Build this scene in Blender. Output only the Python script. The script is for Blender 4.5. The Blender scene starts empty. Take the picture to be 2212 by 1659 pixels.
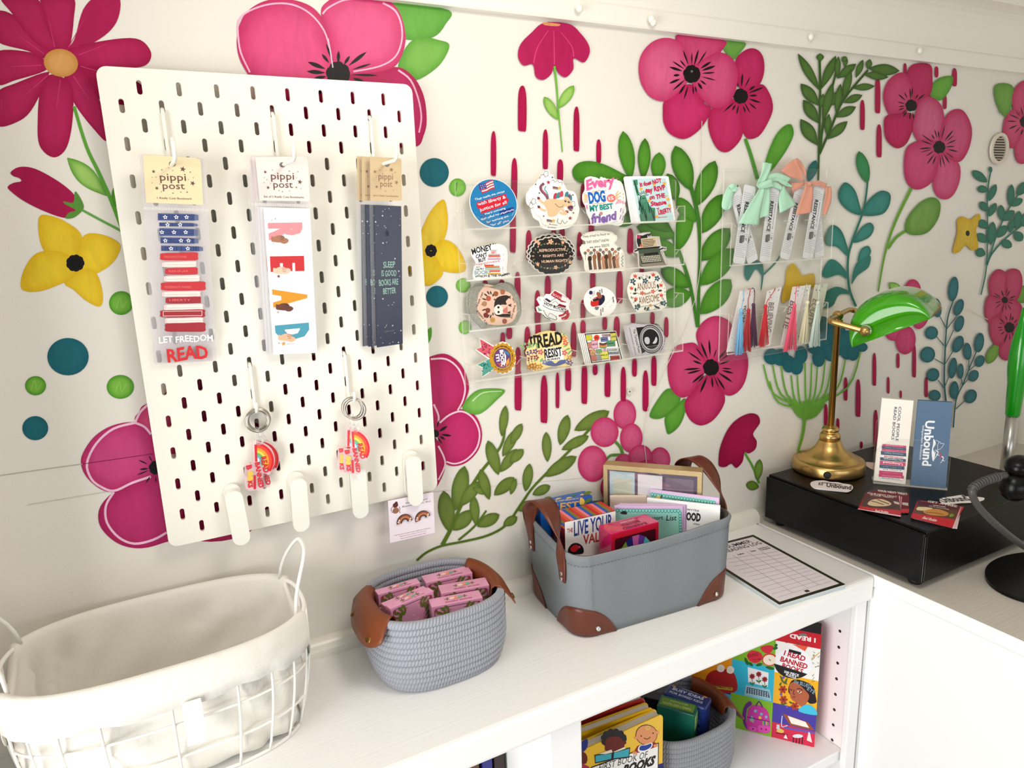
import bpy, math, random
from mathutils import Vector, Matrix
from mathutils.geometry import tessellate_polygon
PI = math.pi
random.seed(7)
S = bpy.context.scene
COL = S.collection

# ------------------------------------------------------------------ camera
IW, IH, FPX = 2212.0, 1659.0, 1527.65
CAM = Vector((0.0044, -0.9489, 0.5925))
RX = Vector((0.8811, -0.4714, -0.0370))      # image right
RY = Vector((-0.1351, -0.1759, -0.9751))     # image down
RZ = Vector((0.4532, 0.8642, -0.2186))       # view direction
cam_d = bpy.data.cameras.new('camera')
cam_d.sensor_width = 36.0
cam_d.lens = FPX / IW * 36.0
cam_d.clip_start = 0.02
cam = bpy.data.objects.new('camera', cam_d)
COL.objects.link(cam)
cam.matrix_world = Matrix(((RX.x, -RY.x, -RZ.x, CAM.x), (RX.y, -RY.y, -RZ.y, CAM.y), (RX.z, -RY.z, -RZ.z, CAM.z), (0, 0, 0, 1)))
S.camera = cam

# ------------------------------------------------------------------ light
S.view_settings.view_transform = 'Standard'
S.view_settings.look = 'None'
S.view_settings.gamma = 1.0
S.view_settings.use_curve_mapping = False
S.view_settings.exposure = 0.06
S.cycles.transparent_max_bounces = 40
W = bpy.data.worlds.new('daylight')
S.world = W
W.use_nodes = True
W.node_tree.nodes['Background'].inputs[0].default_value = (0.86, 0.93, 1.0, 1)
W.node_tree.nodes['Background'].inputs[1].default_value = 0.20

def area_light(name, loc, target, sx, sy, power, color):
    d = bpy.data.lights.new(name, 'AREA')
    d.shape = 'RECTANGLE'
    d.size, d.size_y, d.energy, d.color = sx, sy, power, color
    o = bpy.data.objects.new(name, d)
    COL.objects.link(o)
    o.location = loc
    o.rotation_euler = (Vector(target) - Vector(loc)).to_track_quat('-Z', 'Y').to_euler()
    return o
area_light('doorway_daylight', (-1.15, -0.90, 0.05), (0.9, -0.42, -0.15), 0.9, 1.5, 35.0, (1.0, 0.985, 0.96))
area_light('hatch_daylight', (0.7, -2.25, 0.05), (0.7, 0.0, -0.25), 1.6, 0.8, 10.0, (0.97, 0.99, 1.0))
area_light('ceiling_lamp_light', (0.50, -0.62, 1.03), (0.50, -0.36, 0.0), 0.30, 0.30, 3.9, (1.0, 0.94, 0.83))

# ------------------------------------------------------------------ helpers
def lin(c):
    return tuple(((x / 255.0) / 12.92 if x / 255.0 <= 0.04045 else ((x / 255.0 + 0.055) / 1.055) ** 2.4) for x in c)
MATS = {}
def mat(name, c=(200, 200, 200), rough=0.5, metal=0.0, spec=0.5, bump=0.0, bscale=200.0, stretch=(1, 1, 1), var=0.0, coat=0.0, sheen=0.0):
    if name in MATS: return MATS[name]
    m = bpy.data.materials.new(name); m.use_nodes = True
    nt = m.node_tree; b = nt.nodes['Principled BSDF']
    col = lin(c) + (1,)
    b.inputs['Base Color'].default_value = col
    b.inputs['Roughness'].default_value = rough
    b.inputs['Metallic'].default_value = metal
    b.inputs['Specular IOR Level'].default_value = spec
    b.inputs['Coat Weight'].default_value = coat
    b.inputs['Sheen Weight'].default_value = sheen
    if bump or var:
        tc = nt.nodes.new('ShaderNodeTexCoord'); mp = nt.nodes.new('ShaderNodeMapping')
        mp.inputs['Scale'].default_value = stretch
        nz = nt.nodes.new('ShaderNodeTexNoise'); nz.inputs['Scale'].default_value = bscale; nz.inputs['Detail'].default_value = 4
        nt.links.new(tc.outputs['Object'], mp.inputs[0]); nt.links.new(mp.outputs[0], nz.inputs['Vector'])
        if bump:
            bp = nt.nodes.new('ShaderNodeBump'); bp.inputs['Strength'].default_value = bump; bp.inputs['Distance'].default_value = 0.002
            nt.links.new(nz.outputs['Fac'], bp.inputs['Height']); nt.links.new(bp.outputs[0], b.inputs['Normal'])
        if var:
            mx = nt.nodes.new('ShaderNodeMixRGB'); mx.blend_type = 'MULTIPLY'; mx.inputs[0].default_value = var
            mx.inputs[1].default_value = col
            nt.links.new(nz.outputs['Fac'], mx.inputs[2]); nt.links.new(mx.outputs[0], b.inputs['Base Color'])
    MATS[name] = m
    return m
def ink(c, rough=0.55):
    return mat('ink_%d_%d_%d' % tuple(c), c, rough, spec=0.3)
def clear(name, tint=(1, 1, 1), haze=0.0, hazec=(1, 1, 1), gloss=0.05, frs=1.45, rough=0.04):
    if name in MATS: return MATS[name]
    m = bpy.data.materials.new(name); m.use_nodes = True
    nt = m.node_tree
    for n in list(nt.nodes): nt.nodes.remove(n)
    out = nt.nodes.new('ShaderNodeOutputMaterial')
    tr = nt.nodes.new('ShaderNodeBsdfTransparent'); tr.inputs[0].default_value = tuple(tint) + (1,)
    gl = nt.nodes.new('ShaderNodeBsdfGlossy'); gl.inputs['Roughness'].default_value = rough
    df = nt.nodes.new('ShaderNodeBsdfDiffuse'); df.inputs[0].default_value = tuple(hazec) + (1,)
    fr = nt.nodes.new('ShaderNodeFresnel'); fr.inputs[0].default_value = frs
    mu = nt.nodes.new('ShaderNodeMath'); mu.operation = 'ADD'; mu.inputs[1].default_value = gloss - 0.04; mu.use_clamp = True
    m1 = nt.nodes.new('ShaderNodeMixShader'); m2 = nt.nodes.new('ShaderNodeMixShader')
    m1.inputs[0].default_value = haze
    nt.links.new(tr.outputs[0], m1.inputs[1]); nt.links.new(df.outputs[0], m1.inputs[2])
    ge = nt.nodes.new('ShaderNodeNewGeometry'); iv = nt.nodes.new('ShaderNodeMath'); iv.operation = 'SUBTRACT'; iv.inputs[0].default_value = 1.0
    mm = nt.nodes.new('ShaderNodeMath'); mm.operation = 'MULTIPLY'; hf = nt.nodes.new('ShaderNodeMath'); hf.operation = 'MULTIPLY'; hf.inputs[1].default_value = 0.6      # reflect on the outside of a sheet only
    nt.links.new(ge.outputs['Backfacing'], iv.inputs[1]); nt.links.new(fr.outputs[0], mu.inputs[0])
    nt.links.new(mu.outputs[0], hf.inputs[0]); nt.links.new(hf.outputs[0], mm.inputs[0]); nt.links.new(iv.outputs[0], mm.inputs[1]); nt.links.new(mm.outputs[0], m2.inputs[0])
    nt.links.new(m1.outputs[0], m2.inputs[1]); nt.links.new(gl.outputs[0], m2.inputs[2])
    nt.links.new(m2.outputs[0], out.inputs[0])
    MATS[name] = m
    return m

def V(*a): return Vector(a)
class MB:
    """collects shapes into one mesh; T is the transform for what is added next"""
    def __init__(s): s.v = []; s.f = []; s.m = []; s.s = []; s.mats = []; s.c = {}; s.uv = {}; s.T = Matrix.Identity(4); s.k = 0
    def mi(s, m):
        if m not in s.mats: s.mats.append(m)
        return s.mats.index(m)
    def add(s, vs, fs, m, smooth=False, cols=None, uvs=None):
        n = len(s.v); k = s.mi(m)
        for i, p in enumerate(vs):
            s.v.append(s.T @ Vector(p))
            if cols: s.c[n + i] = cols[i]
            if uvs: s.uv[n + i] = uvs[i]
        for f in fs:
            s.f.append([n + i for i in f]); s.m.append(k); s.s.append(smooth)
    def box(s, lo, hi, m):
        x0, y0, z0 = lo; x1, y1, z1 = hi
        s.add([(x0, y0, z0), (x1, y0, z0), (x1, y1, z0), (x0, y1, z0), (x0, y0, z1), (x1, y0, z1), (x1, y1, z1), (x0, y1, z1)],
              [(0, 3, 2, 1), (4, 5, 6, 7), (0, 1, 5, 4), (1, 2, 6, 5), (2, 3, 7, 6), (3, 0, 4, 7)], m)
    def flat(s, outs, z, m, flip=False, cols=None):
        """flat filled outline(s) in the local xy plane at height z; later outlines are holes"""
        if not isinstance(outs[0][0], (list, tuple, Vector)): outs = [outs]
        s.k += 1; z += s.k * 8e-7          # keeps overprinted shapes from sharing one plane
        ps = [[Vector((q[0], q[1], 0)) for q in o] for o in outs]
        tri = tessellate_polygon(ps)
        al = [(q.x, q.y, z) for o in ps for q in o]
        fs = []
        for t in tri:
            a, b, c = [al[i] for i in t]
            cr = (b[0] - a[0]) * (c[1] - a[1]) - (b[1] - a[1]) * (c[0] - a[0])
            up = cr > 0
            if flip: up = not up
            fs.append(tuple(t) if up else tuple(reversed(t)))
        s.add(al, fs, m, cols=cols)
    def prism(s, out, z0, z1, m, side=None, smooth=False):
        side = side or m
        s.flat(out, z1, m); s.flat(out, z0, m, flip=True)
        outs = out if isinstance(out[0][0], (list, tuple, Vector)) else [out]
        for o in outs:
            n = len(o)
            ar = sum(o[i][0] * o[(i + 1) % n][1] - o[(i + 1) % n][0] * o[i][1] for i in range(n))
            vs = [(q[0], q[1], z0) for q in o] + [(q[0], q[1], z1) for q in o]
            fs = [(i, (i + 1) % n, n + (i + 1) % n, n + i) for i in range(n)]
            if (ar < 0) != (o is not outs[0]): fs = [tuple(reversed(f)) for f in fs]
            s.add(vs, fs, side, smooth)
    def tube(s, pts, r, m, n=8, closed=False, flatk=1.0, cap=True):
        pts = [Vector(p) for p in pts]; N = len(pts)
        rs = r if isinstance(r, (list, tuple)) else [r] * N
        tan = []
        for i in range(N):
            a = pts[(i - 1) % N] if (closed or i > 0) else pts[0]
            b = pts[(i + 1) % N] if (closed or i < N - 1) else pts[-1]
            t = b - a
            tan.append(t.normalized() if t.length > 1e-9 else Vector((0, 0, 1)))
        up = Vector((0, 0, 1)) if abs(tan[0].z) < 0.9 else Vector((1, 0, 0))
        nrm = (up - tan[0] * up.dot(tan[0])).normalized()
        vs = []; uv = []; L = 0.0
        for i in range(N):
            nrm = (nrm - tan[i] * nrm.dot(tan[i])).normalized()
            bn = tan[i].cross(nrm)
            if i: L += (pts[i] - pts[i - 1]).length
            for k in range(n):
                a = 2 * PI * k / n
                vs.append(pts[i] + (nrm * math.cos(a) + bn * math.sin(a) * flatk) * rs[i]); uv.append((L, k / n))
        fs = []
        for i in range(N if closed else N - 1):
            j = (i + 1) % N
            for k in range(n):
                l = (k + 1) % n
                fs.append((i * n + k, i * n + l, j * n + l, j * n + k))
        if not closed and cap:
            fs.append(tuple(reversed(range(n)))); fs.append(tuple((N - 1) * n + k for k in range(n)))
        s.add(vs, fs, m, True, uvs=uv)
    def lathe(s, prof, m, n=32, sm=True):
        vs = []; fs = []; N = len(prof)
        for (r, z) in prof:
            for k in range(n):
                a = 2 * PI * k / n
                vs.append((r * math.cos(a), r * math.sin(a), z))
        for i in range(N - 1):
            for k in range(n):
                l = (k + 1) % n
                fs.append((i * n + k, i * n + l, (i + 1) * n + l, (i + 1) * n + k))
        fs.append(tuple(reversed(range(n)))); fs.append(tuple((N - 1) * n + k for k in range(n)))
        s.add(vs, fs, m, sm)
    def ball(s, c, r, m, n=12):
        T = s.T
        s.T = T @ Matrix.Translation(c)
        rr = r if isinstance(r, (list, tuple)) else (r, r, r)
        vs = []; fs = []
        for i in range(n + 1):
            for k in range(2 * n):
                a = PI * i / n; b = PI * k / n
                vs.append((rr[0] * math.sin(a) * math.cos(b), rr[1] * math.sin(a) * math.sin(b), rr[2] * math.cos(a)))
        for i in range(n):
            for k in range(2 * n):
                l = (k + 1) % (2 * n)
                fs.append((i * 2 * n + k, (i + 1) * 2 * n + k, (i + 1) * 2 * n + l, i * 2 * n + l))
        s.add(vs, fs, m, True); s.T = T
    def build(s, name, parent=None, bevel=0.0, seg=2, sub=0, solid=0.0, clean=False):
        me = bpy.data.meshes.new(name)
        me.from_pydata(s.v, [], s.f)
        for m in s.mats: me.materials.append(m)
        me.polygons.foreach_set('material_index', s.m)
        me.polygons.foreach_set('use_smooth', s.s)
        if s.c:
            at = me.color_attributes.new('paint', 'FLOAT_COLOR', 'POINT')
            for i in range(len(s.v)):
                at.data[i].color = tuple(s.c.get(i, (1, 1, 1))) + (1,)
        if s.uv:
            at = me.attributes.new('coil', 'FLOAT2', 'POINT')
            for i, u in s.uv.items(): at.data[i].vector = u
        me.update()
        o = bpy.data.objects.new(name, me)
        COL.objects.link(o)
        if parent: o.parent = parent
        if sub:
            q = o.modifiers.new('sub', 'SUBSURF'); q.levels = sub; q.render_levels = sub
        if solid:
            q = o.modifiers.new('solid', 'SOLIDIFY'); q.thickness = solid; q.offset = 0
        if bevel:
            q = o.modifiers.new('bevel', 'BEVEL'); q.width = bevel; q.segments = seg; q.limit_method = 'ANGLE'; q.angle_limit = 0.7
        return o

def tag(o, label=None, cat=None, group=None, kind=None):
    if label: o['label'] = label
    if cat: o['category'] = cat
    if group: o['group'] = group
    if kind: o['kind'] = kind
    return o
def thing(name, label, cat, M=None, group=None):
    o = bpy.data.objects.new(name, None); COL.objects.link(o)
    o.empty_display_size = 0.03
    if M is not None: o.matrix_world = M
    return tag(o, label, cat, group)
def kids(o): return [c for c in bpy.data.objects if c.parent == o]
def dup(o, M=None, label=None, group=None, parent=None):
    c = o.copy(); COL.objects.link(c); c.parent = parent
    if M is not None: c.matrix_world = M
    if label: c['label'] = label
    if group: c['group'] = group
    for k in kids(o): dup(k, parent=c)
    return c

# frames: x right, y up, z out of the face
def frame(o, x, y):
    x = Vector(x).normalized(); y = Vector(y); y = (y - x * y.dot(x)).normalized(); z = x.cross(y)
    return Matrix(((x.x, y.x, z.x, o[0]), (x.y, y.y, z.y, o[1]), (x.z, y.z, z.z, o[2]), (0, 0, 0, 1)))
def wallframe(x, y, z, lean=0.0, roll=0.0):
    """upright face looking away from the back wall; lean tips its top towards the wall"""
    return frame((x, y, z), (1, 0, 0), (0, math.sin(lean), math.cos(lean))) @ Matrix.Rotation(roll, 4, 'Z')
def flatframe(x, y, z, a=0.0):
    return Matrix.Translation((x, y, z)) @ Matrix.Rotation(a, 4, 'Z')
def view_ray(px, py):
    return RX * ((px - IW / 2) / FPX) + RY * ((py - IH / 2) / FPX) + RZ
class Face:
    """reads places on a plane of the scene off the photograph: (ox, oy, k) is the crop the numbers were read in"""
    def __init__(s, M, ox=0.0, oy=0.0, k=1.0):
        s.M = M; s.I = M.inverted(); s.o = M.translation; s.n = M.col[2].to_3d(); s.z(ox, oy, k)
    def z(s, ox, oy, k): s.ox, s.oy, s.k = ox, oy, k; return s
    def p(s, x, y):
        d = view_ray(s.ox + x / s.k, s.oy + y / s.k)
        q = CAM + d * ((s.o - CAM).dot(s.n) / d.dot(s.n))
        q = s.I @ q
        return (q.x, q.y)
    def ps(s, *pts): return [s.p(*q) for q in pts]
def at(px, py, ax, val):
    d = view_ray(px, py)
    return CAM + d * ((val - CAM[ax]) / d[ax])

# outlines
def smooth(pts, k=5, closed=True):
    n = len(pts); out = []
    for i in range(n if closed else n - 1):
        g = lambda j: pts[j % n] if closed else pts[max(0, min(n - 1, j))]
        p0, p1, p2, p3 = g(i - 1), g(i), g(i + 1), g(i + 2)
        for t in range(k):
            u = t / k
            out.append(tuple(0.5 * (2 * b + (c - a) * u + (2 * a - 5 * b + 4 * c - d) * u * u + (3 * b - a - 3 * c + d) * u ** 3) for a, b, c, d in zip(p0, p1, p2, p3)))
    if not closed: out.append(tuple(pts[-1]))
    return out
def ell(cx, cy, rx, ry, rot=0.0, n=28):
    c, s_ = math.cos(rot), math.sin(rot)
    return [(cx + rx * math.cos(t) * c - ry * math.sin(t) * s_, cy + rx * math.cos(t) * s_ + ry * math.sin(t) * c) for t in [2 * PI * i / n for i in range(n)]]
def rrect(x0, y0, x1, y1, r, n=5):
    o = []
    for (cx, cy, a0) in ((x1 - r, y0 + r, -PI / 2), (x1 - r, y1 - r, 0), (x0 + r, y1 - r, PI / 2), (x0 + r, y0 + r, PI)):
        for i in range(n + 1):
            a = a0 + PI / 2 * i / n
            o.append((cx + r * math.cos(a), cy + r * math.sin(a)))
    return o
def scallop(out, amp, n, k=8):
    """wavy cut edge round a closed outline"""
    cx = sum(p[0] for p in out) / len(out); cy = sum(p[1] for p in out) / len(out)
    o = []; N = len(out)
    for i in range(N):
        a = abs(math.sin(PI * n * i / N)) - 0.5
        dx, dy = out[i][0] - cx, out[i][1] - cy; L = math.hypot(dx, dy)
        o.append((out[i][0] + dx / L * amp * a, out[i][1] + dy / L * amp * a))
    return o
def grow(out, d):
    n = len(out); o = []
    ar = sum(out[i][0] * out[(i + 1) % n][1] - out[(i + 1) % n][0] * out[i][1] for i in range(n))
    sg = 1 if ar > 0 else -1
    for i in range(n):
        a, b = out[i - 1], out[(i + 1) % n]
        dx, dy = b[0] - a[0], b[1] - a[1]; L = math.hypot(dx, dy) or 1
        o.append((out[i][0] + dy / L * d * sg, out[i][1] - dx / L * d * sg))
    return o
def star(cx, cy, r, n=5, q=0.42, rot=PI / 2):
    return [(cx + (r if i % 2 == 0 else r * q) * math.cos(rot + PI * i / n), cy + (r if i % 2 == 0 else r * q) * math.sin(rot + PI * i / n)) for i in range(2 * n)]
def leafout(a, b, w, bend=0.0, n=10, pw=0.62):
    ax, ay = a; bx, by = b; dx, dy = bx - ax, by - ay; L = math.hypot(dx, dy); ux, uy = dx / L, dy / L; vx, vy = -uy, ux
    l = []; r = []
    for i in range(n + 1):
        t = i / n; h = w / 2 * (math.sin(PI * t ** 1.12) ** pw if 0 < t < 1 else 0); o = bend * math.sin(PI * t)
        l.append((ax + dx * t + vx * (h + o), ay + dy * t + vy * (h + o))); r.append((ax + dx * t + vx * (o - h), ay + dy * t + vy * (o - h)))
    return l + r[-2:0:-1]
def ribbon(pts, w0, w1=None, k=4):
    w1 = w0 if w1 is None else w1
    if len(pts) > 2: pts = smooth(pts, k, False)
    n = len(pts); l = []; r = []
    for i in range(n):
        a, b = pts[max(0, i - 1)], pts[min(n - 1, i + 1)]
        dx, dy = b[0] - a[0], b[1] - a[1]; L = math.hypot(dx, dy) or 1; w = (w0 + (w1 - w0) * i / (n - 1)) / 2
        l.append((pts[i][0] - dy / L * w, pts[i][1] + dx / L * w)); r.append((pts[i][0] + dy / L * w, pts[i][1] - dx / L * w))
    return l + r[::-1]

# lettering
GLY = {}
def glyphs(s_, bold=0.0, shear=0.0, space=1.0):
    key = (s_, bold, shear, space)
    if key in GLY: return GLY[key]
    cu = bpy.data.curves.new('lettering', 'FONT'); cu.body = s_; cu.size = 1.0; cu.resolution_u = 2
    cu.offset = bold; cu.shear = shear; cu.space_character = space
    ob = bpy.data.objects.new('lettering', cu)
    me = bpy.data.meshes.new_from_object(ob)
    vs = [(v.co.x, v.co.y) for v in me.vertices]; fs = [tuple(p.vertices) for p in me.polygons]
    bpy.data.objects.remove(ob); bpy.data.meshes.remove(me); bpy.data.curves.remove(cu)
    x0 = min((v[0] for v in vs), default=0); x1 = max((v[0] for v in vs), default=1)
    GLY[key] = (vs, fs, x0, x1)
    return GLY[key]
def text(mb, s_, a, b, h, m, z, bold=0.012, shear=0.0, arc=0.0, wob=0.0):
    """lettering whose baseline runs from a to b (local xy), capitals h high, filling the length"""
    vs, fs, x0, x1 = glyphs(s_, bold, shear)
    if not vs: return
    dx, dy = b[0] - a[0], b[1] - a[1]; L = math.hypot(dx, dy); ux, uy = dx / L, dy / L
    sy = h / 0.82; o = []
    for (x, y) in vs:
        t = (x - x0) / (x1 - x0)
        yy = y * sy + arc * 4 * t * (1 - t) + wob * math.sin(t * 3.1 * len(s_) * 0.55 + len(s_))
        o.append((a[0] + ux * t * L - uy * yy, a[1] + uy * t * L + ux * yy, z))
    good = []
    for f in fs:
        p, q, r = o[f[0]], o[f[1]], o[f[2]]
        good.append(f if (q[0] - p[0]) * (r[1] - p[1]) - (q[1] - p[1]) * (r[0] - p[0]) > 0 else tuple(reversed(f)))
    mb.add(o, good, m)
def lines(mb, F, z, m, rows, **kw):
    """rows of (string, x0, y0, x1, y1, cap height) read in the crop F is set to"""
    for (s_, xa, ya, xb, yb, h) in rows:
        a, b = F.p(xa, ya), F.p(xb, yb)
        mx, my = (xa + xb) / 2, (ya + yb) / 2
        L = math.hypot(xb - xa, yb - ya); nx, ny = (yb - ya) / L, -(xb - xa) / L
        t0, t1 = F.p(mx, my), F.p(mx + nx * h, my + ny * h)
        text(mb, s_, a, b, math.hypot(t1[0] - t0[0], t1[1] - t0[1]), m, z, **kw)
# ------------------------------------------------------------------ materials of the room
WALLW = mat('white_wall_paint', (231, 226, 216), 0.45, spec=0.4, bump=0.12, bscale=520)
TRIMW = mat('cream_gloss_paint', (240, 236, 226), 0.3, bump=0.05, bscale=60)
COUNTW = mat('white_board_paint', (247, 247, 247), 0.32, bump=0.0)
def wood_paint(name, c, rough, strength):
    m = mat(name, c, rough); nt = m.node_tree; b = nt.nodes['Principled BSDF']
    tc = nt.nodes.new('ShaderNodeTexCoord'); mp = nt.nodes.new('ShaderNodeMapping'); mp.inputs['Scale'].default_value = (4, 260, 260)
    nz = nt.nodes.new('ShaderNodeTexNoise'); nz.inputs['Scale'].default_value = 1.0; nz.inputs['Detail'].default_value = 3
    bp = nt.nodes.new('ShaderNodeBump'); bp.inputs['Strength'].default_value = strength; bp.inputs['Distance'].default_value = 0.0015
    nt.links.new(tc.outputs['Object'], mp.inputs[0]); nt.links.new(mp.outputs[0], nz.inputs['Vector'])
    nt.links.new(nz.outputs['Fac'], bp.inputs['Height']); nt.links.new(bp.outputs[0], b.inputs['Normal'])
    return m
GRAINW = wood_paint('white_painted_wood_grain', (247, 246, 244), 0.34, 0.20)
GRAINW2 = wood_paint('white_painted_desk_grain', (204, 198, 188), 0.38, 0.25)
FLOORM = mat('grey_floor_boards', (150, 142, 132), 0.6, var=0.3, bscale=6)
def paint_material():
    m = bpy.data.materials.new('brushed_mural_paint'); m.use_nodes = True
    nt = m.node_tree; b = nt.nodes['Principled BSDF']; b.inputs['Roughness'].default_value = 0.42; b.inputs['Specular IOR Level'].default_value = 0.18
    at_ = nt.nodes.new('ShaderNodeAttribute'); at_.attribute_name = 'paint'
    tc = nt.nodes.new('ShaderNodeTexCoord'); mp = nt.nodes.new('ShaderNodeMapping'); mp.inputs['Scale'].default_value = (70, 70, 22)
    nz = nt.nodes.new('ShaderNodeTexNoise'); nz.inputs['Scale'].default_value = 1.0; nz.inputs['Detail'].default_value = 5; nz.inputs['Distortion'].default_value = 1.2
    rp = nt.nodes.new('ShaderNodeMapRange'); rp.inputs[1].default_value = 0.25; rp.inputs[2].default_value = 0.75; rp.inputs[3].default_value = 0.91; rp.inputs[4].default_value = 1.10
    mx = nt.nodes.new('ShaderNodeVectorMath'); mx.operation = 'SCALE'
    bp = nt.nodes.new('ShaderNodeBump'); bp.inputs['Strength'].default_value = 0.18; bp.inputs['Distance'].default_value = 0.001
    nt.links.new(tc.outputs['Object'], mp.inputs[0]); nt.links.new(mp.outputs[0], nz.inputs['Vector']); nt.links.new(nz.outputs['Fac'], rp.inputs[0])
    nt.links.new(at_.outputs['Color'], mx.inputs[0]); nt.links.new(rp.outputs[0], mx.inputs['Scale'])
    nt.links.new(mx.outputs[0], b.inputs['Base Color']); nt.links.new(nz.outputs['Fac'], bp.inputs['Height']); nt.links.new(bp.outputs[0], b.inputs['Normal'])
    return m
PAINT = paint_material()

# ------------------------------------------------------------------ back wall with its painted flowers
wall = MB()
wall.box((-0.30, 0.0, -0.85), (2.05, 0.06, 1.06), WALLW)
mur = Face(wallframe(0, 0, 0))
wall.T = mur.M
LAY = [0.0003]
def dab(pts, ce, ci=None, sm=True, q=0.5):
    """one brushed shape of the mural; edge colour ce, heart colour ci"""
    LAY[0] += 0.000006
    ci = ci or ce; ce, ci = [tuple(v * .86 for v in lin(q_)) for q_ in (ce, ci)]
    if sm: pts = smooth(pts, 5)
    P_ = [mur.p(*t) for t in pts]; n = len(P_)
    cx = sum(t[0] for t in P_) / n; cy = sum(t[1] for t in P_) / n
    mix = lambda t: tuple(a + (b - a) * t for a, b in zip(ce, ci))
    vs, cs = [], []
    for sc, t in ((1, 0), (0.9, 0.25), (0.62, 0.85), (0.3, 1)):
        for (x, y) in P_: vs.append((cx + (x - cx) * sc, cy + (y - cy) * sc, LAY[0])); cs.append(mix(t))
    vs.append((cx, cy, LAY[0])); cs.append(ci)
    ar = sum(P_[i][0] * P_[(i + 1) % n][1] - P_[(i + 1) % n][0] * P_[i][1] for i in range(n))
    if any(((P_[i][0] - cx) * (P_[(i + 1) % n][1] - cy) - (P_[(i + 1) % n][0] - cx) * (P_[i][1] - cy)) * ar < 0 for i in range(n)):
        wall.flat(P_, LAY[0], PAINT, cols=[mix(.5)] * n); return       # a hollow outline: fill it plainly
    fs = []
    for r in range(3):
        for i in range(n):
            j = (i + 1) % n; fs.append((r * n + i, r * n + j, (r + 1) * n + j, (r + 1) * n + i))
    for i in range(n): fs.append((3 * n + i, 3 * n + (i + 1) % n, 4 * n))
    if ar < 0: fs = [tuple(reversed(f)) for f in fs]
    wall.add(vs, fs, PAINT, cols=cs)
def line(pts, w0, w1, c):
    """a stroke, filled exactly along its outline"""
    LAY[0] += 0.000006
    o = [mur.p(*t) for t in ribbon(pts, w0, w1)]
    n = len(o); h = n // 2; vs = [(t[0], t[1], LAY[0]) for t in o]; fs = []
    for i in range(h - 1): fs.append((i, i + 1, n - 2 - i, n - 1 - i))
    a = vs[fs[0][0]]; b = vs[fs[0][1]]; d = vs[fs[0][2]]
    if (b[0] - a[0]) * (d[1] - a[1]) - (b[1] - a[1]) * (d[0] - a[0]) < 0: fs = [tuple(reversed(f)) for f in fs]
    wall.add(vs, fs, PAINT, cols=[lin(c)] * n)
def leaf(a, b, w, c, ci=None, bend=0.0): dab(leafout(a, b, w, bend, pw=.9 if c in (DKG, GRN) else .62), c, ci, sm=False)
def oval(cx, cy, rx, ry, c, ci=None, rot=0.0): dab(ell(cx, cy, rx, ry, rot), c, ci, sm=False)
BLK = (22, 14, 18)
def heart(cx, cy, r, n, r0, r1, sx=1.0, sy=1.0, w=5.0):
    for i in range(9):
        a = i * 2.4; oval(cx + r * .55 * math.cos(a), cy + r * .55 * math.sin(a), r * .5, r * .55, BLK)
    oval(cx, cy, r * .75, r * .8, BLK)
    for i in range(n):
        a = 2 * PI * (i + random.uniform(-.3, .3)) / n
        q0 = r0 * random.uniform(.85, 1.3); q1 = r1 * random.uniform(.7, 1.12)
        p0 = (cx + q0 * math.cos(a) * sx, cy + q0 * math.sin(a) * sy); p1 = (cx + q1 * math.cos(a) * sx, cy + q1 * math.sin(a) * sy)
        m_ = ((p0[0] + p1[0]) / 2, (p0[1] + p1[1]) / 2)
        dab(leafout(p0, p1, w * random.uniform(.5, 1.1), pw=.9), BLK, sm=False)
MAG, MAGI, MAGD = (166, 14, 72), (186, 34, 92), (150, 10, 64)
PNK, PNKI = (200, 36, 98), (224, 84, 138)
RSE, RSEI = (196, 40, 98), (214, 84, 128)
GRN, GRNI = (88, 158, 44), (122, 186, 70)
LGT, LGTI = (104, 170, 44), (164, 206, 106)
DKG, DKGI = (52, 86, 28), (84, 122, 52)
OLV, OLVI = (84, 110, 32), (118, 140, 62)
TEA, TEAI = (22, 98, 112), (28, 106, 118)
SEA, SEAI = (38, 112, 98), (62, 142, 132)
YEL, YELI = (230, 186, 22), (240, 206, 48)
WHT = (236, 190, 214)
# --- crop 0,0
mur.z(0, 0, 3)
dab([(430, 430), (520, 400), (720, 440), (930, 560), (940, 640), (800, 680), (640, 640), (500, 540)], MAGD, MAG)
for p in ([(420, 480), (520, 450), (640, 640), (690, 800), (690, 915), (610, 840), (500, 700), (440, 580)],
          [(310, 490), (400, 500), (470, 560), (470, 780), (430, 960), (345, 1020), (255, 940), (245, 760), (260, 600)],
          [(-10, 590), (100, 540), (290, 470), (310, 500), (200, 720), (90, 800), (-20, 815), (-60, 700)],
          [(-10, 330), (200, 340), (300, 400), (290, 460), (100, 520), (-10, 550), (-60, 440)],
          [(-10, 70), (120, 120), (320, 300), (300, 380), (180, 330), (-10, 275), (-60, 170)],
          [(10, -20), (230, -20), (320, 180), (400, 330), (330, 340), (200, 250), (80, 90)],
          [(275, -20), (470, -20), (478, 120), (450, 300), (380, 330), (320, 220), (275, 60)],
          [(480, 260), (540, 60), (640, -30), (770, -20), (765, 120), (680, 230), (500, 330), (420, 330)],
          [(430, 330), (640, 270), (880, 250), (975, 330), (960, 410), (870, 440), (640, 440), (500, 420)]):
    dab(p, MAG, MAGI)
for a in range(9):
    t = a * .7 + .2; line([(395 + 130 * math.cos(t), 408 + 110 * math.sin(t)), (395 + 330 * math.cos(t + .06), 408 + 300 * math.sin(t + .06))], 6, 2, (196, 60, 112))
oval(395, 408, 112, 90, (208, 142, 66), (226, 168, 98), .2)
line([(480, 690), (560, 950), (640, 1120), (720, 1300), (790, 1480)], 20, 26, (92, 160, 52))
leaf((692, 1272), (435, 1022), 118, GRN, LGTI); leaf((745, 1350), (760, 1180), 60, GRN)
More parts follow.
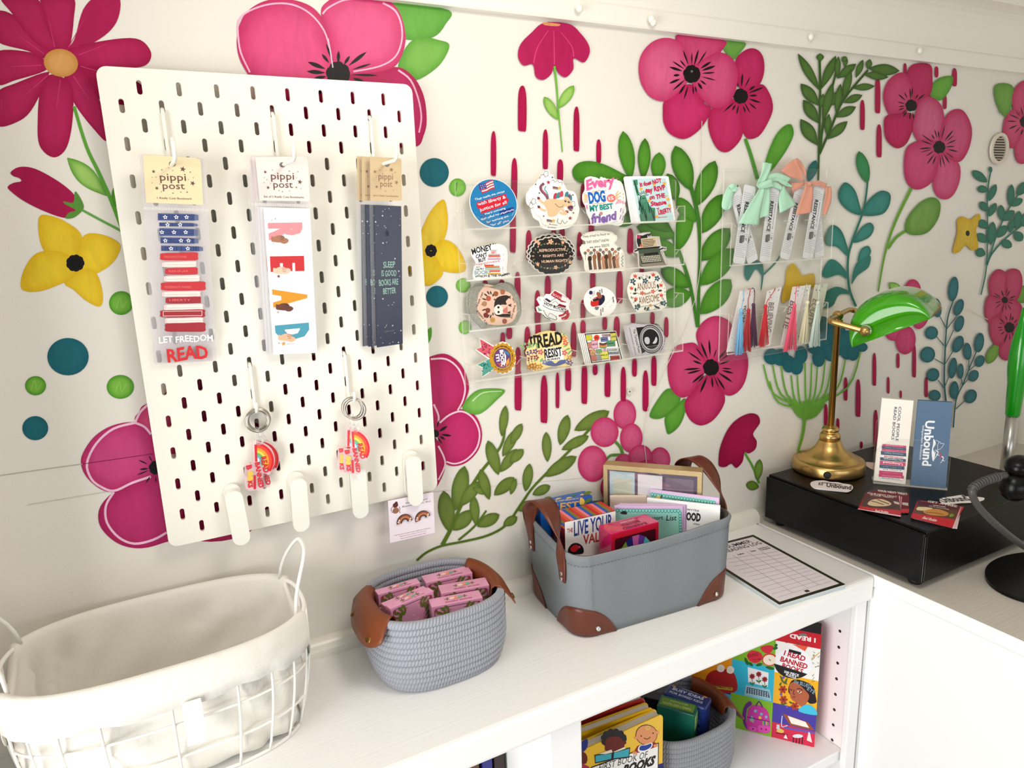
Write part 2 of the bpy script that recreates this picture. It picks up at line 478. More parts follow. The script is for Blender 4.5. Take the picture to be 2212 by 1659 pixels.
dab([(70, 1115), (130, 1082), (230, 1095), (370, 1170), (470, 1250), (530, 1340), (500, 1390), (420, 1412), (290, 1370), (150, 1300), (60, 1230), (55, 1205), (90, 1185), (138, 1175), (125, 1155), (85, 1140)], MAG, (176, 20, 80))
line([(135, 1175), (280, 1215), (400, 1290)], 5, 4, MAGD)
dab([(488, 1240), (535, 1310), (538, 1360), (480, 1410), (425, 1415), (445, 1380), (490, 1362), (420, 1322), (415, 1305), (475, 1312)], (84, 140, 52), (100, 156, 64))
line([(530, 1360), (640, 1420), (800, 1505)], 14, 16, (96, 160, 70))
for p in ([(255, 1405), (330, 1400), (430, 1440), (530, 1530), (500, 1690), (430, 1720), (300, 1640), (255, 1540)],
          [(490, 1690), (540, 1530), (660, 1520), (775, 1580), (760, 1660), (700, 1730), (600, 1780), (500, 1770)],
          [(450, 1790), (560, 1740), (630, 1780), (665, 1900), (650, 1985), (560, 1950), (480, 1880), (420, 1840)],
          [(500, 1700), (390, 1630), (240, 1640), (155, 1750), (140, 1870), (240, 1890), (370, 1850), (480, 1790)]):
    dab(p, YEL, YELI)
for i in range(9): oval(488 + 34 * math.cos(i * .7), 1705 + 30 * math.sin(i * .7), 26, 26, BLK)
oval(488, 1705, 40, 36, (10, 10, 10))
# --- crop 0,553
mur.z(0, 553, 3)
for (x, y, rx, ry) in ((785, 305, 78, 77), (231, 840, 68, 62), (780, 848, 88, 77)):
    oval(x, y, rx, ry, (70, 150, 26), (128, 190, 70))
    line([(x - 30, y + 30), (x - 6, y - 35), (x + 8, y + 30), (x + 40, y - 20)], 6, 4, (136, 194, 82))
for (x, y, rx, ry) in ((441, 652, 134, 121), (229, 1115, 84, 78)): oval(x, y, rx, ry, TEA, TEAI)
mur.z(0, 0, 1)
for p in ((430, 900, 95, 80), (520, 1010, 130, 100), (455, 1110, 110, 60)): oval(*p, (158, 20, 72), (170, 30, 84))
dab([(293, 912), (300, 890), (318, 872), (400, 860), (430, 930), (380, 980), (340, 960)], RSE, RSEI)
dab([(293, 913), (246, 918), (207, 940), (182, 973), (175, 1000), (187, 1030), (217, 1056), (247, 1062), (283, 1046), (334, 1026), (345, 1000), (330, 938)], (188, 40, 102), (212, 74, 136))
dab([(250, 1060), (225, 1082), (213, 1106), (216, 1135), (238, 1162), (268, 1179), (305, 1184), (345, 1175), (400, 1150), (430, 1080), (395, 1030), (335, 1024), (285, 1044)], (176, 30, 92), (196, 52, 116))
for l in ([(292, 913), (245, 926), (208, 958), (188, 1000), (196, 1032), (216, 1050), (246, 1060), (285, 1043), (326, 1029)], [(246, 1063), (229, 1092), (231, 1128), (256, 1160), (290, 1174), (330, 1166), (360, 1150)], [(292, 912), (303, 890), (322, 872)], [(292, 913), (312, 922), (326, 938)]): line(l, 5, 5, WHT)
heart(336, 1010, 14, 12, 16, 42, w=4)
line([(0, 1027), (90, 1014), (178, 1002)], 1.3, 1.3, (176, 168, 156)); line([(178, 1002), (330, 980)], 1.4, 1.4, (120, 24, 70)); line([(60, 1090), (230, 1062)], 1.2, 1.2, (206, 200, 190))
line([(900, 1065), (1500, 1010)], 1.0, 1.0, (214, 208, 196))
# --- crop 553,0 : the big poppy above the board
mur.z(553, 0, 3)
dab([(885, 20), (1245, 66), (1225, 160), (1150, 240), (1000, 260), (940, 230), (900, 120)], (88, 158, 52), (104, 174, 66))
dab([(920, 430), (990, 280), (1090, 243), (1180, 260), (1248, 285), (1235, 350), (1170, 440), (1045, 518), (990, 480)], (92, 160, 50), (124, 184, 78))
oval(430, 800, 330, 230, (178, 18, 78), (190, 26, 88))
dab([(880, 435), (1010, 490), (1085, 620), (1105, 780), (1085, 880), (1040, 950), (880, 940), (680, 760), (560, 520)], (182, 22, 84), (204, 44, 106))
dab([(530, 470), (485, 300), (440, 140), (350, 40), (200, -5), (50, 10), (-70, 90), (-122, 225), (-114, 360), (-54, 480), (100, 700), (300, 640), (460, 560)], (204, 42, 102), (232, 84, 136))
dab([(525, 465), (477, 270), (420, 90), (456, 15), (560, -30), (740, -30), (880, 20), (945, 120), (968, 260), (930, 390), (860, 450), (680, 480)], (206, 46, 106), (236, 92, 144))
for l in ([(-118, 225), (-112, 130), (-40, 70), (90, 28), (230, 30), (350, 90), (440, 200), (480, 330), (495, 440)], [(430, 92), (470, 50), (560, 5), (640, -5)], [(820, 20), (900, 70), (940, 160), (942, 270), (900, 370), (800, 430), (630, 465)], [(920, 455), (1000, 520), (1050, 640), (1070, 760), (1055, 860)], [(-118, 225), (-100, 340), (-40, 470)]): line(l, 12, 10, (240, 178, 204))
heart(530, 480, 75, 17, 85, 235, 1.0, .8, 26)
line([(465, 250), (480, 330), (497, 440)], 10, 8, (206, 180, 200))
oval(1154, 1118, 94, 93, TEA, TEAI)
oval(1304, 1215, 54, 58, (92, 170, 44), (140, 200, 84)); line([(1300, 1180), (1296, 1240)], 8, 6, (70, 140, 40))
dab([(1060, 1520), (1130, 1370), (1210, 1293), (1237, 1370), (1238, 1480), (1200, 1580), (1100, 1650), (1020, 1640)], YEL, (236, 204, 66))
dab([(1130, 1620), (1215, 1555), (1300, 1600), (1360, 1720), (1330, 1765), (1230, 1760), (1140, 1710)], YEL, YELI)
dab([(1130, 1640), (1210, 1760), (1160, 1830), (1100, 1850), (1020, 1800), (980, 1700)], YEL, YELI)
for i in range(8): oval(1132 + 22 * math.cos(i * .8), 1625 + 22 * math.sin(i * .8), 17, 20, BLK)
# --- crop 553,553 : right of the board
mur.z(553, 553, 3)
oval(1172, 263, 70, 70, TEA, TEAI); oval(1340, 190, 46, 46, (104, 180, 54), (150, 206, 96)); oval(1352, 462, 40, 45, (104, 180, 54), (150, 206, 96))
leaf((1060, 620), (1135, 460), 60, GRN)
dab(ell(620, 920, 480, 330), (150, 10, 62), (160, 16, 70), False)
dab([(1160, 1150), (1050, 1000), (980, 820), (1060, 690), (1200, 633), (1290, 668), (1350, 745), (1378, 850), (1352, 940), (1310, 1000), (1230, 1060)], (178, 24, 82), (196, 44, 106))
dab([(1150, 1170), (1215, 1280), (1228, 1350), (1200, 1440), (1150, 1500), (1080, 1400), (1060, 1250)], MAG, MAGI)
dab([(1185, 1090), (1240, 1020), (1330, 993), (1420, 1035), (1462, 1140), (1442, 1250), (1372, 1330), (1290, 1360), (1225, 1340), (1190, 1250), (1178, 1150)], (184, 24, 86), (204, 46, 112))
for l in ([(1130, 668), (1230, 668), (1310, 730), (1352, 840), (1340, 930), (1305, 1000)], [(1190, 1080), (1250, 1030), (1330, 1006), (1405, 1050), (1446, 1140), (1430, 1240), (1365, 1315), (1290, 1345), (1232, 1332)], [(1150, 960), (1180, 1030), (1180, 1080)], [(1180, 1230), (1215, 1300), (1222, 1360), (1180, 1450)]): line(l, 12, 10, (236, 196, 214))
heart(1160, 1150, 24, 11, 30, 100, w=16)
dab([(1335, 985), (1400, 890), (1480, 860), (1608, 868), (1560, 930), (1440, 1025)], GRN, (134, 192, 92)); line([(1400, 940), (1470, 885), (1590, 875)], 8, 5, (196, 224, 178))
# --- olive branches, lower middle
mur.z(553, 1106, 3)
line([(1040, 312), (1100, 262), (1200, 218), (1340, 190), (1500, 150), (1620, 80), (1720, -60), (1800, -170), (1960, -330), (2060, -430), (2180, -560)], 14, 16, OLV)
line([(1205, 212), (1270, 90), (1330, -50), (1440, -240), (1580, -420), (1610, -540), (1600, -600)], 26, 12, OLV)
line([(1310, 180), (1410, 95), (1490, -10)], 14, 12, OLV)
for (a, b, w) in (((1252, 130), (1215, -140), 105), ((1275, 118), (1402, -10), 92), ((1430, 92), (1575, 15), 78), ((1425, 85), (1405, -110), 62), ((1290, -10), (1350, -300), 105), ((1320, -40), (1445, -200), 80), ((1400, -160), (1490, -120), 40), ((1510, -80), (1450, -278), 70), ((1540, -110), (1672, -225), 78), ((1570, -240), (1500, -465), 80), ((1580, -260), (1690, -410), 70), ((1595, -360), (1690, -540), 66), ((1590, -490), (1615, -692), 58), ((1600, 85), (1690, 30), 60)):
    leaf(a, b, w, OLV, OLVI)
mur.z(1106, 553, 3)
for (a, b, w) in (((400, 1130), (628, 1005), 92), ((308, 1225), (358, 1028), 76), ((318, 1255), (495, 1165), 66), ((228, 1335), (218, 1138), 62), ((205, 1428), (416, 1298), 84), ((85, 1525), (112, 1343), 66), ((130, 1545), (246, 1488), 62), ((-12, 1220), (62, 1085), 60), ((-20, 1340), (72, 1252), 62), ((-12, 1545), (22, 1440), 40), ((40, 1650), (130, 1590), 60)):
    leaf(a, b, w, OLV, OLVI)
# --- berries
line([(660, 1195), (700, 1240), (716, 1290)], 18, 20, (84, 130, 50)); line([(612, 1312), (640, 1290), (700, 1288)], 14, 18, (84, 130, 50))
for (x, y, rx, ry) in ((728, 1025, 73, 97), (597, 1140, 90, 97), (770, 1178, 73, 95), (520, 1345, 96, 117), (722, 1350, 62, 70), (955, 1320, 68, 82), (830, 1310, 80, 88), (870, 1400, 90, 80), (640, 1500, 70, 90)):
    oval(x, y, rx, ry, RSE, (216, 92, 138))
    line([(x - rx * .5, y - ry * .1), (x - rx * .1, y + ry * .4), (x + rx * .45, y + ry * .2)], 7, 3, (204, 70, 122))
# --- the poppy beside the sticker rack
leaf((1180, 640), (1250, 560), 40, GRN)
dab([(1088, 912), (1010, 858), (940, 930), (888, 1035), (960, 1052), (1050, 990)], (76, 142, 40), (104, 164, 62)); dab([(1118, 922), (1060, 970), (990, 1040), (995, 1120), (1015, 1153), (1080, 1100), (1118, 1010)], (72, 140, 36), (100, 166, 56))
dab([(1180, 860), (1270, 760), (1340, 820), (1377, 920), (1350, 1000), (1290, 1070), (1220, 1097), (1160, 1070), (1123, 1010), (1118, 940)], (178, 24, 82), (206, 56, 112))
dab([(1250, 690), (1205, 580), (1190, 500), (1230, 430), (1290, 393), (1350, 393), (1410, 430), (1428, 500), (1400, 600), (1320, 680)], (192, 40, 96), (216, 74, 126))
dab([(1050, 592), (1130, 565), (1190, 570), (1240, 650), (1260, 720), (1200, 830), (1160, 890), (1100, 917), (1040, 880), (1010, 800), (1008, 690)], (190, 36, 94), (214, 72, 124))
dab([(1380, 620), (1450, 590), (1510, 620), (1527, 700), (1507, 810), (1460, 880), (1400, 905), (1350, 870), (1310, 780), (1300, 700)], (186, 34, 90), (208, 62, 116))
heart(1285, 722, 50, 20, 58, 165, w=14)
dab([(1335, 1335), (1345, 1240), (1390, 1130), (1450, 1060), (1530, 1020), (1587, 1030), (1602, 1080), (1558, 1150), (1582, 1200), (1572, 1250), (1530, 1278), (1503, 1270), (1490, 1330), (1450, 1372), (1418, 1345), (1380, 1365), (1343, 1362)], (150, 8, 62), (176, 18, 78))
line([(1505, 1275), (1560, 1370), (1597, 1470)], 12, 14, GRN); leaf((1585, 1455), (1602, 1315), 54, OLV, (126, 164, 70)); leaf((1597, 1495), (1513, 1478), 62, OLV, (110, 150, 56))
# --- dripping strokes
mur.z(0, 0, 1)
DR = (168, 8, 66)
for (x, a, b, w) in ((1127, 187, 284, 16), (1244, 232, 327, 11), (1177, 281, 366, 10), (1209, 345, 392, 11), (1110, 343, 432, 11), (1065, 285, 380, 10), (1292, 302, 352, 9), (1258, 397, 448, 9), (1107, 440, 545, 11), (1141, 498, 562, 11), (1195, 492, 520, 9), (1213, 490, 522, 10), (1276, 430, 512, 10), (1251, 502, 562, 10), (1360, 494, 548, 11), (1047, 605, 628, 10), (1083, 604, 626, 10), (1117, 588, 668, 11), (1182, 596, 645, 11), (1228, 598, 648, 10), (1160, 628, 700, 11), (1279, 585, 625, 10), (1337, 585, 655, 12), (1385, 575, 595, 8), (1258, 648, 690, 9), (1099, 706, 732, 11), (1138, 706, 770, 11), (1161, 690, 745, 10), (1193, 696, 722, 10), (1238, 697, 770, 10), (1258, 692, 722, 10), (1305, 684, 712, 9), (1331, 684, 728, 11), (1366, 676, 700, 8), (1408, 674, 700, 8), (1438, 685, 728, 8), (1085, 718, 748, 9), (1118, 790, 886, 13), (1174, 812, 913, 13), (1203, 805, 881, 7), (1226, 788, 844, 11), (1261, 784, 872, 11), (1284, 786, 810, 9), (1311, 780, 857, 11), (1345, 793, 866, 10), (1369, 772, 813, 9), (1393, 801, 888, 11), (1411, 768, 833, 10), (1118, 750, 800, 10),
                     (1861, 217, 281, 9), (1894, 168, 245, 10), (1897, 270, 340, 10), (1953, 137, 163, 6), (2021, 144, 168, 7), (2060, 148, 187, 9), (2039, 205, 236, 7),
                     (1887, 763, 833, 7), (1917, 814, 850, 5), (1938, 763, 795, 6), (1973, 744, 815, 7), (1825, 815, 865, 7), (1852, 820, 900, 9), (1944, 843, 860, 4), (1999, 815, 858, 6), (1782, 873, 923, 7), (1808, 903, 930, 6), (1890, 886, 962, 8), (1859, 953, 968, 5)):
    dab([(x - w * .2, a), (x + w * .25, a + 1), (x + w * .52, a + (b - a) * .2), (x + w * .58, a + (b - a) * .55), (x + w * .5, b - 3), (x + w * .15, b), (x - w * .35, b - 1), (x - w * .56, b - 7), (x - w * .58, a + (b - a) * .5), (x - w * .5, a + (b - a) * .15)], DR, (178, 14, 74))
# --- crop 1106,0
mur.z(1106, 0, 3)
line([(270, 430), (285, 560), (295, 700), (322, 985)], 16, 7, (110, 172, 64)); leaf((296, 702), (396, 556), 66, LGT, LGTI); leaf((294, 778), (203, 628), 62, LGT, LGTI)
dab([(205, 150), (365, 158), (440, 220), (490, 290), (497, 350), (460, 407), (395, 380), (392, 450), (345, 502), (300, 480), (270, 425), (250, 480), (200, 519), (150, 500), (130, 420), (70, 427), (35, 370), (50, 290), (120, 215)], (172, 18, 78), (194, 36, 98))
for l in ([(265, 200), (270, 420)], [(230, 200), (160, 310), (135, 410)], [(310, 210), (380, 300), (395, 370)]): line(l, 4, 7, (208, 64, 120))
dab([(200, 148), (300, 158), (292, 172), (210, 166)], (224, 156, 96))
dab([(1360, 270), (1505, 280), (1470, 345), (1430, 385), (1370, 330)], (94, 150, 58), (112, 168, 74))
dab([(1440, 400), (1500, 330), (1570, 318), (1620, 370), (1627, 470), (1590, 560), (1500, 610), (1450, 520)], (180, 20, 80), (200, 44, 104))
dab([(1300, 690), (1420, 640), (1480, 680), (1492, 800), (1478, 900), (1400, 982), (1330, 970), (1280, 880), (1265, 780)], (184, 22, 82), (204, 46, 106))
dab([(1480, 640), (1600, 548), (1659, 600), (1685, 700), (1650, 800), (1590, 885), (1515, 895), (1478, 800)], (182, 22, 82), (198, 40, 100))
heart(1475, 625, 46, 18, 52, 145, w=13)
line([(1505, 900), (1540, 1000), (1585, 1160)], 20, 24, (76, 142, 46))
dab([(985, 650), (1090, 560), (1180, 560), (1240, 670), (1282, 700), (1260, 770), (1200, 850), (1110, 902), (1020, 870), (978, 800), (972, 720)], (186, 22, 84), (208, 50, 112))
dab([(1070, 225), (1365, 262), (1352, 330), (1290, 400), (1180, 450), (1110, 400), (1085, 320)], (196, 44, 100), (212, 74, 122))
dab([(1150, 450), (1280, 360), (1350, 343), (1420, 380), (1457, 470), (1442, 590), (1390, 680), (1310, 703), (1240, 660), (1170, 560)], (198, 46, 104), (218, 84, 132))
dab([(815, 430), (840, 340), (910, 270), (1000, 248), (1085, 280), (1140, 380), (1150, 500), (1070, 600), (980, 657), (890, 630), (830, 540)], (204, 56, 110), (226, 100, 144))
heart(1158, 482, 54, 20, 62, 165, w=16)
oval(1158, 465, 8, 8, (120, 110, 112))
# --- bright fern
F1, F1I = (62, 128, 26), (88, 152, 44)
line([(1150, 1200), (1195, 1380), (1212, 1600), (1205, 1830), (1200, 2120)], 26, 18, (58, 116, 32)); line([(1040, 1540), (1080, 1640), (1150, 1850), (1195, 2120)], 24, 18, (58, 116, 32)); line([(740, 1150), (900, 1300), (1060, 1560)], 22, 24, (58, 116, 32))
dab([(385, 1112), (420, 1060), (500, 1045), (600, 1070), (700, 1120), (742, 1147), (720, 1190), (600, 1192), (430, 1182)], F1, F1I)
for (a, b, w) in (((765, 1160), (712, 850), 100), ((845, 1160), (855, 896), 82), ((935, 1170), (948, 988), 94), ((1152, 1235), (1050, 945), 128), ((1188, 1335), (1310, 1042), 120), ((1222, 1512), (1362, 1258), 122), ((1215, 1690), (1405, 1480), 132), ((1075, 1620), (1140, 1330), 112), ((1060, 1300), (1000, 1125), 100), ((1185, 1440), (1060, 1280), 90), ((1060, 1530), (800, 1470), 110), ((1030, 1500), (800, 1370), 100), ((900, 1300), (690, 1470), 90), ((1085, 1660), (900, 1560), 100), ((1215, 1850), (1430, 1610), 140), ((1150, 1860), (960, 1740), 110), ((1215, 2036), (1412, 1810), 140), ((1155, 1900), (960, 1950), 130)):
    leaf(a, b, w, F1 if (a[0] + b[0]) % 2 else (56, 112, 24), F1I)
# --- crop 1659,0
mur.z(1659, 0, 3)
dab([(140, 808), (158, 870), (120, 960), (60, 1050), (10, 1110), (-30, 1110), (-20, 1030), (30, 900), (85, 828)], (72, 142, 36), (98, 166, 56))
line([(325, 355), (330, 600), (322, 960), (318, 1170)], 16, 12, DKG); line([(450, 400), (400, 600), (350, 800), (328, 970)], 12, 20, DKG); line([(640, 455), (480, 650), (400, 830), (325, 1000)], 14, 16, DKG)
for (a, b, w) in (((330, 592), (185, 348), 58), ((335, 582), (432, 362), 60), ((325, 688), (203, 543), 76), ((322, 802), (220, 648), 76), ((315, 945), (202, 773), 84), ((378, 905), (507, 787), 62), ((428, 762), (562, 693), 60), ((480, 668), (604, 618), 52), ((535, 572), (684, 560), 46), ((608, 482), (772, 503), 54), ((640, 445), (845, 462), 74), ((438, 512), (562, 416), 58), ((560, 508), (608, 388), 42), ((478, 645), (530, 448), 52), ((385, 695), (482, 575), 58), ((345, 790), (412, 535), 62), ((432, 738), (462, 543), 50), ((438, 508), (448, 366), 40), ((488, 440), (500, 372), 30), ((638, 452), (652, 385), 42), ((372, 880), (386, 738), 44), ((330, 705), (350, 608), 34), ((330, 400), (328, 348), 50), ((505, 400), (470, 372), 40)):
    leaf(a, b, w, DKG, DKGI)
dab([(1055, 558), (1100, 508), (1187, 498), (1172, 580), (1110, 652), (1045, 628)], (84, 150, 44), (112, 178, 66))
dab([(890, 490), (930, 420), (1040, 420), (1057, 500), (1045, 610), (960, 700), (915, 610)], (178, 26, 80), (196, 48, 100))
dab([(738, 640), (760, 540), (830, 478), (890, 485), (935, 580), (925, 690), (860, 742), (780, 748)], (186, 40, 92), (208, 76, 118))
dab([(755, 755), (850, 735), (925, 740), (930, 830), (890, 930), (825, 962), (760, 910), (743, 830)], (172, 18, 74), (194, 38, 94))
heart(918, 685, 36, 18, 42, 112, w=10)
dab([(1100, 980), (1220, 1050), (1237, 1150), (1202, 1250), (1150, 1292), (1090, 1275), (1058, 1200), (1080, 1100)], (196, 50, 104), (216, 92, 136))
dab([(940, 760), (970, 660), (1040, 628), (1110, 678), (1132, 770), (1110, 920), (1040, 930), (960, 912), (928, 840)], (192, 50, 102), (212, 100, 138))
dab([(1128, 780), (1180, 718), (1250, 715), (1300, 790), (1312, 880), (1282, 990), (1220, 1052), (1110, 990), (1100, 900)], (188, 36, 92), (210, 86, 128))
dab([(888, 960), (990, 908), (1080, 920), (1100, 1040), (1060, 1170), (980, 1227), (910, 1210), (873, 1120)], (190, 42, 98), (212, 80, 126))
heart(1100, 955, 38, 20, 46, 135, w=11)
line([(920, 1220), (810, 1450), (745, 1659), (705, 1890)], 20, 10, (104, 158, 50)); line([(880, 1498), (820, 1540), (768, 1612)], 18, 16, (100, 156, 48))
dab([(878, 1482), (900, 1400), (980, 1310), (1060, 1280), (1107, 1320), (1092, 1420), (1020, 1510), (920, 1522)], (88, 142, 46), (126, 168, 84))
leaf((1490, 760), (1490, 540), 10, GRN)
dab([(1460, 558), (1540, 543), (1583, 580), (1565, 700), (1525, 757), (1470, 672)], (90, 148, 48), (120, 172, 76))
for p in ([(1570, 640), (1600, 560), (1659, 522), (1725, 560), (1700, 720), (1640, 780), (1590, 740)], [(1590, 940), (1650, 830), (1700, 850), (1710, 1000), (1650, 1062), (1600, 1040)], [(1512, 850), (1530, 760), (1590, 708), (1660, 770), (1640, 860), (1580, 962), (1530, 922)]): dab(p, (190, 44, 92), (210, 80, 122))
heart(1655, 790, 34, 16, 40, 110, w=10)
line([(635, 1180), (622, 1290), (600, 1390), (540, 1550), (508, 1680), (515, 1860), (560, 1985)], 12, 16, SEA)
leaf((636, 1192), (578, 980), 80, (52, 124, 60), (60, 142, 92))
for p in ([(448, 1240), (490, 1183), (550, 1228), (582, 1320), (592, 1392), (520, 1372), (458, 1310)], [(598, 1392), (640, 1300), (720, 1238), (782, 1260), (772, 1340), (720, 1392)], [(358, 1540), (400, 1460), (462, 1490), (502, 1590), (512, 1665), (440, 1600), (378, 1592)], [(543, 1572), (590, 1480), (650, 1443), (677, 1480), (640, 1542)], [(572, 1700), (590, 1620), (640, 1594), (656, 1640), (610, 1690)],
          [(340, 1770), (380, 1690), (430, 1688), (490, 1750), (512, 1812), (450, 1780), (370, 1800)], [(530, 1840), (560, 1710), (650, 1655), (642, 1730), (570, 1785)], [(348, 1910), (430, 1858), (520, 1888), (528, 1905), (450, 1910), (410, 1980), (350, 1992)]): dab(p, SEA, SEAI)
dab([(1355, 1385), (1367, 1430), (1338, 1490), (1352, 1600), (1310, 1622), (1270, 1590), (1230, 1632), (1188, 1637), (1200, 1570), (1217, 1500), (1215, 1430), (1250, 1403), (1300, 1422)], (214, 174, 36), (226, 192, 64)); oval(1283, 1512, 13, 18, (40, 34, 18))
line([(1437, 1085), (1412, 1250), (1412, 1500), (1404, 1740), (1370, 1910)], 10, 8, SEA); line([(1668, 1190), (1560, 1335), (1480, 1500), (1420, 1680)], 9, 10, SEA); line([(1675, 1430), (1530, 1545), (1440, 1645), (1408, 1720)], 9, 12, SEA)
for (a, b, w) in (((1410, 1182), (1312, 1108), 56), ((1416, 1232), (1345, 1222), 50), ((1415, 1372), (1365, 1308), 52), ((1412, 1480), (1355, 1428), 56), ((1405, 1572), (1348, 1514), 56), ((1398, 1650), (1336, 1624), 60), ((1420, 1305), (1467, 1194), 44), ((1420, 1405), (1468, 1316), 44), ((1436, 1120), (1426, 1080), 24), ((1432, 1590), (1448, 1436), 56), ((1475, 1540), (1536, 1462), 56), ((1605, 1268), (1670, 1180), 60), ((1560, 1342), (1568, 1194), 46), ((1562, 1335), (1640, 1290), 48), ((1506, 1432), (1498, 1328), 48), ((1512, 1432), (1586, 1366), 54), ((1590, 1500), (1636, 1562), 62), ((1600, 1490), (1618, 1366), 50), ((1556, 1510), (1578, 1416), 40), ((1500, 1560), (1570, 1600), 56), ((1640, 1470), (1670, 1380), 60)): leaf(a, b, w, (44, 108, 84), (58, 126, 104))
# --- umbel and sprigs, lower right
mur.z(1659, 553, 3)
dab([(100, 190), (110, 90), (150, 48), (190, 88), (215, 127), (285, 115), (287, 200), (200, 222), (150, 262), (80, 300), (90, 200)], (212, 170, 28), (222, 186, 46))
line([(-60, 30), (-45, 110), (-55, 220)], 22, 6, SEA); dab([(-165, 110), (-150, 40), (-90, 20), (-45, 70), (-45, 130), (-90, 85), (-140, 160)], SEA, SEAI); line([(-40, 120), (40, 40), (90, -40)], 10, 10, SEA)
leaf((250, -480), (300, -620), 60, TEA, SEA)
for (x, y) in ((20, 700), (75, 710), (140, 770), (180, 770), (230, 690), (272, 690), (310, 700), (360, 670), (400, 690), (440, 690), (495, 650), (590, 620), (0, 810), (-40, 700)): line([(240, 990), ((240 + x) / 2 + (x - 240) * .25, (985 + y) / 2 + 50), (x, y)], 14, 9, (104, 168, 56))
dab([(125, 930), (170, 1020), (210, 1052), (250, 1057), (310, 1030), (360, 950), (300, 965), (240, 930), (190, 965)], (100, 162, 52), (116, 178, 64))
line([(228, 1040), (215, 1150), (185, 1260)], 22, 16, (104, 164, 56))
for (x, y, rx, ry) in ((350, 570, 62, 80), (430, 500, 65, 75), (300, 570, 60, 60), (15, 650, 52, 52), (72, 655, 55, 55), (125, 698, 40, 56), (205, 640, 40, 57), (175, 712, 42, 56), (318, 655, 42, 62), (290, 590, 45, 45), (400, 622, 46, 62), (440, 585, 52, 60), (380, 460, 55, 50), (502, 610, 47, 60), (540, 620, 42, 58), (500, 540, 60, 60), (600, 590, 35, 30), (345, 430, 40, 40)): oval(x, y, rx, ry, TEA, (30, 106, 112))
leaf((862, 245), (772, 172), 62, GRN, LGTI)
for (x, y, rx, ry, r) in ((985, 380, 50, 96, .3), (830, 490, 80, 55, -.4), (925, 240, 57, 90, .05), (882, 545, 64, 92, .1)): oval(x, y, rx, ry, (194, 42, 96), (210, 72, 122), r)
SB, SBI = (28, 94, 102), (52, 122, 130)
line([(1188, 290), (1150, 420), (1135, 650), (1132, 830), (1150, 1000)], 8, 12, SB); line([(1352, 590), (1295, 720), (1252, 830), (1208, 930), (1190, 1110)], 7, 9, SB)
for (a, b) in (((1100, 385), (1140, 460)), ((1220, 375), (1148, 470)), ((1190, 480), (1140, 590)), ((1080, 520), (1130, 580)), ((1068, 665), (1132, 700)), ((1190, 610), (1135, 700)), ((1160, 780), (1136, 840)), ((1090, 800), (1134, 860)), ((1290, 670), (1290, 730)), ((1340, 700), (1290, 740)), ((1240, 790), (1250, 835)), ((1290, 790), (1248, 840)), ((1200, 910), (1205, 940)), ((1265, 935), (1205, 990))): line([a, b], 5, 6, SB)
for (x, y, rx, ry, r) in ((1190, 213, 32, 80, .12), (1082, 335, 31, 62, -.12), (1225, 332, 29, 56, .35), (1228, 438, 29, 55, .3), (1048, 497, 42, 43, .6), (1023, 638, 48, 52, .4), (1220, 570, 33, 57, .4), (1186, 725, 26, 68, .15), (1058, 768, 40, 44, .5), (1070, 902, 38, 36, .2), (1358, 560, 30, 64, .15), (1281, 617, 27, 56, -.08), (1362, 680, 29, 40, .4), (1237, 745, 20, 50, .05), (1322, 775, 30, 40, .5), (1196, 867, 28, 58, .05), (1303, 908, 37, 47, .5)): oval(x, y, rx, ry, SB, SBI, r)
leaf((1605, 300), (1690, 200), 110, (88, 140, 48), (116, 168, 74)); leaf((1480, 560), (1412, 698), 70, (96, 146, 48), (126, 174, 74))
for p in ([(1420, 160), (1470, 88), (1530, 108), (1555, 190), (1535, 300), (1440, 290)], [(1528, 120), (1570, 82), (1622, 100), (1637, 180), (1605, 280), (1530, 300)], [(1393, 330), (1420, 255), (1510, 285), (1505, 360), (1430, 434), (1400, 400)], [(1560, 460), (1630, 410), (1665, 480), (1632, 560), (1580, 555)], [(1485, 590), (1545, 470), (1612, 540), (1600, 610), (1545, 673), (1500, 660)], [(1425, 500), (1430, 410), (1485, 380), (1550, 450), (1520, 565), (1460, 575)], [(1488, 400), (1515, 310), (1580, 278), (1635, 330), (1620, 440), (1550, 470)]): dab(p, (176, 38, 84), (198, 74, 112))
heart(1522, 285, 20, 13, 24, 78, w=8); heart(1552, 462, 32, 16, 38, 92, w=9)
mur.z(0, 0, 1)
line([(1512, 262), (1510, 400), (1500, 640), (1396, 880), (1394, 1010)], 1.2, 1.2, (212, 204, 190)); line([(2085, 668), (2130, 690)], 1.2, 1.2, (206, 200, 188))
oval(1357, 845, 6, 6, (222, 216, 204)); oval(1357, 845, 1.6, 1.6, (60, 56, 52))
wall.T = Matrix.Identity(4)
o = wall.build('wall_back'); tag(o, kind='structure')

# ------------------------------------------------------------------ the rest of the shell
def struct(name, mb, **k): return tag(mb.build(name, **k), kind='structure')
m = MB(); m.box((-0.30, -0.20, -0.85), (-0.235, -0.0005, 1.05), WALLW); struct('wall_left', m)
m = MB(); m.box((1.99, -2.3, -0.85), (2.05, -0.0005, 1.05), WALLW); struct('wall_right', m)
m = MB(); m.box((-0.30, -2.3, -0.90), (2.05, 0.06, -0.85), FLOORM); struct('floor', m)
# panelled ceiling: boards running away from the back wall
m = MB(); m.box((-0.30, -2.3, 1.07), (2.05, 0.0, 1.10), TRIMW)
x = -0.30
while x < 2.02:
    m.box((x + 0.0015, -2.3, 1.064), (x + 0.0385, -0.13, 1.07), TRIMW); x += 0.04
struct('ceiling', m)
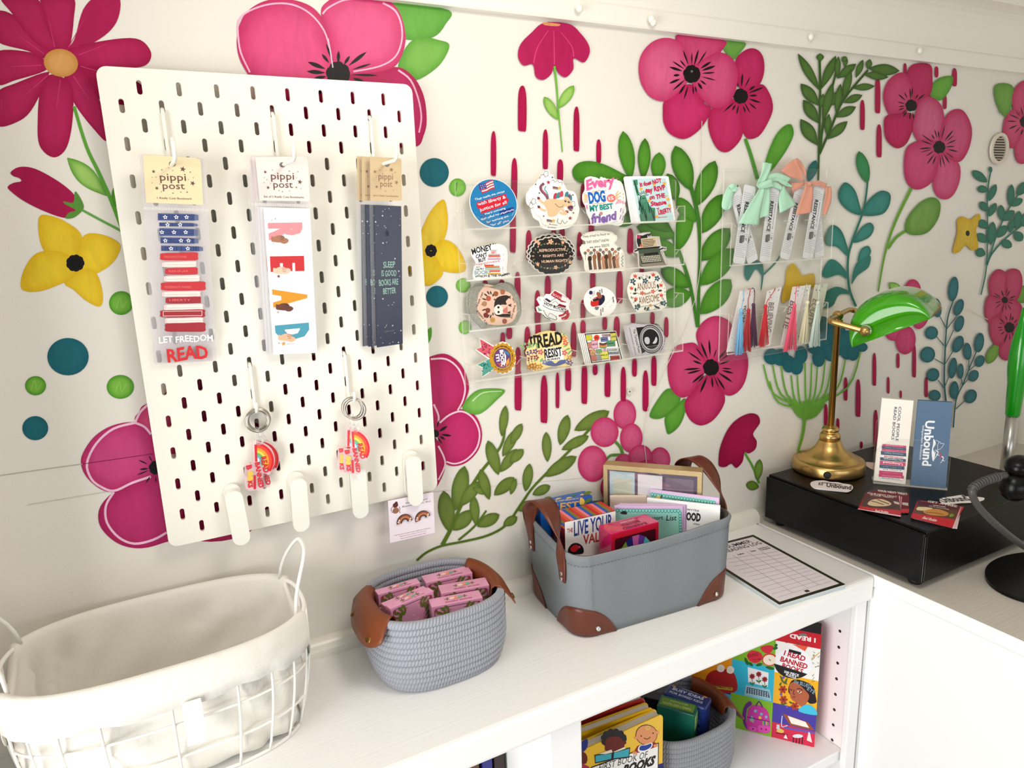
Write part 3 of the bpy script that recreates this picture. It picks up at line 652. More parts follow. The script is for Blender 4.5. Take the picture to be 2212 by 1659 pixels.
# crown moulding: flat band, concave cove, two steps
prof = [(0.0, 0.879), (-0.012, 0.879), (-0.0135, 0.882), (-0.0135, 0.905), (-0.011, 0.909)]
for i in range(9):
    a = PI / 2 * i / 8
    prof.append((-0.011 - 0.062 * (1 - math.cos(a)), 0.909 + 0.072 * math.sin(a)))
prof += [(-0.078, 0.981), (-0.080, 0.990), (-0.094, 0.994), (-0.106, 1.004), (-0.108, 1.022), (-0.124, 1.028), (-0.132, 1.045), (-0.132, 1.07), (0.0, 1.07)]
m = MB(); n = len(prof)
vs = [(-0.235, y, z) for y, z in prof] + [(1.99, y, z) for y, z in prof]
fs = [(i, n + i, n + i + 1, i + 1) for i in range(n - 1)]
m.add(vs, fs, TRIMW)
for (px, py) in ((1252, 18), (1408, 42), (1412, 48), (1753, 80), (1988, 110)):
    q = at(px, py, 1, -0.022); m.ball((q.x, q.y, q.z), (0.006, 0.004, 0.006), TRIMW, 6)
struct('trim_1', m)
m = MB()
vs = []; k = 7
bp = [(0.0, 0.024)] + [(-0.004 - 0.014 * math.sin(PI / 2 * i / 6), 0.024 - 0.018 * (1 - math.cos(PI / 2 * i / 6)) - 0.0) for i in range(7)] + [(-0.018, 0.0)]
n = len(bp)
m.add([(-0.235, y, z) for y, z in bp] + [(1.035, y, z) for y, z in bp], [(i, n + i, n + i + 1, i + 1) for i in range(n - 1)], TRIMW, False)
struct('baseboard_back', m)
m = MB(); m.tube([(1.965, -0.022, -0.85), (1.965, -0.022, 1.0)], 0.018, TRIMW, 10); struct('trim_2', m)

# ------------------------------------------------------------------ counters
# left bookcase unit and its worktop
t = thing('countertop', 'white painted wooden worktop along the mural wall, carrying the three baskets', 'countertop', Matrix.Translation((0.4, -0.13, 0)))
m = MB(); m.T = Matrix.Translation((-0.4, 0.13, 0))
m.box((-0.232, -0.272, -0.045), (1.030, -0.0006, 0.0), GRAINW)
m.build('board', t, bevel=0.007, seg=3)
t = thing('bookcase', 'white open bookcase under the worktop with a divider and peg holes', 'bookcase', Matrix.Translation((0.4, -0.13, -0.85)))
T0 = Matrix.Translation((-0.4, 0.13, 0.85))
PEGY = -0.2267
PEG = mat('dark_peg_hole', (40, 36, 34), 0.7)
m = MB(); m.T = T0; m.box((0.415, -0.250, -0.85), (0.4495, -0.012, -0.0455), COUNTW); m.box((0.400, -0.262, -0.85), (0.4495, -0.2505, -0.0455), COUNTW); m.build('divider', t, bevel=0.002)
m = MB(); m.T = T0; m.box((-0.228, -0.262, -0.85), (-0.205, -0.012, -0.0455), COUNTW)
for z in (-0.10, -0.13): 
    m.tube([(-0.2052, -0.235, z), (-0.2046, -0.235, z)], 0.003, PEG, 10)
m.build('side_panel', t, bevel=0.002)
m = MB(); m.T = T0; m.box((1.012, -0.250, -0.85), (1.0285, -0.012, -0.0455), COUNTW); m.box((1.002, -0.262, -0.85), (1.0285, -0.2505, -0.0455), COUNTW)
m.build('side_panel', t, bevel=0.002)
for i in range(8):
    m = MB(); m.T = T0; m.tube([(1.0121, PEGY, -0.1205 - 0.0314 * i), (1.0113, PEGY, -0.1205 - 0.0314 * i)], 0.0027, PEG, 10); m.build('peg_hole', t)
m = MB(); m.T = T0; m.box((0.4505, -0.248, -0.366), (1.0115, -0.014, -0.345), COUNTW); m.build('shelf', t, bevel=0.002)
m = MB(); m.T = T0; m.box((-0.2045, -0.248, -0.366), (0.4145, -0.014, -0.345), COUNTW); m.build('shelf', t, bevel=0.002)
m = MB(); m.T = T0; m.box((-0.228, -0.0118, -0.85), (1.0285, -0.004, -0.0455), COUNTW); m.build('back_panel', t)
# right desk, running towards the camera
t = thing('desk', 'white painted desk meeting the worktop at a corner, under the black cash drawer', 'desk', Matrix.Translation((1.4, -0.9, -0.85)))
T0 = Matrix.Translation((-1.4, 0.9, 0.85))
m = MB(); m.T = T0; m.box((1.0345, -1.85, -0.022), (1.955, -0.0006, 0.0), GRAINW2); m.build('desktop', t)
m = MB(); m.T = T0; m.box((1.0312, -1.85, -0.022), (1.0342, -0.0006, 0.0), COUNTW); m.build('edge_strip', t, bevel=0.0012)
m = MB(); m.T = T0; m.box((1.0335, -1.84, -0.85), (1.055, -0.262, -0.0225), COUNTW); m.box((1.0345, -0.2615, -0.85), (1.055, -0.01, -0.0225), COUNTW); m.build('front_panel', t, bevel=0.002)
# ------------------------------------------------------------------ pegboard and what hangs on it
BW = mat('cream_powder_coat', (244, 240, 228), 0.38, spec=0.45)
PLW = mat('white_plastic', (240, 238, 228), 0.35)
STEEL = mat('brushed_steel', (176, 170, 160), 0.28, metal=1.0)
CHROME = mat('bright_chrome', (225, 225, 225), 0.12, metal=1.0)
FILM = clear('clear_plastic_film', (0.99, 0.99, 0.99), 0.004, (0.8, 0.78, 0.8), 0.025, rough=0.16)
SLEEVE = clear('clear_plastic_sleeve', (0.97, 0.96, 0.965), 0.10, (0.80, 0.78, 0.80), 0.06, rough=0.12)
SLEEVEH = clear('frosted_plastic_sleeve', (0.95, 0.94, 0.95), 0.34, (0.66, 0.62, 0.66), 0.06, rough=0.15)
ACR = clear('clear_acrylic', (0.992, 0.992, 0.988), 0.010, (0.95, 0.94, 0.9), 0.045, rough=0.02)
ACRE = clear('acrylic_edge', (0.93, 0.93, 0.9), 0.42, (0.92, 0.90, 0.84), 0.10, rough=0.1)
BM = wallframe(0, -0.022, 0.2165)
t = thing('pegboard', 'tall cream metal pegboard with slots on the mural wall', 'pegboard', BM)
m = MB()
slots = []
for r in range(1, 28):
    y = 0.56 - 0.02 * r
    for x in ([0.04 * k for k in range(1, 9)] if r % 2 else [0.02 + 0.04 * k for k in range(9)]):
        slots.append(rrect(x - 0.0027, y - 0.0076, x + 0.0027, y + 0.0076, 0.00265, 3)[::-1])
m.prism([rrect(0, 0, 0.36, 0.56, 0.011, 6)] + slots, -0.005, 0.0, BW)
m.build('board', t)
for (x, y) in ((0.04, 0.52), (0.32, 0.52), (0.04, 0.04), (0.32, 0.04)):
    m = MB(); m.box((x - 0.004, y - 0.004, -0.0208), (x + 0.004, y + 0.004, -0.0052), PLW); m.build('spacer', t)
def hook(x, ytop, ybot, L, up, label):
    t = thing('pegboard_hook', label, 'hook', BM @ Matrix.Translation((x, ytop, 0)), 'white wire hooks on the pegboard')
    m = MB(); d = ybot - ytop
    pts = [(0, 0.004, -0.0075), (0, 0.003, -0.002), (0, -0.001, 0.0030), (0, -0.006, 0.0036), (0, d + 0.008, 0.0036), (0, d + 0.002, 0.0055), (0, d, 0.0105), (0, d, L - 0.008), (0, d + 0.0022, L - 0.002), (0, d + 0.008, L), (0, d + up, L)]
    m.tube(pts, 0.0022, PLW, 10); m.build('wire', t)
hook(0.06, 0.515, 0.455, 0.098, 0.021, 'white wire hook holding the plastic bookmark of red and blue books')
hook(0.18, 0.515, 0.456, 0.098, 0.021, 'white wire hook holding the bookmarks with coloured letters')
hook(0.30, 0.515, 0.457, 0.092, 0.021, 'white wire hook holding the navy starry bookmarks')
hook(0.12, 0.215, 0.158, 0.016, 0.014, 'short white wire hook holding the left pair of rainbow keychains')
hook(0.24, 0.215, 0.158, 0.034, 0.014, 'short white wire hook holding the right pair of rainbow keychains')
def clip(x, roll, label, k):
    t = thing('pegboard_clip', label, 'clip', BM @ Matrix.Translation((x, 0.056, 0)) @ Matrix.Rotation(roll, 4, 'Z'), 'white clips along the foot of the pegboard')
    m = MB(); m.prism(rrect(-0.0105, -0.058, 0.0105, 0.0125, 0.0103, 8), 0.0008, 0.0055, PLW); m.build('back_plate', t, bevel=0.0012)
    m = MB(); m.prism(rrect(-0.0105, -0.066, 0.0105, 0.0075, 0.0103, 8), 0.0135, 0.0190, PLW); m.build('lever', t, bevel=0.0018)
    m = MB(); m.tube([(-0.0085, -0.028, 0.0095), (0.0085, -0.028, 0.0095)], 0.0036, STEEL, 10); m.build('spring', t)
clip(0.080, 0.05, 'white plastic clip, leftmost along the pegboard foot', 0)
clip(0.160, -0.03, 'white plastic clip below the left keychains, second from the left', 1)
clip(0.240, -0.02, 'white plastic clip directly below the right keychains', 2)
clip(0.320, -0.01, 'white plastic clip gripping the earring card', 3)

CARDY = mat('cream_card', (240, 220, 176), 0.6); CARDP = mat('blush_card', (240, 226, 218), 0.6); CARDK = mat('kraft_card', (206, 180, 138), 0.6)
BRN = ink((104, 66, 56)); BRNL = ink((150, 112, 84))
PWHT = mat('white_paper', (245, 244, 242), 0.55)
NAVY = mat('navy_card', (28, 34, 58), 0.3)
def header(t, F, out, m_, c, rows, hole, zz, dots=True):
    m = MB(); m.prism(F.ps(*out), -0.0004, 0.0004, m_)
    x, y = F.p(*hole); m.flat(ell(x, y, 0.0035, 0.003, 0, 14), 0.0006, ink((120, 112, 104)))
    lines(m, F, 0.0006, c, rows, bold=0.004)
    return m
def sparkle(m, F, pts, c, z, r=0.0011):
    for i, (x, y, k) in enumerate(pts):
        q = F.p(x, y); m.flat(star(q[0], q[1], r * k, 5 if k > 1.5 else 4, 0.4 if k > 1.5 else 0.3, PI / 2 + i), z, c)
# plastic bookmark of a stack of books
PK = lambda x, z: BM @ Matrix.Translation((x, 0.452, z)) @ Matrix.Rotation(0.10, 4, 'X')
M1 = PK(0.06, 0.030)
t = thing('bookmark_package', 'plastic bookmark in a clear sleeve of stacked blue and red books', 'bookmark', M1, 'bookmark packages on the pegboard')
F = Face(M1, 290, 330, 3.53)
m = header(t, F, [(65, 15), (470, 38), (497, 50), (507, 80), (526, 397), (90, 380)], CARDY, BRN, [('pippi', 197, 212, 396, 214, 66), ('post', 218, 276, 386, 278, 62), ('1 Really Cute Bookmark', 175, 351, 440, 358, 17)], (290, 86), 0)
dots = [(147, 143, 1.9), (370, 125, 3), (445, 233, 2.7), (172, 270, 2), (210, 130, 1), (292, 135, .8), (427, 148, 1), (135, 187, .7), (165, 186, .7), (135, 230, .7), (195, 238, .8), (207, 297, .8), (295, 308, 1), (355, 300, .9), (403, 300, 1.2), (450, 190, .7), (412, 205, .7), (262, 115, .7)]
sparkle(m, F, dots, BRN, 0.0006)
m.build('header_card', t)
m = MB()
blue = ink((44, 66, 128), .35); dblue = ink((24, 34, 78), .35); red = ink((200, 30, 40), .35); dred = ink((164, 18, 34), .35); pk = ink((244, 210, 208), .35); cr = ink((246, 236, 226), .35); wh = ink((250, 250, 250), .4)
m.prism(F.ps((170, 450), (500, 465), (600, 1590), (175, 1600)), -0.0009, 0.0005, clear('clear_bookmark', (0.97, 0.96, 0.97), 0.06, (0.7, 0.68, 0.7), 0.06))
for i, (x0, x1, y0, y1) in enumerate(((180, 460, 462, 515), (190, 455, 532, 560), (192, 455, 575, 632), (200, 460, 645, 690), (205, 495, 708, 748))):
    m.flat(F.ps((x0, y1), (x1, y1 + 3), (x1, y0 + 6), (x0, y0)), 0.0007, blue)
    m.flat(F.ps((x1, y1 + 2), (x1 + 30, y1), (x1 + 28, y0 + 12), (x1, y0 + 6)), 0.0007, ink((96, 104, 140), .35))
    ym = (y0 + y1) / 2 + 2
    if i < 4: 
        for a, b in ((.05, .32), (.36, .62), (.66, .96)):
            xa, xb = x0 + (x1 - x0) * a, x0 + (x1 - x0) * b; m.flat(F.ps((xa, ym + 12), (xb, ym + 13), (xb, ym - 12), (xa, ym - 13)), 0.0008, dblue)
            m.flat(F.ps((xa + 5, ym + 8), (xb - 5, ym + 9), (xb - 5, ym - 8), (xa + 5, ym - 9)), 0.0009, blue)
    else:
        for f in (.1, .16, .4, .52, .84, .9): xa = x0 + (x1 - x0) * f; m.flat(F.ps((xa, ym + 15), (xa + 6, ym + 15), (xa + 6, ym - 15), (xa, ym - 15)), 0.0008, dblue)
    for f in ((.2, .5, .78), (.24, .6), (.07, .42, .76), (.14, .6, .82), (.26, .7))[i]:
        q = F.p(x0 + (x1 - x0) * f, ym); m.flat(star(q[0], q[1], 0.0027, 5, .5), 0.0011, wh); m.flat(star(q[0], q[1], 0.0013, 5, .5), 0.0012, blue)
for i, (x0, x1, y0, y1, c) in enumerate(((198, 484, 765, 820, 1), (212, 470, 832, 872, 0), (236, 482, 880, 928, 1), (228, 496, 938, 982, 0), (206, 540, 988, 1050, 1), (214, 502, 1058, 1098, 0), (240, 506, 1102, 1148, 2), (228, 522, 1155, 1202, 0), (200, 536, 1200, 1255, 2), (236, 522, 1260, 1300, 0), (236, 540, 1300, 1364, 2))):
    m.flat(smooth(F.ps((x0, (y0 + y1) / 2), (x0 + 10, y1 - 2), ((x0 + x1) / 2, y1), (x1 - 8, y1 - 2), (x1, (y0 + y1) / 2 - 4), (x1 - 8, y0 - 6), ((x0 + x1) / 2, y0 - 3), (x0 + 10, y0 + 2)), 3), 0.0007, (pk, red, dred)[c])
    if c == 0: m.flat(F.ps((x0 + 18, y1 - 6), (x1 - 4, y1 - 12), (x1 - 4, y0 + 2), (x0 + 18, y0 + 8)), 0.0008, cr); m.flat(F.ps((x0 + 24, y1 - 16), (x1 - 10, y1 - 20), (x1 - 10, y1 - 24), (x0 + 24, y1 - 20)), 0.0009, ink((214, 190, 178)))
    elif i in (0, 2, 4, 6): 
        lines(m, F, 0.0008, ink((232, 120, 112)), [({0: 'THE CONSTITUTION', 2: 'RULE OF LAW', 4: 'FEDERALIST PAPERS', 6: 'LIBERTY'}[i], x0 + 28, y1 - 18, x0 + 28 + (x1 - x0) * .6, y1 - 18, 20)], bold=0.0)
    elif i == 8:
        for d, cc in ((8, ink((242, 200, 196))), (13, dred)): m.flat(F.ps((x0 + 10 + d, y1 - d), (x1 - 10 - d, y1 - d - 4), (x1 - 10 - d, y0 + d - 6), (x0 + 10 + d, y0 + d - 2)), 0.0007 + d * 0.00001, cc)
lines(m, F, 0.0009, wh, [('LET FREEDOM', 190, 1450, 600, 1432, 56)], bold=0.02, wob=0.0006)
lines(m, F, 0.0009, ink((214, 40, 44)), [('READ', 255, 1590, 566, 1562, 112)], bold=0.035, wob=0.001)
m.build('bookmark', t)
def sleeve(t, F, out, seal, mm=None, d=0.0016):
    m = MB(); o = F.ps(*out)
    m.flat(o, d, FILM); m.flat(o, -d, mm or SLEEVE)
    if seal: 
        (xa, ya, xb, yb, w) = seal
        for i in range(40):
            f = i / 39; x, y = xa + (xb - xa) * f, ya + (yb - ya) * f
            m.flat(F.ps((x, y + w / 2), (x + (xb - xa) / 90, y + w / 2), (x + (xb - xa) / 90, y - w / 2), (x, y - w / 2)), d + 0.0002, ink((236, 228, 226)))
    m.build('sleeve', t)
sleeve(t, F, [(40, 8), (540, 42), (630, 1588), (150, 1615)], (72, 422, 556, 436, 20), SLEEVEH)

# letter bookmarks
M2 = PK(0.18, 0.034)
t = thing('bookmark_package', 'white bookmark of coloured letters and signing hands, front of the middle hook', 'bookmark', M2, 'bookmark packages on the pegboard')
F = Face(M2, 530, 300, 3.383)
hdr2 = [(72, 132), (430, 128), (452, 140), (458, 170), (470, 456), (104, 450)]
m = header(t, F, hdr2, CARDP, BRN, [('pippi', 187, 296, 356, 298, 62), ('post', 205, 356, 347, 358, 58), ('Set of 2 Really Cute Bookmarks', 134, 428, 428, 434, 17)], (270, 190), 0)
sparkle(m, F, [(145, 242, 1.9), (398, 315, 2.8), (165, 356, 2), (372, 355, 1.4), (197, 228, .9), (320, 237, 1), (383, 240, 1), (136, 283, .7), (157, 298, .7), (135, 320, .7), (183, 326, .7), (245, 378, .9), (270, 385, 1), (322, 380, .8), (372, 285, .7), (404, 364, .8)], BRN, 0.0006)
m.build('header_card', t)
m = MB(); m.prism(F.ps((132, 500), (470, 508), (525, 1563), (205, 1576)), -0.0005, 0.0006, PWHT)
for ch, xa, ya, xb, yb, h, c in (('R', 184, 614, 194, 742, 248, (238, 146, 152)), ('E', 200, 858, 206, 972, 246, (206, 34, 38)), ('A', 216, 1098, 226, 1232, 250, (222, 150, 18)), ('D', 236, 1362, 246, 1476, 246, (72, 156, 180))):
    lines(m, F, 0.0008, ink(c), [(ch, xa, ya, xb, yb, h)], bold=0.07)
def hand(m, F, x, y, c, dk, flip):
    """a small printed fist with folded fingers and thumb"""
    m.flat(smooth(F.ps((x, y + 25), (x + 30, y + 32), (x + 66, y + 34), (x + 92, y + 20), (x + 95, y - 4), (x + 72, y - 18), (x + 40, y - 16), (x + 18, y - 6), (x, y - 10)), 4), 0.0010, ink(c))
    m.flat(leafout(F.p(x + 56, y + 26), F.p(x + 126, y + (20 if flip else 2)), 0.0068), 0.0011, ink(c))
    for k in range(3): m.flat(ribbon(F.ps((x + 62 + k * 2, y - 8 + k * 12), (x + 80, y - 9 + k * 12), (x + 92, y - 6 + k * 12)), 0.0007), 0.0012, ink(dk))
hand(m, F, 190, 722, (172, 116, 86), (120, 70, 50), True); hand(m, F, 204, 952, (240, 200, 174), (190, 130, 104), False); hand(m, F, 224, 1218, (104, 54, 36), (60, 28, 18), True); hand(m, F, 242, 1440, (232, 186, 150), (176, 120, 90), True)
sparkle(m, F, [(278, 1496, 3)], ink((224, 160, 60)), 0.0009); sparkle(m, F, [(242, 1004, 2.2), (245, 1492, 1.1), (217, 584, 1)], ink((130, 40, 60)), 0.0009); sparkle(m, F, [(238, 1266, 2), (204, 763, 1), (192, 596, 1.2)], ink((180, 176, 180)), 0.0009)
lines(m, F, 0.0009, ink((170, 166, 166)), [('pippi post', 302, 1500, 364, 1498, 9)], bold=0.0)
m.build('bookmark', t)
sleeve(t, F, [(40, 118), (464, 128), (548, 1563), (155, 1582)], (70, 476, 482, 490, 22))
for k, (dx, dz, r) in enumerate(((-0.0025, -0.0062, 0.004), (-0.0045, -0.0105, 0.010))):
    c = dup(t, M2 @ Matrix.Translation((dx, 0, dz)) @ Matrix.Rotation(-r, 4, 'Z'), ('white letter bookmark second in the middle hook stack, only its edges showing', 'white letter bookmark at the back of the middle hook stack')[k])
# navy bookmarks
M3 = PK(0.30, 0.040)
t = thing('bookmark_package', 'navy starry bookmark with pale green lettering, front of the right hook', 'bookmark', M3, 'bookmark packages on the pegboard')
F = Face(M3, 770, 300, 3.529)
m = header(t, F, [(102, 135), (325, 148), (342, 160), (345, 470), (106, 474)], CARDK, BRNL, [('pippi', 167, 308, 277, 312, 58), ('post', 180, 364, 272, 366, 56), ('Set of 2 Really Cute Bookmarks', 128, 436, 318, 444, 14)], (232, 195, 0)[:2], 0)
sparkle(m, F, [(140, 250, 2.2), (265, 235, 2.8), (304, 332, 2.6), (153, 365, 2), (175, 236, .9), (222, 240, .7), (295, 256, 1), (150, 290, .7), (220, 398, 1), (180, 385, .7), (280, 392, .9), (135, 310, .6), (310, 300, .6)], BRNL, 0.0006)
m.build('header_card', t)
m = MB(); m.prism(F.ps((134, 504), (340, 513), (352, 1560), (156, 1590)), -0.0005, 0.0006, NAVY)
TT = ink((150, 186, 172))
lines(m, F, 0.0009, TT, [('SLEEP', 203, 982, 293, 978, 54), ('IS GOOD', 190, 1048, 303, 1042, 52), ('BOOKS ARE', 172, 1120, 318, 1108, 54), ('BETTER', 203, 1184, 300, 1176, 52)], bold=0.012, wob=0.0004)
random.seed(3)
wd = ink((214, 218, 222))
for i in range(46):
    fx, fy = random.random(), random.random()
    if .40 < fy < .66 and .1 < fx < .9: continue
    q = F.p(142 + fx * 190 + fy * 14, 520 + fy * 1040)
    m.flat(star(q[0], q[1], random.choice((.0006, .0008, .0014)), 4, .4), 0.0008, wd)
q = F.p(233, 720); m.flat(ell(q[0], q[1], 0.0026, 0.004, 0, 14), 0.0008, ink((20, 24, 44)))
lines(m, F, 0.0009, ink((110, 116, 130)), [('pippi post', 215, 1472, 288, 1464, 16)], bold=0.0)
m.build('bookmark', t)
sleeve(t, F, [(92, 128), (345, 150), (354, 1555), (125, 1598)], None)
for k, (dx, dz, r) in enumerate(((-0.008, -0.008, 0.006), (-0.0125, -0.013, 0.012))):
    dup(t, M3 @ Matrix.Translation((dx, 0, dz)) @ Matrix.Rotation(-r, 4, 'Z'), ('navy starry bookmark second in the right hook stack, offset to the left', 'navy starry bookmark at the back of the right hook stack')[k])

# ------------------------------------------------------------------ keychains
def keychain(M, F, label):
    t = thing('keychain', label, 'keychain', M, 'rainbow keychains on the pegboard')
    m = MB()
    cx, cy = F.p(318, 335)
    for z, o in ((0.0, 0.0), (0.0018, 0.0012)):
        pts = [(cx + o + 0.0132 * math.cos(a), cy + 0.0138 * math.sin(a), z) for a in [2 * PI * i / 40 for i in range(40)]]
        m.tube(pts, 0.0017, STEEL, 8, True)
    m.build('split_ring', t)
    cl = clear('clear_link', (0.96, 0.96, 0.96), 0.2, (0.9, 0.88, 0.88), 0.12)
    m = MB(); a, b = F.p(318, 440), F.p(340, 550)
    m.tube([(a[0] - 0.002, a[1] + 0.004, 0.0), (a[0] - 0.003, a[1] - 0.004, 0.002), (b[0] - 0.003, b[1] + 0.003, 0.003)], 0.0010, cl, 8)
    m.tube([(a[0] + 0.002, a[1] + 0.004, 0.0), (a[0] + 0.003, a[1] - 0.004, 0.002), (b[0] + 0.003, b[1] + 0.003, 0.003)], 0.0010, cl, 8)
    m.tube([(b[0] + 0.0042 * math.cos(2 * PI * i / 16), b[1] + 0.0005 + 0.0042 * math.sin(2 * PI * i / 16), 0.003) for i in range(16)], 0.0016, cl, 8, True)
    m.build('link', t)
    m = MB()
    out = F.ps((270, 555), (330, 555), (400, 572), (462, 620), (498, 700), (498, 780), (470, 850), (438, 898), (378, 890), (372, 1042), (312, 1056), (196, 1045), (184, 800), (200, 780), (272, 762))
    m.prism(smooth(out, 3), 0.0012, 0.0036, clear('clear_charm_rim', (0.98, 0.92, 0.93), 0.5, (0.95, 0.72, 0.74), 0.1))
    m.flat(F.ps((283, 578), (330, 575), (352, 580), (348, 765), (288, 765)), 0.0038, ink((250, 236, 236)))
    c = (300, 752)
    for r0, r1, col in ((166, 190, (214, 26, 36)), (138, 166, (232, 74, 52)), (112, 138, (240, 160, 40)), (88, 112, (244, 208, 80)), (62, 88, (112, 176, 104)), (40, 62, (96, 178, 190))):
        arc = lambda r, s: [(c[0] + r * math.cos(a), c[1] + r * math.sin(a)) for a in [(-88 + 124 * i / 18) * PI / 180 for i in range(19)]][::s]
        m.flat(F.ps(*(arc(r1, 1) + arc(r0, -1))), 0.0039, ink(col, .25))
    RD = ink((208, 34, 48), .25)
    m.flat(F.ps((285, 580), (312, 578), (318, 760), (292, 762)), 0.0040, RD); m.flat(F.ps((278, 900), (300, 900), (302, 1048), (276, 1046)), 0.0041, RD)
    lines(m, F, 0.0043, RD, [('READ', 350, 712, 386, 880, 66), ('BANNED', 292, 768, 334, 1036, 56)], bold=0.04)
    lines(m, F, 0.0043, RD, [('B', 200, 800, 208, 848, 62), ('KS', 216, 964, 224, 1036, 54)], bold=0.05)
    for (x, y) in ((243, 884), (241, 934)): q = F.p(x, y); m.flat(ell(q[0], q[1], 0.0037, 0.0034), 0.0042, ink((236, 190, 74), .25))
    m.build('charm', t)
    return t
K1 = BM @ Matrix.Translation((0.12, 0.158, 0.0105))
F = Face(K1, 490, 840, 4.88)
k1 = keychain(K1, F, 'rainbow keychain in front on the left short hook, yellow dots showing')
R_ = lambda a, ax='Z': Matrix.Rotation(a, 4, ax)
dup(k1, BM @ Matrix.Translation((0.1205, 0.158, 0.0052)) @ R_(0.10), 'rainbow keychain behind, peeking out to the right on the left short hook')
dup(k1, BM @ Matrix.Translation((0.240, 0.158, 0.0275)) @ R_(0.05) @ R_(-0.5, 'Y'), 'rainbow keychain in front on the right short hook')
dup(k1, BM @ Matrix.Translation((0.240, 0.158, 0.0200)) @ R_(-0.03) @ R_(-0.5, 'Y'), 'rainbow keychain behind the front one on the right short hook')

# ------------------------------------------------------------------ earring card
E1 = BM @ Matrix.Translation((0.32, 0.0, 0.0098))
t = thing('earring_card', 'white card with a pair of brown rainbow earrings in a clear bag under the pegboard', 'earrings', E1)
F = Face(E1, 820, 960, 7.21)
m = MB(); m.prism(F.ps((130, 880), (835, 745), (860, 1375), (165, 1535)), -0.0004, 0.0004, mat('lilac_white_card', (238, 228, 236), .55))
lines(m, F, 0.0006, ink((90, 70, 80)), [('Remember, Inc', 345, 985, 800, 890, 30), ('Always', 400, 925, 480, 908, 28), ('our sky', 680, 866, 745, 852, 24)], bold=0.0, shear=0.25)
lines(m, F, 0.0006, ink((150, 70, 80)), [('Your free next exception is growingly sourced this year', 225, 1425, 795, 1302, 16), ('Please leave your reviews at our www site', 310, 1440, 720, 1350, 16), ('www.remembersomeoneinc.com', 320, 1475, 720, 1385, 18)], bold=0.0, shear=0.2)
for (x, y, r, c) in ((245, 945, 34, (96, 44, 40)), (258, 910, 18, (70, 30, 34)), (240, 975, 22, (226, 170, 140)), (250, 1030, 40, (150, 104, 80))):
    q = F.p(x, y); m.flat(ell(q[0], q[1], r / 7210 * .85, r / 7210 * .8), 0.0005 + r * 1e-6, ink(c))
for i in range(10):
    q = F.p(185 + (i % 2) * 125 + random.uniform(-12, 12), 975 + (i // 2) * 20); m.flat(star(q[0], q[1], .0011, 5, .4), 0.0007, ink((110, 60, 50)))
m.build('card', t)
for (x, y, r) in ((385, 1205, 0.06), (668, 1150, 0.22)):
    q = F.p(x, y); m = MB(); m.T = Matrix.Translation((q[0], q[1], 0)) @ R_(r)
    arc = lambda r, s: [(r * math.cos(PI * i / 14), r * 1.02 * math.sin(PI * i / 14)) for i in range(15)][::s]
    m.prism(arc(.0118, 1) + arc(.0042, -1), 0.0006, 0.0026, ink((60, 34, 28), .3))
    for r0, r1, c in ((.0090, .0112, (150, 84, 54)), (.0068, .0090, (196, 128, 92)), (.0048, .0068, (110, 64, 48))): m.flat(arc(r1, 1) + arc(r0, -1), 0.0028, ink(c, .3))
    for (dx, dy) in ((-.0095, .003), (-.008, .0055), (.009, .0035), (.0075, .001)): m.flat(star(dx, dy, .0017, 5, .5), 0.003, ink((246, 238, 232)))
    m.build('earring', t)
m = MB(); m.prism(F.ps((80, 888), (838, 740), (866, 1385), (84, 1560)), -0.0008, -0.0005, SLEEVE)
m.build('bag', t)
# ------------------------------------------------------------------ acrylic racks on the wall
def rack(name, label, x0, x1, z0, z1, bottoms, hgt, depth, divs, scoop, tab):
    M = wallframe(0, -0.0058, 0)
    O = Matrix.Translation(((x0 + x1) / 2, z0, 0))
    t = thing(name, label, 'rack', M @ O)
    m = MB(); m.T = O.inverted()
    m.prism(rrect(x0, z0, x1, z1, 0.004), 0.0, 0.003, ACR, ACRE); m.build('back_panel', t)
    for hb in bottoms:
        m = MB(); m.T = O.inverted(); d0, d1 = 0.0032, depth
        out = [(x0, 0), (x1, 0)]; ds = divs[::-1]
        for a, b in zip(ds[:-1], ds[1:]):
            out += [(a, hgt), (a - tab, hgt), (a - tab - .004, hgt - scoop * .3), (a - tab - .007, hgt - scoop * .8), (a - tab - .012, hgt - scoop), (b + tab + .012, hgt - scoop), (b + tab + .007, hgt - scoop * .8), (b + tab + .004, hgt - scoop * .3), (b + tab, hgt), (b, hgt)]
        out = [(x, y + hb) for x, y in out]
        m.prism(out, d1 - 0.0022, d1, ACR, ACRE)
        m.box((x0, hb, d0), (x1, hb + 0.0022, d1 - 0.0024), ACR); m.box((x0, hb, d1 - .0024), (x1, hb + .0022, d1 - .0022), ACRE)
        tr = m.build('tray', t)
        for x in divs:
            m = MB(); m.T = O.inverted(); m.box((x - 0.001, hb + 0.0024, d0), (x + 0.001, hb + hgt - 0.001, d1 - 0.0024), ACR)
            m.box((x - 0.001, hb + hgt - 0.001, d0), (x + 0.001, hb + hgt, d1 - 0.0024), ACRE); m.build('divider', tr)
    for (x, z) in ((x0 + 0.03, z1 - 0.03), (x1 - 0.03, z1 - 0.03)):
        m = MB(); m.T = O.inverted() @ Matrix.Translation((x, z, 0.003)); m.lathe([(0.0034, 0), (0.0034, 0.0006), (0.002, 0.0014)], STEEL, 12)
        m.box((-0.0017, -0.0003, 0.0013), (0.0017, 0.0003, 0.0016), ink((40, 38, 36))); m.build('screw', t)
    return t
rack('acrylic_rack', 'clear acrylic rack of four trays full of stickers', 0.420, 0.818, 0.3635, 0.656, (0.588, 0.5175, 0.4455, 0.3715), 0.0255, 0.0265, [0.421, 0.513, 0.604, 0.6985, 0.817], 0.0085, 0.010)
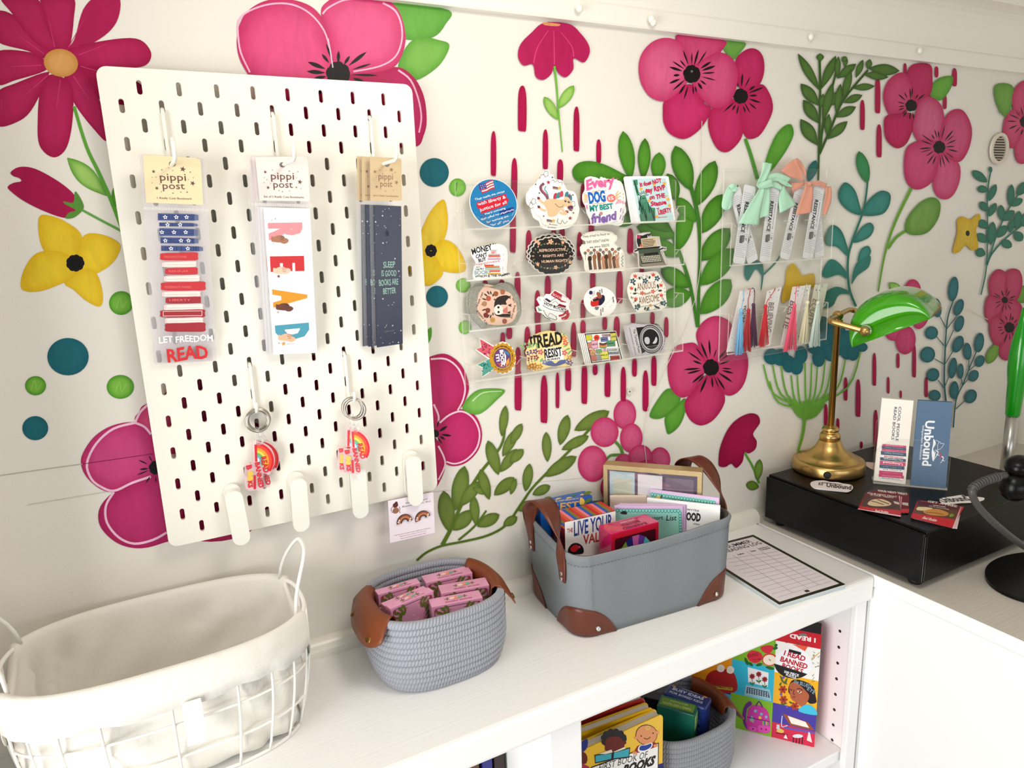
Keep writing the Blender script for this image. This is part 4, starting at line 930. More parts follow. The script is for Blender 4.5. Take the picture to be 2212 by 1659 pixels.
rack('acrylic_rack', 'clear acrylic rack of two deep trays holding ribboned and tasselled bookmarks', 0.924, 1.184, 0.335, 0.674, (0.509, 0.352), 0.0735, 0.0235, [0.925, 0.968, 1.020, 1.074, 1.128, 1.183], 0.009, 0.003)

GRP = 'stickers in the acrylic rack'
CRA, CRB, CRC, CRD = (1000, 360, 6.9125), (1230, 360, 6.9125), (1000, 590, 6.9125), (1230, 590, 6.9125)
def sticker(name, label, crop, ctr, out, base, draw, copies=(), sm=3, side=None):
    """a stack of cut stickers leaning in a tray: out is the cut outline, draw prints on the face"""
    q = at(crop[0] + ctr[0] / crop[2], crop[1] + ctr[1] / crop[2], 1, -0.0185)
    M = wallframe(q.x, -0.0185, q.z, 0.11); F = Face(M, *crop)
    m = MB(); o = F.ps(*out)
    if sm: o = smooth(o, sm)
    m.prism(o, -0.00045, 0.0, ink(base) if isinstance(base, tuple) else base, side or ink((236, 232, 224)))
    draw(m, F)
    ob = m.build(name); ob.matrix_world = M; tag(ob, label, 'sticker', GRP)
    for i, (dx, dy, r, lab) in enumerate(copies):
        c = ob.copy(); COL.objects.link(c); c['label'] = lab
        c.matrix_world = M @ Matrix.Translation((dx, dy, -0.0012 * (i + 1))) @ Matrix.Rotation(r, 4, 'Z')
    return ob
Z1, Z2, Z3, Z4, Z5 = 0.00012, 0.00024, 0.00036, 0.00048, 0.0006
def fill(m, F, c, z, *pts, k=0): m.flat(smooth(F.ps(*pts), k) if k else F.ps(*pts), z, ink(c, .4))
def dot(m, F, x, y, r, c, z, ry=None): m.flat(F.ps(*ell(x, y, r, ry or r, 0, 16)), z, ink(c, .4))
def stro(m, F, c, z, w, *pts): m.flat(F.ps(*ribbon(list(pts), w, w, 3)), z, ink(c, .4))
def stars_(m, F, c, z, r, *pts):
    for (x, y) in pts: m.flat(F.ps(*star(x, y, r, 5, .45, -PI / 2)), z, ink(c, .4))
def bloom(m, F, x, y, r, c, z, n=5, heartc=None):
    for i in range(n): a = 2 * PI * i / n; m.flat(F.ps(*ell(x + r * .6 * math.cos(a), y + r * .6 * math.sin(a), r * .42, r * .3, a, 10)), z, ink(c, .4))
    if heartc: dot(m, F, x, y, r * .25, heartc, z + .0001)
def twig(m, F, a, b, w, c, z): m.flat(F.ps(*leafout(a, b, w, 0, 5)), z, ink(c, .4))

def d_flag(m, F):
    fill(m, F, (20, 120, 176), Z1, *ell(455, 548, 335, 370, -.62, 40))
    random.seed(5)
    for i in range(34):
        a, r = random.random() * 6.28, 150 + 160 * random.random() ** .5
        stars_(m, F, random.choice(((40, 60, 150), (60, 130, 130), (150, 50, 90))), Z2, random.choice((10, 14, 20)), (455 + r * math.cos(a), 540 + r * 1.05 * math.sin(a)))
    for k in range(7):
        stro(m, F, ((198, 40, 50), (240, 236, 236))[k % 2], Z3, 19, (255 + k * 4, 275 + k * 19), (330 + k * 4, 255 + k * 19), (390 + k * 4, 225 + k * 18), (445 + k * 4, 205 + k * 18))
    fill(m, F, (60, 56, 130), Z4, (235, 265), (335, 248), (355, 320), (258, 352)); stars_(m, F, (220, 220, 240), Z5, 9, (262, 285), (290, 280), (318, 272), (272, 312), (300, 305), (328, 298), (280, 335), (310, 328))
    stro(m, F, (150, 60, 70), Z3, 9, (235, 262), (290, 410))
    fill(m, F, (206, 24, 48), Z3, (200, 540), (640, 405), (650, 470), (685, 485), (655, 570), (270, 705), (250, 640), (215, 620))
    fill(m, F, (26, 44, 130), Z3, (545, 670), (740, 605), (770, 640), (755, 670), (580, 730), (550, 725))
    w = ink((236, 238, 242))
    lines(m, F, Z4, w, [('They made me recite', 180, 510, 622, 382, 38), ('with liberty &', 225, 585, 640, 470, 56), ('justice for all', 255, 668, 655, 550, 54), ('every morning', 325, 722, 635, 632, 36), ('then called me', 270, 805, 540, 718, 34), ('unpatriotic', 556, 716, 765, 650, 34), ('for wanting the', 355, 845, 680, 750, 34), ('"for all" part', 415, 892, 690, 815, 34)], bold=0.012, wob=0.0003)
sticker('sticker', 'round blue sticker with a flag and red banner, far left of the top tray', CRA, (455, 548), ell(455, 550, 345, 380, -.62, 40), (240, 240, 238), d_flag, sm=0)

def d_uni(m, F):
    K = (34, 30, 40)
    stro(m, F, (120, 74, 96), Z2, 40, (1210, 250), (1160, 300), (1175, 360), (1240, 430), (1270, 490)); stro(m, F, (90, 150, 160), Z3, 14, (1240, 290), (1220, 340), (1260, 400), (1280, 480)); stro(m, F, (196, 90, 110), Z3, 12, (1180, 280), (1180, 350), (1250, 440))
    P = (242, 190, 150)
    fill(m, F, P, Z3, (1230, 500), (1330, 480), (1450, 495), (1540, 490), (1580, 530), (1520, 600), (1460, 640), (1400, 720), (1330, 750), (1270, 730), (1250, 640), (1215, 570), k=4)
    fill(m, F, P, Z3, (1490, 520), (1530, 450), (1590, 480), (1640, 600), (1630, 660), (1580, 650), (1520, 570), k=4)
    for a in ((1230, 560, 1120, 470), (1240, 660, 1130, 600), (1440, 680, 1540, 700), (1450, 600, 1560, 700)): stro(m, F, P, Z3, 34, (a[0], a[1]), ((a[0] + a[2]) / 2, (a[1] + a[3]) / 2 + 15), (a[2], a[3]))
    for (x, y) in ((1128, 470), (1132, 600), (1555, 670)): fill(m, F, (112, 40, 66), Z4, (x - 22, y - 18), (x + 16, y - 14), (x + 20, y + 20), (x - 16, y + 20))
    fill(m, F, (96, 56, 88), Z4, (1570, 590), (1635, 585), (1640, 640), (1600, 660), (1565, 625), k=3)
    for (x, y, c) in ((1380, 440, (188, 58, 84)), (1425, 430, (60, 140, 140)), (1470, 410, (196, 74, 96)), (1550, 420, (60, 130, 138)), (1600, 470, (70, 130, 138))): fill(m, F, c, Z2, (x - 30, y + 40), (x - 20, y - 30), (x + 20, y - 45), (x + 26, y + 30), k=3)
    fill(m, F, (120, 70, 110), Z4, (1560, 450), (1600, 395), (1598, 465)); dot(m, F, 1530, 515, 17, K, Z4); dot(m, F, 1580, 528, 17, K, Z4); dot(m, F, 1534, 510, 6, (250, 250, 250), Z5); dot(m, F, 1584, 523, 6, (250, 250, 250), Z5)
    stro(m, F, K, Z4, 6, (1375, 550), (1420, 600), (1480, 600), (1500, 570))
    for (x, y) in ((1340, 300), (1250, 790)):
        for j, c in enumerate(((120, 50, 76), (60, 130, 130), (210, 120, 80))): stro(m, F, c, Z2, 14, (x, y + j * 14), (x + 80, y + 15 + j * 12))
        stars_(m, F, (236, 176, 60), Z3, 34, (x + 100, y + 20))
    for (x, y) in ((1240, 110), (1055, 520), (1640, 560)):
        for a in range(5): stro(m, F, K, Z2, 5, (x + 26 * math.cos(a * 1.25), y + 36 * math.sin(a * 1.25)), (x + 40 * math.cos(a * 1.25 + .6), y + 50 * math.sin(a * 1.25 + .6)), (x + 26 * math.cos(a * 1.25 + 1.2), y + 36 * math.sin(a * 1.25 + 1.2)))
    stars_(m, F, (160, 60, 80), Z2, 34, (1275, 235), (1600, 770)); stars_(m, F, K, Z2, 16, (1140, 395), (1085, 265), (1335, 160), (1640, 425), (1205, 740), (1650, 690))
    stro(m, F, K, Z2, 5, (1320, 215), (1350, 200), (1375, 235), (1410, 205), (1440, 240), (1480, 230), (1475, 270)); stro(m, F, K, Z2, 6, (1420, 770), (1410, 830), (1460, 855), (1480, 800), (1520, 850), (1560, 810))
    lines(m, F, Z2, ink(K), [('@cutiebooks', 1285, 862, 1412, 880, 16)])
sticker('sticker', 'white cloud-edged sticker of a peach unicorn, front one, top tray', CRA, (1380, 520), [(1215, 60), (1270, 45), (1300, 110), (1350, 120), (1370, 185), (1470, 200), (1520, 280), (1560, 350), (1640, 370), (1690, 420), (1720, 560), (1740, 640), (1710, 760), (1660, 850), (1560, 890), (1400, 905), (1290, 890), (1190, 850), (1160, 760), (1080, 700), (1040, 560), (990, 480), (980, 400), (1000, 320), (1090, 250), (1120, 190), (1200, 160)], (246, 243, 236), d_uni, [(-0.004, -0.004, .05, 'white cloud-edged unicorn sticker, back one, top tray')])

def d_dog(m, F):
    lines(m, F, Z3, ink((232, 104, 160)), [('Every', 250, 345, 690, 262, 165)], bold=0.045, shear=0.15, wob=0.001)
    lines(m, F, Z3, ink((24, 100, 190)), [('DOG', 295, 548, 545, 512, 185)], bold=0.05)
    dot(m, F, 622, 472, 66, (240, 120, 112), Z2, 62); lines(m, F, Z4, ink((252, 240, 236)), [('IS', 585, 500, 662, 492, 60)], bold=0.02)
    lines(m, F, Z3, ink((20, 146, 140)), [('MY', 305, 668, 440, 655, 100), ('BEST', 455, 648, 655, 622, 90)], bold=0.045)
    lines(m, F, Z3, ink((128, 92, 176)), [('friend', 330, 850, 720, 790, 150)], bold=0.045, shear=0.2, wob=0.0012)
    for i in range(6): a = -.5 + i * .2; stro(m, F, (236, 170, 60), Z2, 10, (272 - 15 * i % 3, 440 + i * 18), (215, 400 + i * 26))
    for i in range(6): stro(m, F, (236, 170, 60), Z2, 10, (690, 420 + i * 14), (700 + (i % 2) * 40 + 30, 360 + i * 28))
    stro(m, F, (236, 170, 60), Z2, 9, (330, 400), (350, 370), (400, 375), (440, 355), (500, 370), (550, 350)); stro(m, F, (236, 170, 60), Z2, 9, (340, 560), (400, 550), (470, 552), (540, 535))
    for i in range(4): stro(m, F, (228, 116, 160), Z2, 12, (690 + 30 * i, 560 - 6 * i), (720 + 24 * i, 520), (730 + 20 * i, 500 + 6 * i)); stro(m, F, (228, 116, 160), Z2, 10, (255, 570 + 12 * i), (268, 600 + 14 * i))
    stro(m, F, (128, 92, 176), Z2, 10, (770, 620), (760, 680)); stro(m, F, (128, 92, 176), Z2, 10, (770, 720), (750, 790)); dot(m, F, 470, 700, 26, (188, 140, 140), Z4); lines(m, F, Z4, ink((150, 190, 214)), [('best friend', 640, 842, 720, 820, 22)], bold=0)
sticker('sticker', 'colourful lettered sticker about a dog and best friend, front one, top tray', CRB, (500, 520), [(240, 170), (330, 145), (440, 190), (470, 150), (540, 180), (690, 190), (740, 230), (765, 300), (790, 390), (800, 470), (795, 560), (810, 650), (780, 720), (760, 840), (680, 870), (560, 850), (420, 870), (330, 875), (300, 780), (260, 700), (240, 600), (200, 520), (195, 420), (230, 340), (225, 240)], (244, 241, 238), d_dog, [(0.006, -0.001, -.02, 'colourful lettered sticker about a dog, back one, top tray')])

def d_lib(m, F):
    fill(m, F, (196, 226, 230), Z1, (925, 185), (1435, 172), (1560, 800), (1050, 815))
    G, GD = (70, 134, 104), (18, 44, 36)
    stro(m, F, G, Z2, 40, (985, 240), (1000, 330), (1030, 430)); fill(m, F, G, Z2, (950, 200), (1015, 195), (1020, 270), (960, 280))
    fill(m, F, G, Z2, (1015, 400), (1050, 540), (1060, 520), (1060, 440), (1130, 420), (1165, 520), (1210, 610), (1280, 620), (1285, 810), (1070, 818), (1040, 600))
    dot(m, F, 1105, 480, 40, (84, 148, 116), Z3, 56)
    for i in range(7): a = PI + .35 + i * .4; stro(m, F, GD, Z3, 9, (1105 + 40 * math.cos(a), 450 + 45 * math.sin(a)), (1105 + 78 * math.cos(a), 450 + 88 * math.sin(a)))
    for i in range(16): x = 1030 + (i * 37) % 230; y = 520 + (i * 61) % 200; stro(m, F, GD, Z4, 9, (x, y), (x + 12, y + 60), (x + 8 + (i % 3) * 12, min(812, y + 130)))
    stro(m, F, GD, Z4, 12, (1060, 440), (1050, 560), (1090, 640)); stro(m, F, GD, Z4, 10, (965, 215), (990, 300), (1015, 400)); fill(m, F, GD, Z4, (1085, 470), (1105, 465), (1105, 480), (1088, 484)); fill(m, F, GD, Z4, (1112, 470), (1128, 465), (1126, 482), (1114, 482))
    lines(m, F, Z4, ink((206, 28, 76)), [('It does NOT', 1055, 300, 1375, 235, 74), ('say RSVP', 1140, 390, 1435, 345, 84), ('on THE', 1195, 495, 1430, 462, 76), ('Statue', 1215, 592, 1450, 560, 76), ('of', 1300, 640, 1340, 632, 30), ('LIBERTY', 1330, 722, 1525, 672, 78)], bold=0.045, wob=0.0006)
    stars_(m, F, (238, 178, 50), Z3, 34, (1068, 335), (1265, 265), (1415, 250), (1190, 510), (1470, 490), (1490, 580), (1302, 745)); stars_(m, F, (238, 178, 50), Z3, 18, (1130, 360), (1445, 440))
    lines(m, F, Z4, ink((206, 60, 70)), [('@statuejoules', 1325, 766, 1455, 755, 16)])
sticker('sticker', 'pale blue square sticker of a green statue with red lettering, front of its stack', CRB, (1215, 500), [(890, 145), (1450, 140), (1480, 150), (1580, 790), (1570, 812), (1010, 845), (985, 835), (870, 170)], (246, 246, 246), d_lib, [(-0.0018, 0.0, 0, 'square statue sticker second in its stack'), (-0.0036, 0.0003, 0, 'square statue sticker third in its stack'), (-0.0054, 0.0004, 0, 'square statue sticker at the back of its stack')], sm=0, side=ink((240, 240, 240)))

def d_money(m, F):
    K = ink((26, 24, 26))
    lines(m, F, Z2, K, [('MONEY', 140, 1310, 440, 1235, 96), ('CAN\'T', 195, 1370, 365, 1335, 62), ('BUY', 235, 1428, 352, 1402, 62), ('but it', 200, 1512, 250, 1505, 26), ('CAN BUY', 185, 1548, 320, 1535, 30), ('WHICH IS THE SAME', 180, 1655, 640, 1632, 36)], bold=0.03, wob=0.0004)
    lines(m, F, Z2, ink((206, 150, 150)), [('happiness', 175, 1480, 550, 1420, 46)], bold=0.02)
    lines(m, F, Z2, ink((150, 176, 178)), [('BOOKS', 172, 1612, 420, 1600, 66)], bold=0.05)
    fill(m, F, (232, 140, 140), Z3, (415, 1265), (485, 1258), (470, 1295), (430, 1300)); stro(m, F, (232, 140, 140), Z3, 8, (485, 1262), (500, 1275), (480, 1290)); stro(m, F, (26, 24, 26), Z3, 5, (410, 1252), (505, 1246))
    for i, (y, x0, x1, c) in enumerate(((1310, 385, 550, (196, 190, 190)), (1335, 380, 555, (226, 110, 90)), (1372, 370, 560, (214, 170, 196)), (1475, 320, 460, (206, 60, 60)), (1492, 330, 545, (216, 140, 80)), (1520, 330, 560, (170, 200, 180)), (1555, 400, 555, (226, 90, 70)), (1595, 375, 560, (240, 180, 70)))):
        fill(m, F, c, Z2, (x0, y + 14), (x1, y + 12), (x1, y - 12), (x0, y - 10)); stro(m, F, (60, 50, 50), Z3, 4, (x0, y + 14), (x1, y + 12))
    random.seed(2)
    for i in range(14): dot(m, F, random.uniform(140, 590), random.uniform(1200, 1420), 4, (60, 60, 60), Z2)
sticker('sticker', 'white sticker of a book pile and money lettering, front one, second tray', CRA, (390, 1430), [(140, 1240), (250, 1200), (420, 1165), (520, 1175), (585, 1240), (600, 1380), (590, 1500), (600, 1600), (650, 1620), (655, 1670), (400, 1680), (165, 1685), (165, 1500), (190, 1430), (130, 1330)], (246, 244, 242), d_money, [(0.005, 0.001, -.01, 'white book pile sticker, second one, second tray'), (0.0085, 0.001, -.02, 'white book pile sticker, back one, second tray')])

def d_rep(m, F):
    fill(m, F, (34, 32, 30), Z1, *scallop(ell(1325, 1335, 318, 270, 0, 90), 22, 22))
    lines(m, F, Z3, ink((236, 196, 168)), [('REPRODUCTIVE', 1140, 1275, 1535, 1255, 48), ('RIGHTS ARE', 1195, 1355, 1505, 1340, 44), ('HUMAN RIGHTS', 1175, 1440, 1555, 1420, 48)], bold=0.015)
    for (x, y) in ((1130, 1145), (1490, 1130), (1115, 1455), (1600, 1425)): fill(m, F, (232, 170, 130), Z3, (x - 28, y - 30), (x - 8, y - 8), (x, y - 40), (x + 10, y - 8), (x + 28, y - 25), (x + 14, y + 25), (x - 14, y + 25))
    bloom(m, F, 1308, 1120, 42, (236, 186, 150), Z3, 5, (206, 130, 70)); bloom(m, F, 1385, 1505, 32, (236, 186, 150), Z3, 5)
    for i in range(30):
        a = 2 * PI * i / 30; x, y = 1325 + 258 * math.cos(a), 1335 + 205 * math.sin(a)
        twig(m, F, (x, y), (x + 40 * math.cos(a * 3), y + 40 * math.sin(a * 3)), 22, (104, 118, 92) if i % 3 else (206, 150, 130), Z2)
    for (x, y) in ((1120, 1280), (1550, 1258), (1150, 1330), (1540, 1300)): dot(m, F, x, y, 8, (236, 196, 168), Z3)
sticker('sticker', 'black floral sticker with three lines of peach lettering, front one', CRA, (1325, 1335), scallop(ell(1325, 1335, 335, 288, 0, 90), 24, 22), (206, 200, 190), d_rep, [(-0.003, 0.004, .03, 'black floral lettered sticker, second one'), (0.004, 0.005, -.03, 'black floral lettered sticker, back one')], sm=0)

def d_seed(m, F):
    K = ink((70, 58, 54))
    lines(m, F, Z2, K, [('They tried to bury us', 195, 1065, 600, 1015, 40), ("THEY DIDN'T KNOW", 255, 1150, 595, 1115, 46), ('we were SEEDS', 305, 1225, 595, 1190, 46)], bold=0.0, shear=0.12, wob=0.0003)
    for i, (x, c) in enumerate(((300, (60, 40, 32)), (370, (150, 100, 66)), (440, (106, 66, 44)), (500, (190, 136, 100)), (545, (84, 52, 36)), (600, (150, 98, 64)), (660, (108, 66, 44)), (710, (196, 140, 108)))):
        stro(m, F, c, Z3, 44, (x + 18, 1540 - i * 4), (x + 6, 1450), (x, 1385 - (i % 3) * 25)); fill(m, F, c, Z4, (x - 26, 1395 - (i % 3) * 25), (x - 20, 1345 - (i % 3) * 25), (x + 22, 1340 - (i % 3) * 25), (x + 28, 1400 - (i % 3) * 25), k=3)
    for i in range(12):
        x = 235 + i * 45; bloom(m, F, x, 1290 - (i * 37) % 70, 26, ((112, 50, 40), (190, 100, 70), (90, 100, 96))[i % 3], Z2, 6); stro(m, F, (80, 80, 76), Z2, 4, (x, 1300), (x + 5, 1400))
    for i in range(8): twig(m, F, (240 + i * 70, 1330), (225 + i * 72, 1270), 18, (120, 130, 124), Z2)
    for i in range(7): twig(m, F, (785, 1350 + i * 24), (800 - i % 2 * 26, 1330 + i * 24), 12, (60, 58, 56), Z2)
sticker('sticker', 'ivory sticker of raised fists among flowers, front one, second tray', CRB, (490, 1270), [(190, 1030), (300, 990), (450, 970), (610, 985), (650, 1020), (690, 1040), (690, 1100), (660, 1150), (700, 1190), (790, 1260), (820, 1400), (825, 1540), (740, 1560), (520, 1575), (320, 1590), (230, 1540), (215, 1400), (165, 1270), (165, 1190), (230, 1180), (240, 1120), (180, 1080)], (240, 236, 222), d_seed, [(0.003, 0.0015, -.03, 'ivory fists and flowers sticker, back one, second tray')])

def d_type(m, F):
    fill(m, F, (30, 32, 30), Z1, (1010, 1020), (1090, 1030), (1170, 1000), (1165, 1060), (1080, 1190), (1030, 1200), (1005, 1120))
    bloom(m, F, 1035, 1050, 30, (214, 60, 110), Z3, 5); bloom(m, F, 1070, 1180, 26, (220, 120, 80), Z3, 5)
    fill(m, F, (206, 186, 150), Z2, (1065, 1075), (1290, 1050), (1310, 1190), (1080, 1215))
    for i in range(5): stro(m, F, (60, 50, 40), Z3, 9, (1080 + i * 4, 1100 + i * 24), (1250 + (i * 31) % 40, 1085 + i * 22))
    fill(m, F, (72, 84, 68), Z3, (1030, 1240), (1090, 1215), (1320, 1195), (1350, 1240), (1360, 1280), (1035, 1300)); stro(m, F, (30, 30, 30), Z4, 22, (1010, 1230), (1350, 1200)); stro(m, F, (40, 40, 40), Z3, 20, (970, 1265), (1035, 1240)); stro(m, F, (40, 40, 40), Z3, 20, (1340, 1240), (1405, 1215))
    fill(m, F, (24, 24, 24), Z3, (1110, 1300), (1320, 1275), (1335, 1310), (1110, 1330)); fill(m, F, (104, 112, 90), Z2, (1035, 1295), (1360, 1270), (1420, 1420), (1445, 1480), (1360, 1500), (1100, 1515), (1045, 1480))
    fill(m, F, (44, 44, 40), Z3, (1050, 1340), (1345, 1315), (1385, 1420), (1075, 1455)); fill(m, F, (150, 134, 116), Z3, (1070, 1460), (1400, 1430), (1430, 1470), (1090, 1490))
    for r in range(4):
        for k in range(12): dot(m, F, 1072 + k * 24 + r * 8, 1352 + r * 24 - k * 2, 9, (226, 218, 198), Z4)
sticker('sticker', 'cut-out sticker of a dark green typewriter, front one, second tray', CRB, (1210, 1260), [(1000, 1020), (1050, 995), (1160, 985), (1180, 1045), (1300, 1040), (1325, 1150), (1340, 1190), (1415, 1195), (1415, 1240), (1370, 1260), (1440, 1420), (1450, 1480), (1380, 1505), (1080, 1525), (1030, 1490), (1020, 1300), (960, 1275), (965, 1245), (1020, 1220), (1000, 1130)], (216, 206, 206), d_type, [(0.004, 0.0, -.03, 'typewriter sticker, second one, second tray'), (0.007, 0.0005, -.05, 'typewriter sticker, back one, second tray')], sm=0)

GLIT = mat('silver_glitter_film', (206, 204, 190), 0.3, metal=0.6, bump=1.0, bscale=900, var=0.6)
def d_pos(m, F):
    fill(m, F, (226, 188, 166), Z1, *smooth([(330, 205), (480, 235), (560, 260), (690, 290), (760, 380), (800, 480), (800, 600), (745, 720), (600, 770), (420, 770), (300, 720), (230, 620), (210, 480), (225, 340), (270, 250)], 3))
    K = ink((40, 30, 30))
    lines(m, F, Z3, K, [("It's called trash can", 330, 775, 215, 540, 44)], bold=0.01) if False else None
    for s_, a0, a1, r, cx, cy in (("It's called", 2.05, 2.95, 285, 500, 500), ('trash can', 3.12, 3.95, 285, 500, 500), ("can't", 5.75, 6.05, 270, 500, 510), ('trash not', 6.15, 6.95, 270, 500, 510)):
        p0 = (cx + r * math.cos(a0), cy + r * math.sin(a0)); p1 = (cx + r * math.cos(a1), cy + r * math.sin(a1))
        lines(m, F, Z3, K, [(s_, p0[0], p0[1], p1[0], p1[1], 34)], bold=0.01)
    fill(m, F, (48, 40, 38), Z2, (470, 440), (520, 360), (640, 330), (690, 360), (640, 420), (650, 470), (560, 480), (560, 600), (690, 610), (690, 660), (540, 650), (470, 600), k=4)
    fill(m, F, (236, 226, 214), Z3, (470, 510), (530, 470), (590, 510), (600, 560), (580, 610), (500, 620), (465, 570), k=4); dot(m, F, 528, 512, 17, (26, 22, 22), Z4); dot(m, F, 530, 582, 17, (26, 22, 22), Z4); fill(m, F, (200, 120, 110), Z4, (600, 540), (660, 500), (665, 600), (600, 590)); dot(m, F, 600, 560, 9, (190, 90, 90), Z5)
    for (x, y) in ((690, 360), (700, 480), (690, 590), (690, 640)):
        for k in (-1, 0, 1): stro(m, F, (30, 24, 24), Z4, 9, (x - 24, y), (x + 22, y + k * 20))
    for (x, y, c) in ((380, 380, (180, 84, 64)), (490, 310, (150, 84, 56)), (590, 285, (170, 100, 70)), (320, 460, (170, 130, 90)), (340, 630, (120, 50, 44)), (370, 560, (130, 60, 50)), (440, 700, (190, 140, 50)), (620, 720, (150, 80, 60))): fill(m, F, c, Z3, (x - 34, y - 20), (x, y - 40), (x + 36, y - 18), (x + 24, y + 30), (x - 22, y + 30), k=3)
    for i in range(14): a = i * .45; twig(m, F, (410 + 60 * math.cos(a), 470 + 150 * math.sin(a)), (380 + 110 * math.cos(a), 470 + 210 * math.sin(a)), 22, (58, 56, 44), Z2)
sticker('sticker', 'silver glitter sticker of a possum among mushrooms, front one, third tray', CRC, (490, 490), [(150, 210), (300, 195), (420, 215), (520, 195), (620, 155), (720, 190), (780, 290), (830, 380), (855, 480), (860, 620), (810, 740), (700, 790), (560, 800), (420, 800), (310, 830), (230, 760), (140, 660), (100, 540), (95, 400), (110, 300)], GLIT, d_pos, [(-0.003, 0.001, .04, 'silver glitter possum sticker, second one, third tray'), (0.003, 0.003, -.05, 'silver glitter possum sticker, back one, third tray')])

def d_hot(m, F):
    R1, R2 = (176, 40, 56), (128, 20, 44); K = (40, 30, 34)
    fill(m, F, R1, Z2, (1310, 330), (1370, 262), (1560, 370), (1540, 440), (1470, 430)); fill(m, F, (236, 226, 222), Z3, (1480, 330), (1555, 375), (1540, 430), (1460, 400))
    lines(m, F, Z4, ink((240, 200, 200)), [('BOOK', 1335, 330, 1470, 400, 40)], bold=.01)
    fill(m, F, R2, Z2, (1420, 450), (1540, 490), (1530, 520), (1410, 490)); fill(m, F, (240, 236, 232), Z2, (1300, 430), (1390, 375), (1470, 430), (1400, 490), (1310, 480)); stro(m, F, K, Z3, 6, (1300, 430), (1390, 375), (1470, 430)); stro(m, F, K, Z3, 5, (1330, 450), (1380, 420), (1420, 460))
    fill(m, F, (60, 40, 66), Z2, (1215, 385), (1250, 375), (1320, 420), (1290, 440)); fill(m, F, (196, 214, 200), Z2, (1130, 370), (1165, 385), (1170, 425), (1125, 400)); fill(m, F, (120, 170, 140), Z2, (1110, 500), (1160, 540), (1190, 560), (1130, 570))
    fill(m, F, (250, 248, 246), Z3, (1200, 400), (1190, 480), (1300, 540), (1450, 570), (1540, 600), (1550, 540), (1440, 510), (1310, 480)); stro(m, F, K, Z4, 6, (1190, 480), (1300, 540), (1450, 570), (1540, 600)); stro(m, F, K, Z4, 6, (1200, 400), (1310, 480), (1440, 510), (1550, 540))
    lines(m, F, Z5, ink(K), [('HOT BOOKS', 1205, 470, 1530, 585, 50)], bold=.02)
    fill(m, F, (232, 230, 228), Z2, (1200, 550), (1290, 570), (1390, 640), (1390, 700), (1260, 650)); stro(m, F, K, Z3, 6, (1200, 550), (1260, 650), (1390, 700), (1390, 640)); stro(m, F, K, Z3, 5, (1270, 640), (1300, 600), (1390, 650))
    stro(m, F, R1, Z3, 30, (1430, 640), (1500, 620), (1560, 560), (1550, 640), (1470, 680)); stro(m, F, (60, 90, 70), Z2, 10, (1195, 620), (1230, 660), (1300, 690))
sticker('sticker', 'white cut-out sticker of red books under a ribbon banner, front one, third tray', CRC, (1360, 490), [(1370, 250), (1460, 290), (1580, 380), (1560, 480), (1600, 560), (1560, 650), (1480, 710), (1400, 725), (1250, 680), (1180, 600), (1110, 580), (1090, 510), (1150, 480), (1100, 390), (1130, 350), (1200, 370), (1240, 310), (1290, 320)], (246, 244, 240), d_hot, [(0.003, -0.001, -.06, 'white cut-out red books sticker, back one, third tray')], sm=0)

def d_round(m, F):
    K = (34, 34, 44); R_1 = (206, 40, 34)
    fill(m, F, R_1, Z2, (320, 420), (370, 370), (430, 350), (470, 400), (460, 470), (360, 500), (320, 480), k=4); fill(m, F, (30, 28, 60), Z3, (440, 400), (480, 330), (520, 340), (525, 410), (480, 470), (440, 480), k=4)
    fill(m, F, (150, 90, 66), Z3, (400, 300), (430, 280), (470, 320), (490, 350), (450, 380), (415, 340), k=3); fill(m, F, (240, 236, 232), Z4, (330, 405), (395, 370), (400, 385), (340, 425)); fill(m, F, K, Z4, (345, 400), (420, 370), (440, 400), (370, 420), k=3)
    dot(m, F, 318, 292, 26, (40, 40, 90), Z3, 30); fill(m, F, (206, 206, 206), Z2, (340, 270), (385, 265), (380, 330), (335, 330)); fill(m, F, (110, 110, 116), Z3, (380, 505), (440, 505), (420, 550), (390, 545), k=3)
    for i in range(34): x, y = 240 + (i * 67) % 430, 330 + (i * 41) % 220; (x > 300) and stro(m, F, (150, 150, 150), Z1, 4, (x, y), (x + 30 - i % 3 * 12, y + 5 * (i % 2)))
    lines(m, F, Z3, ink(K), [('READ', 470, 240, 480, 300, 22), ('BOOKS', 440, 255, 452, 320, 22), ('READ', 488, 520, 490, 580, 22), ('BANNED', 460, 540, 462, 635, 20), ('books', 640, 360, 650, 440, 30)], bold=.02)
sticker('sticker', 'round white sticker with a small red figure, third tray', CRD, (460, 425), ell(460, 425, 248, 222, .35, 36), (246, 243, 238), d_round, sm=0)

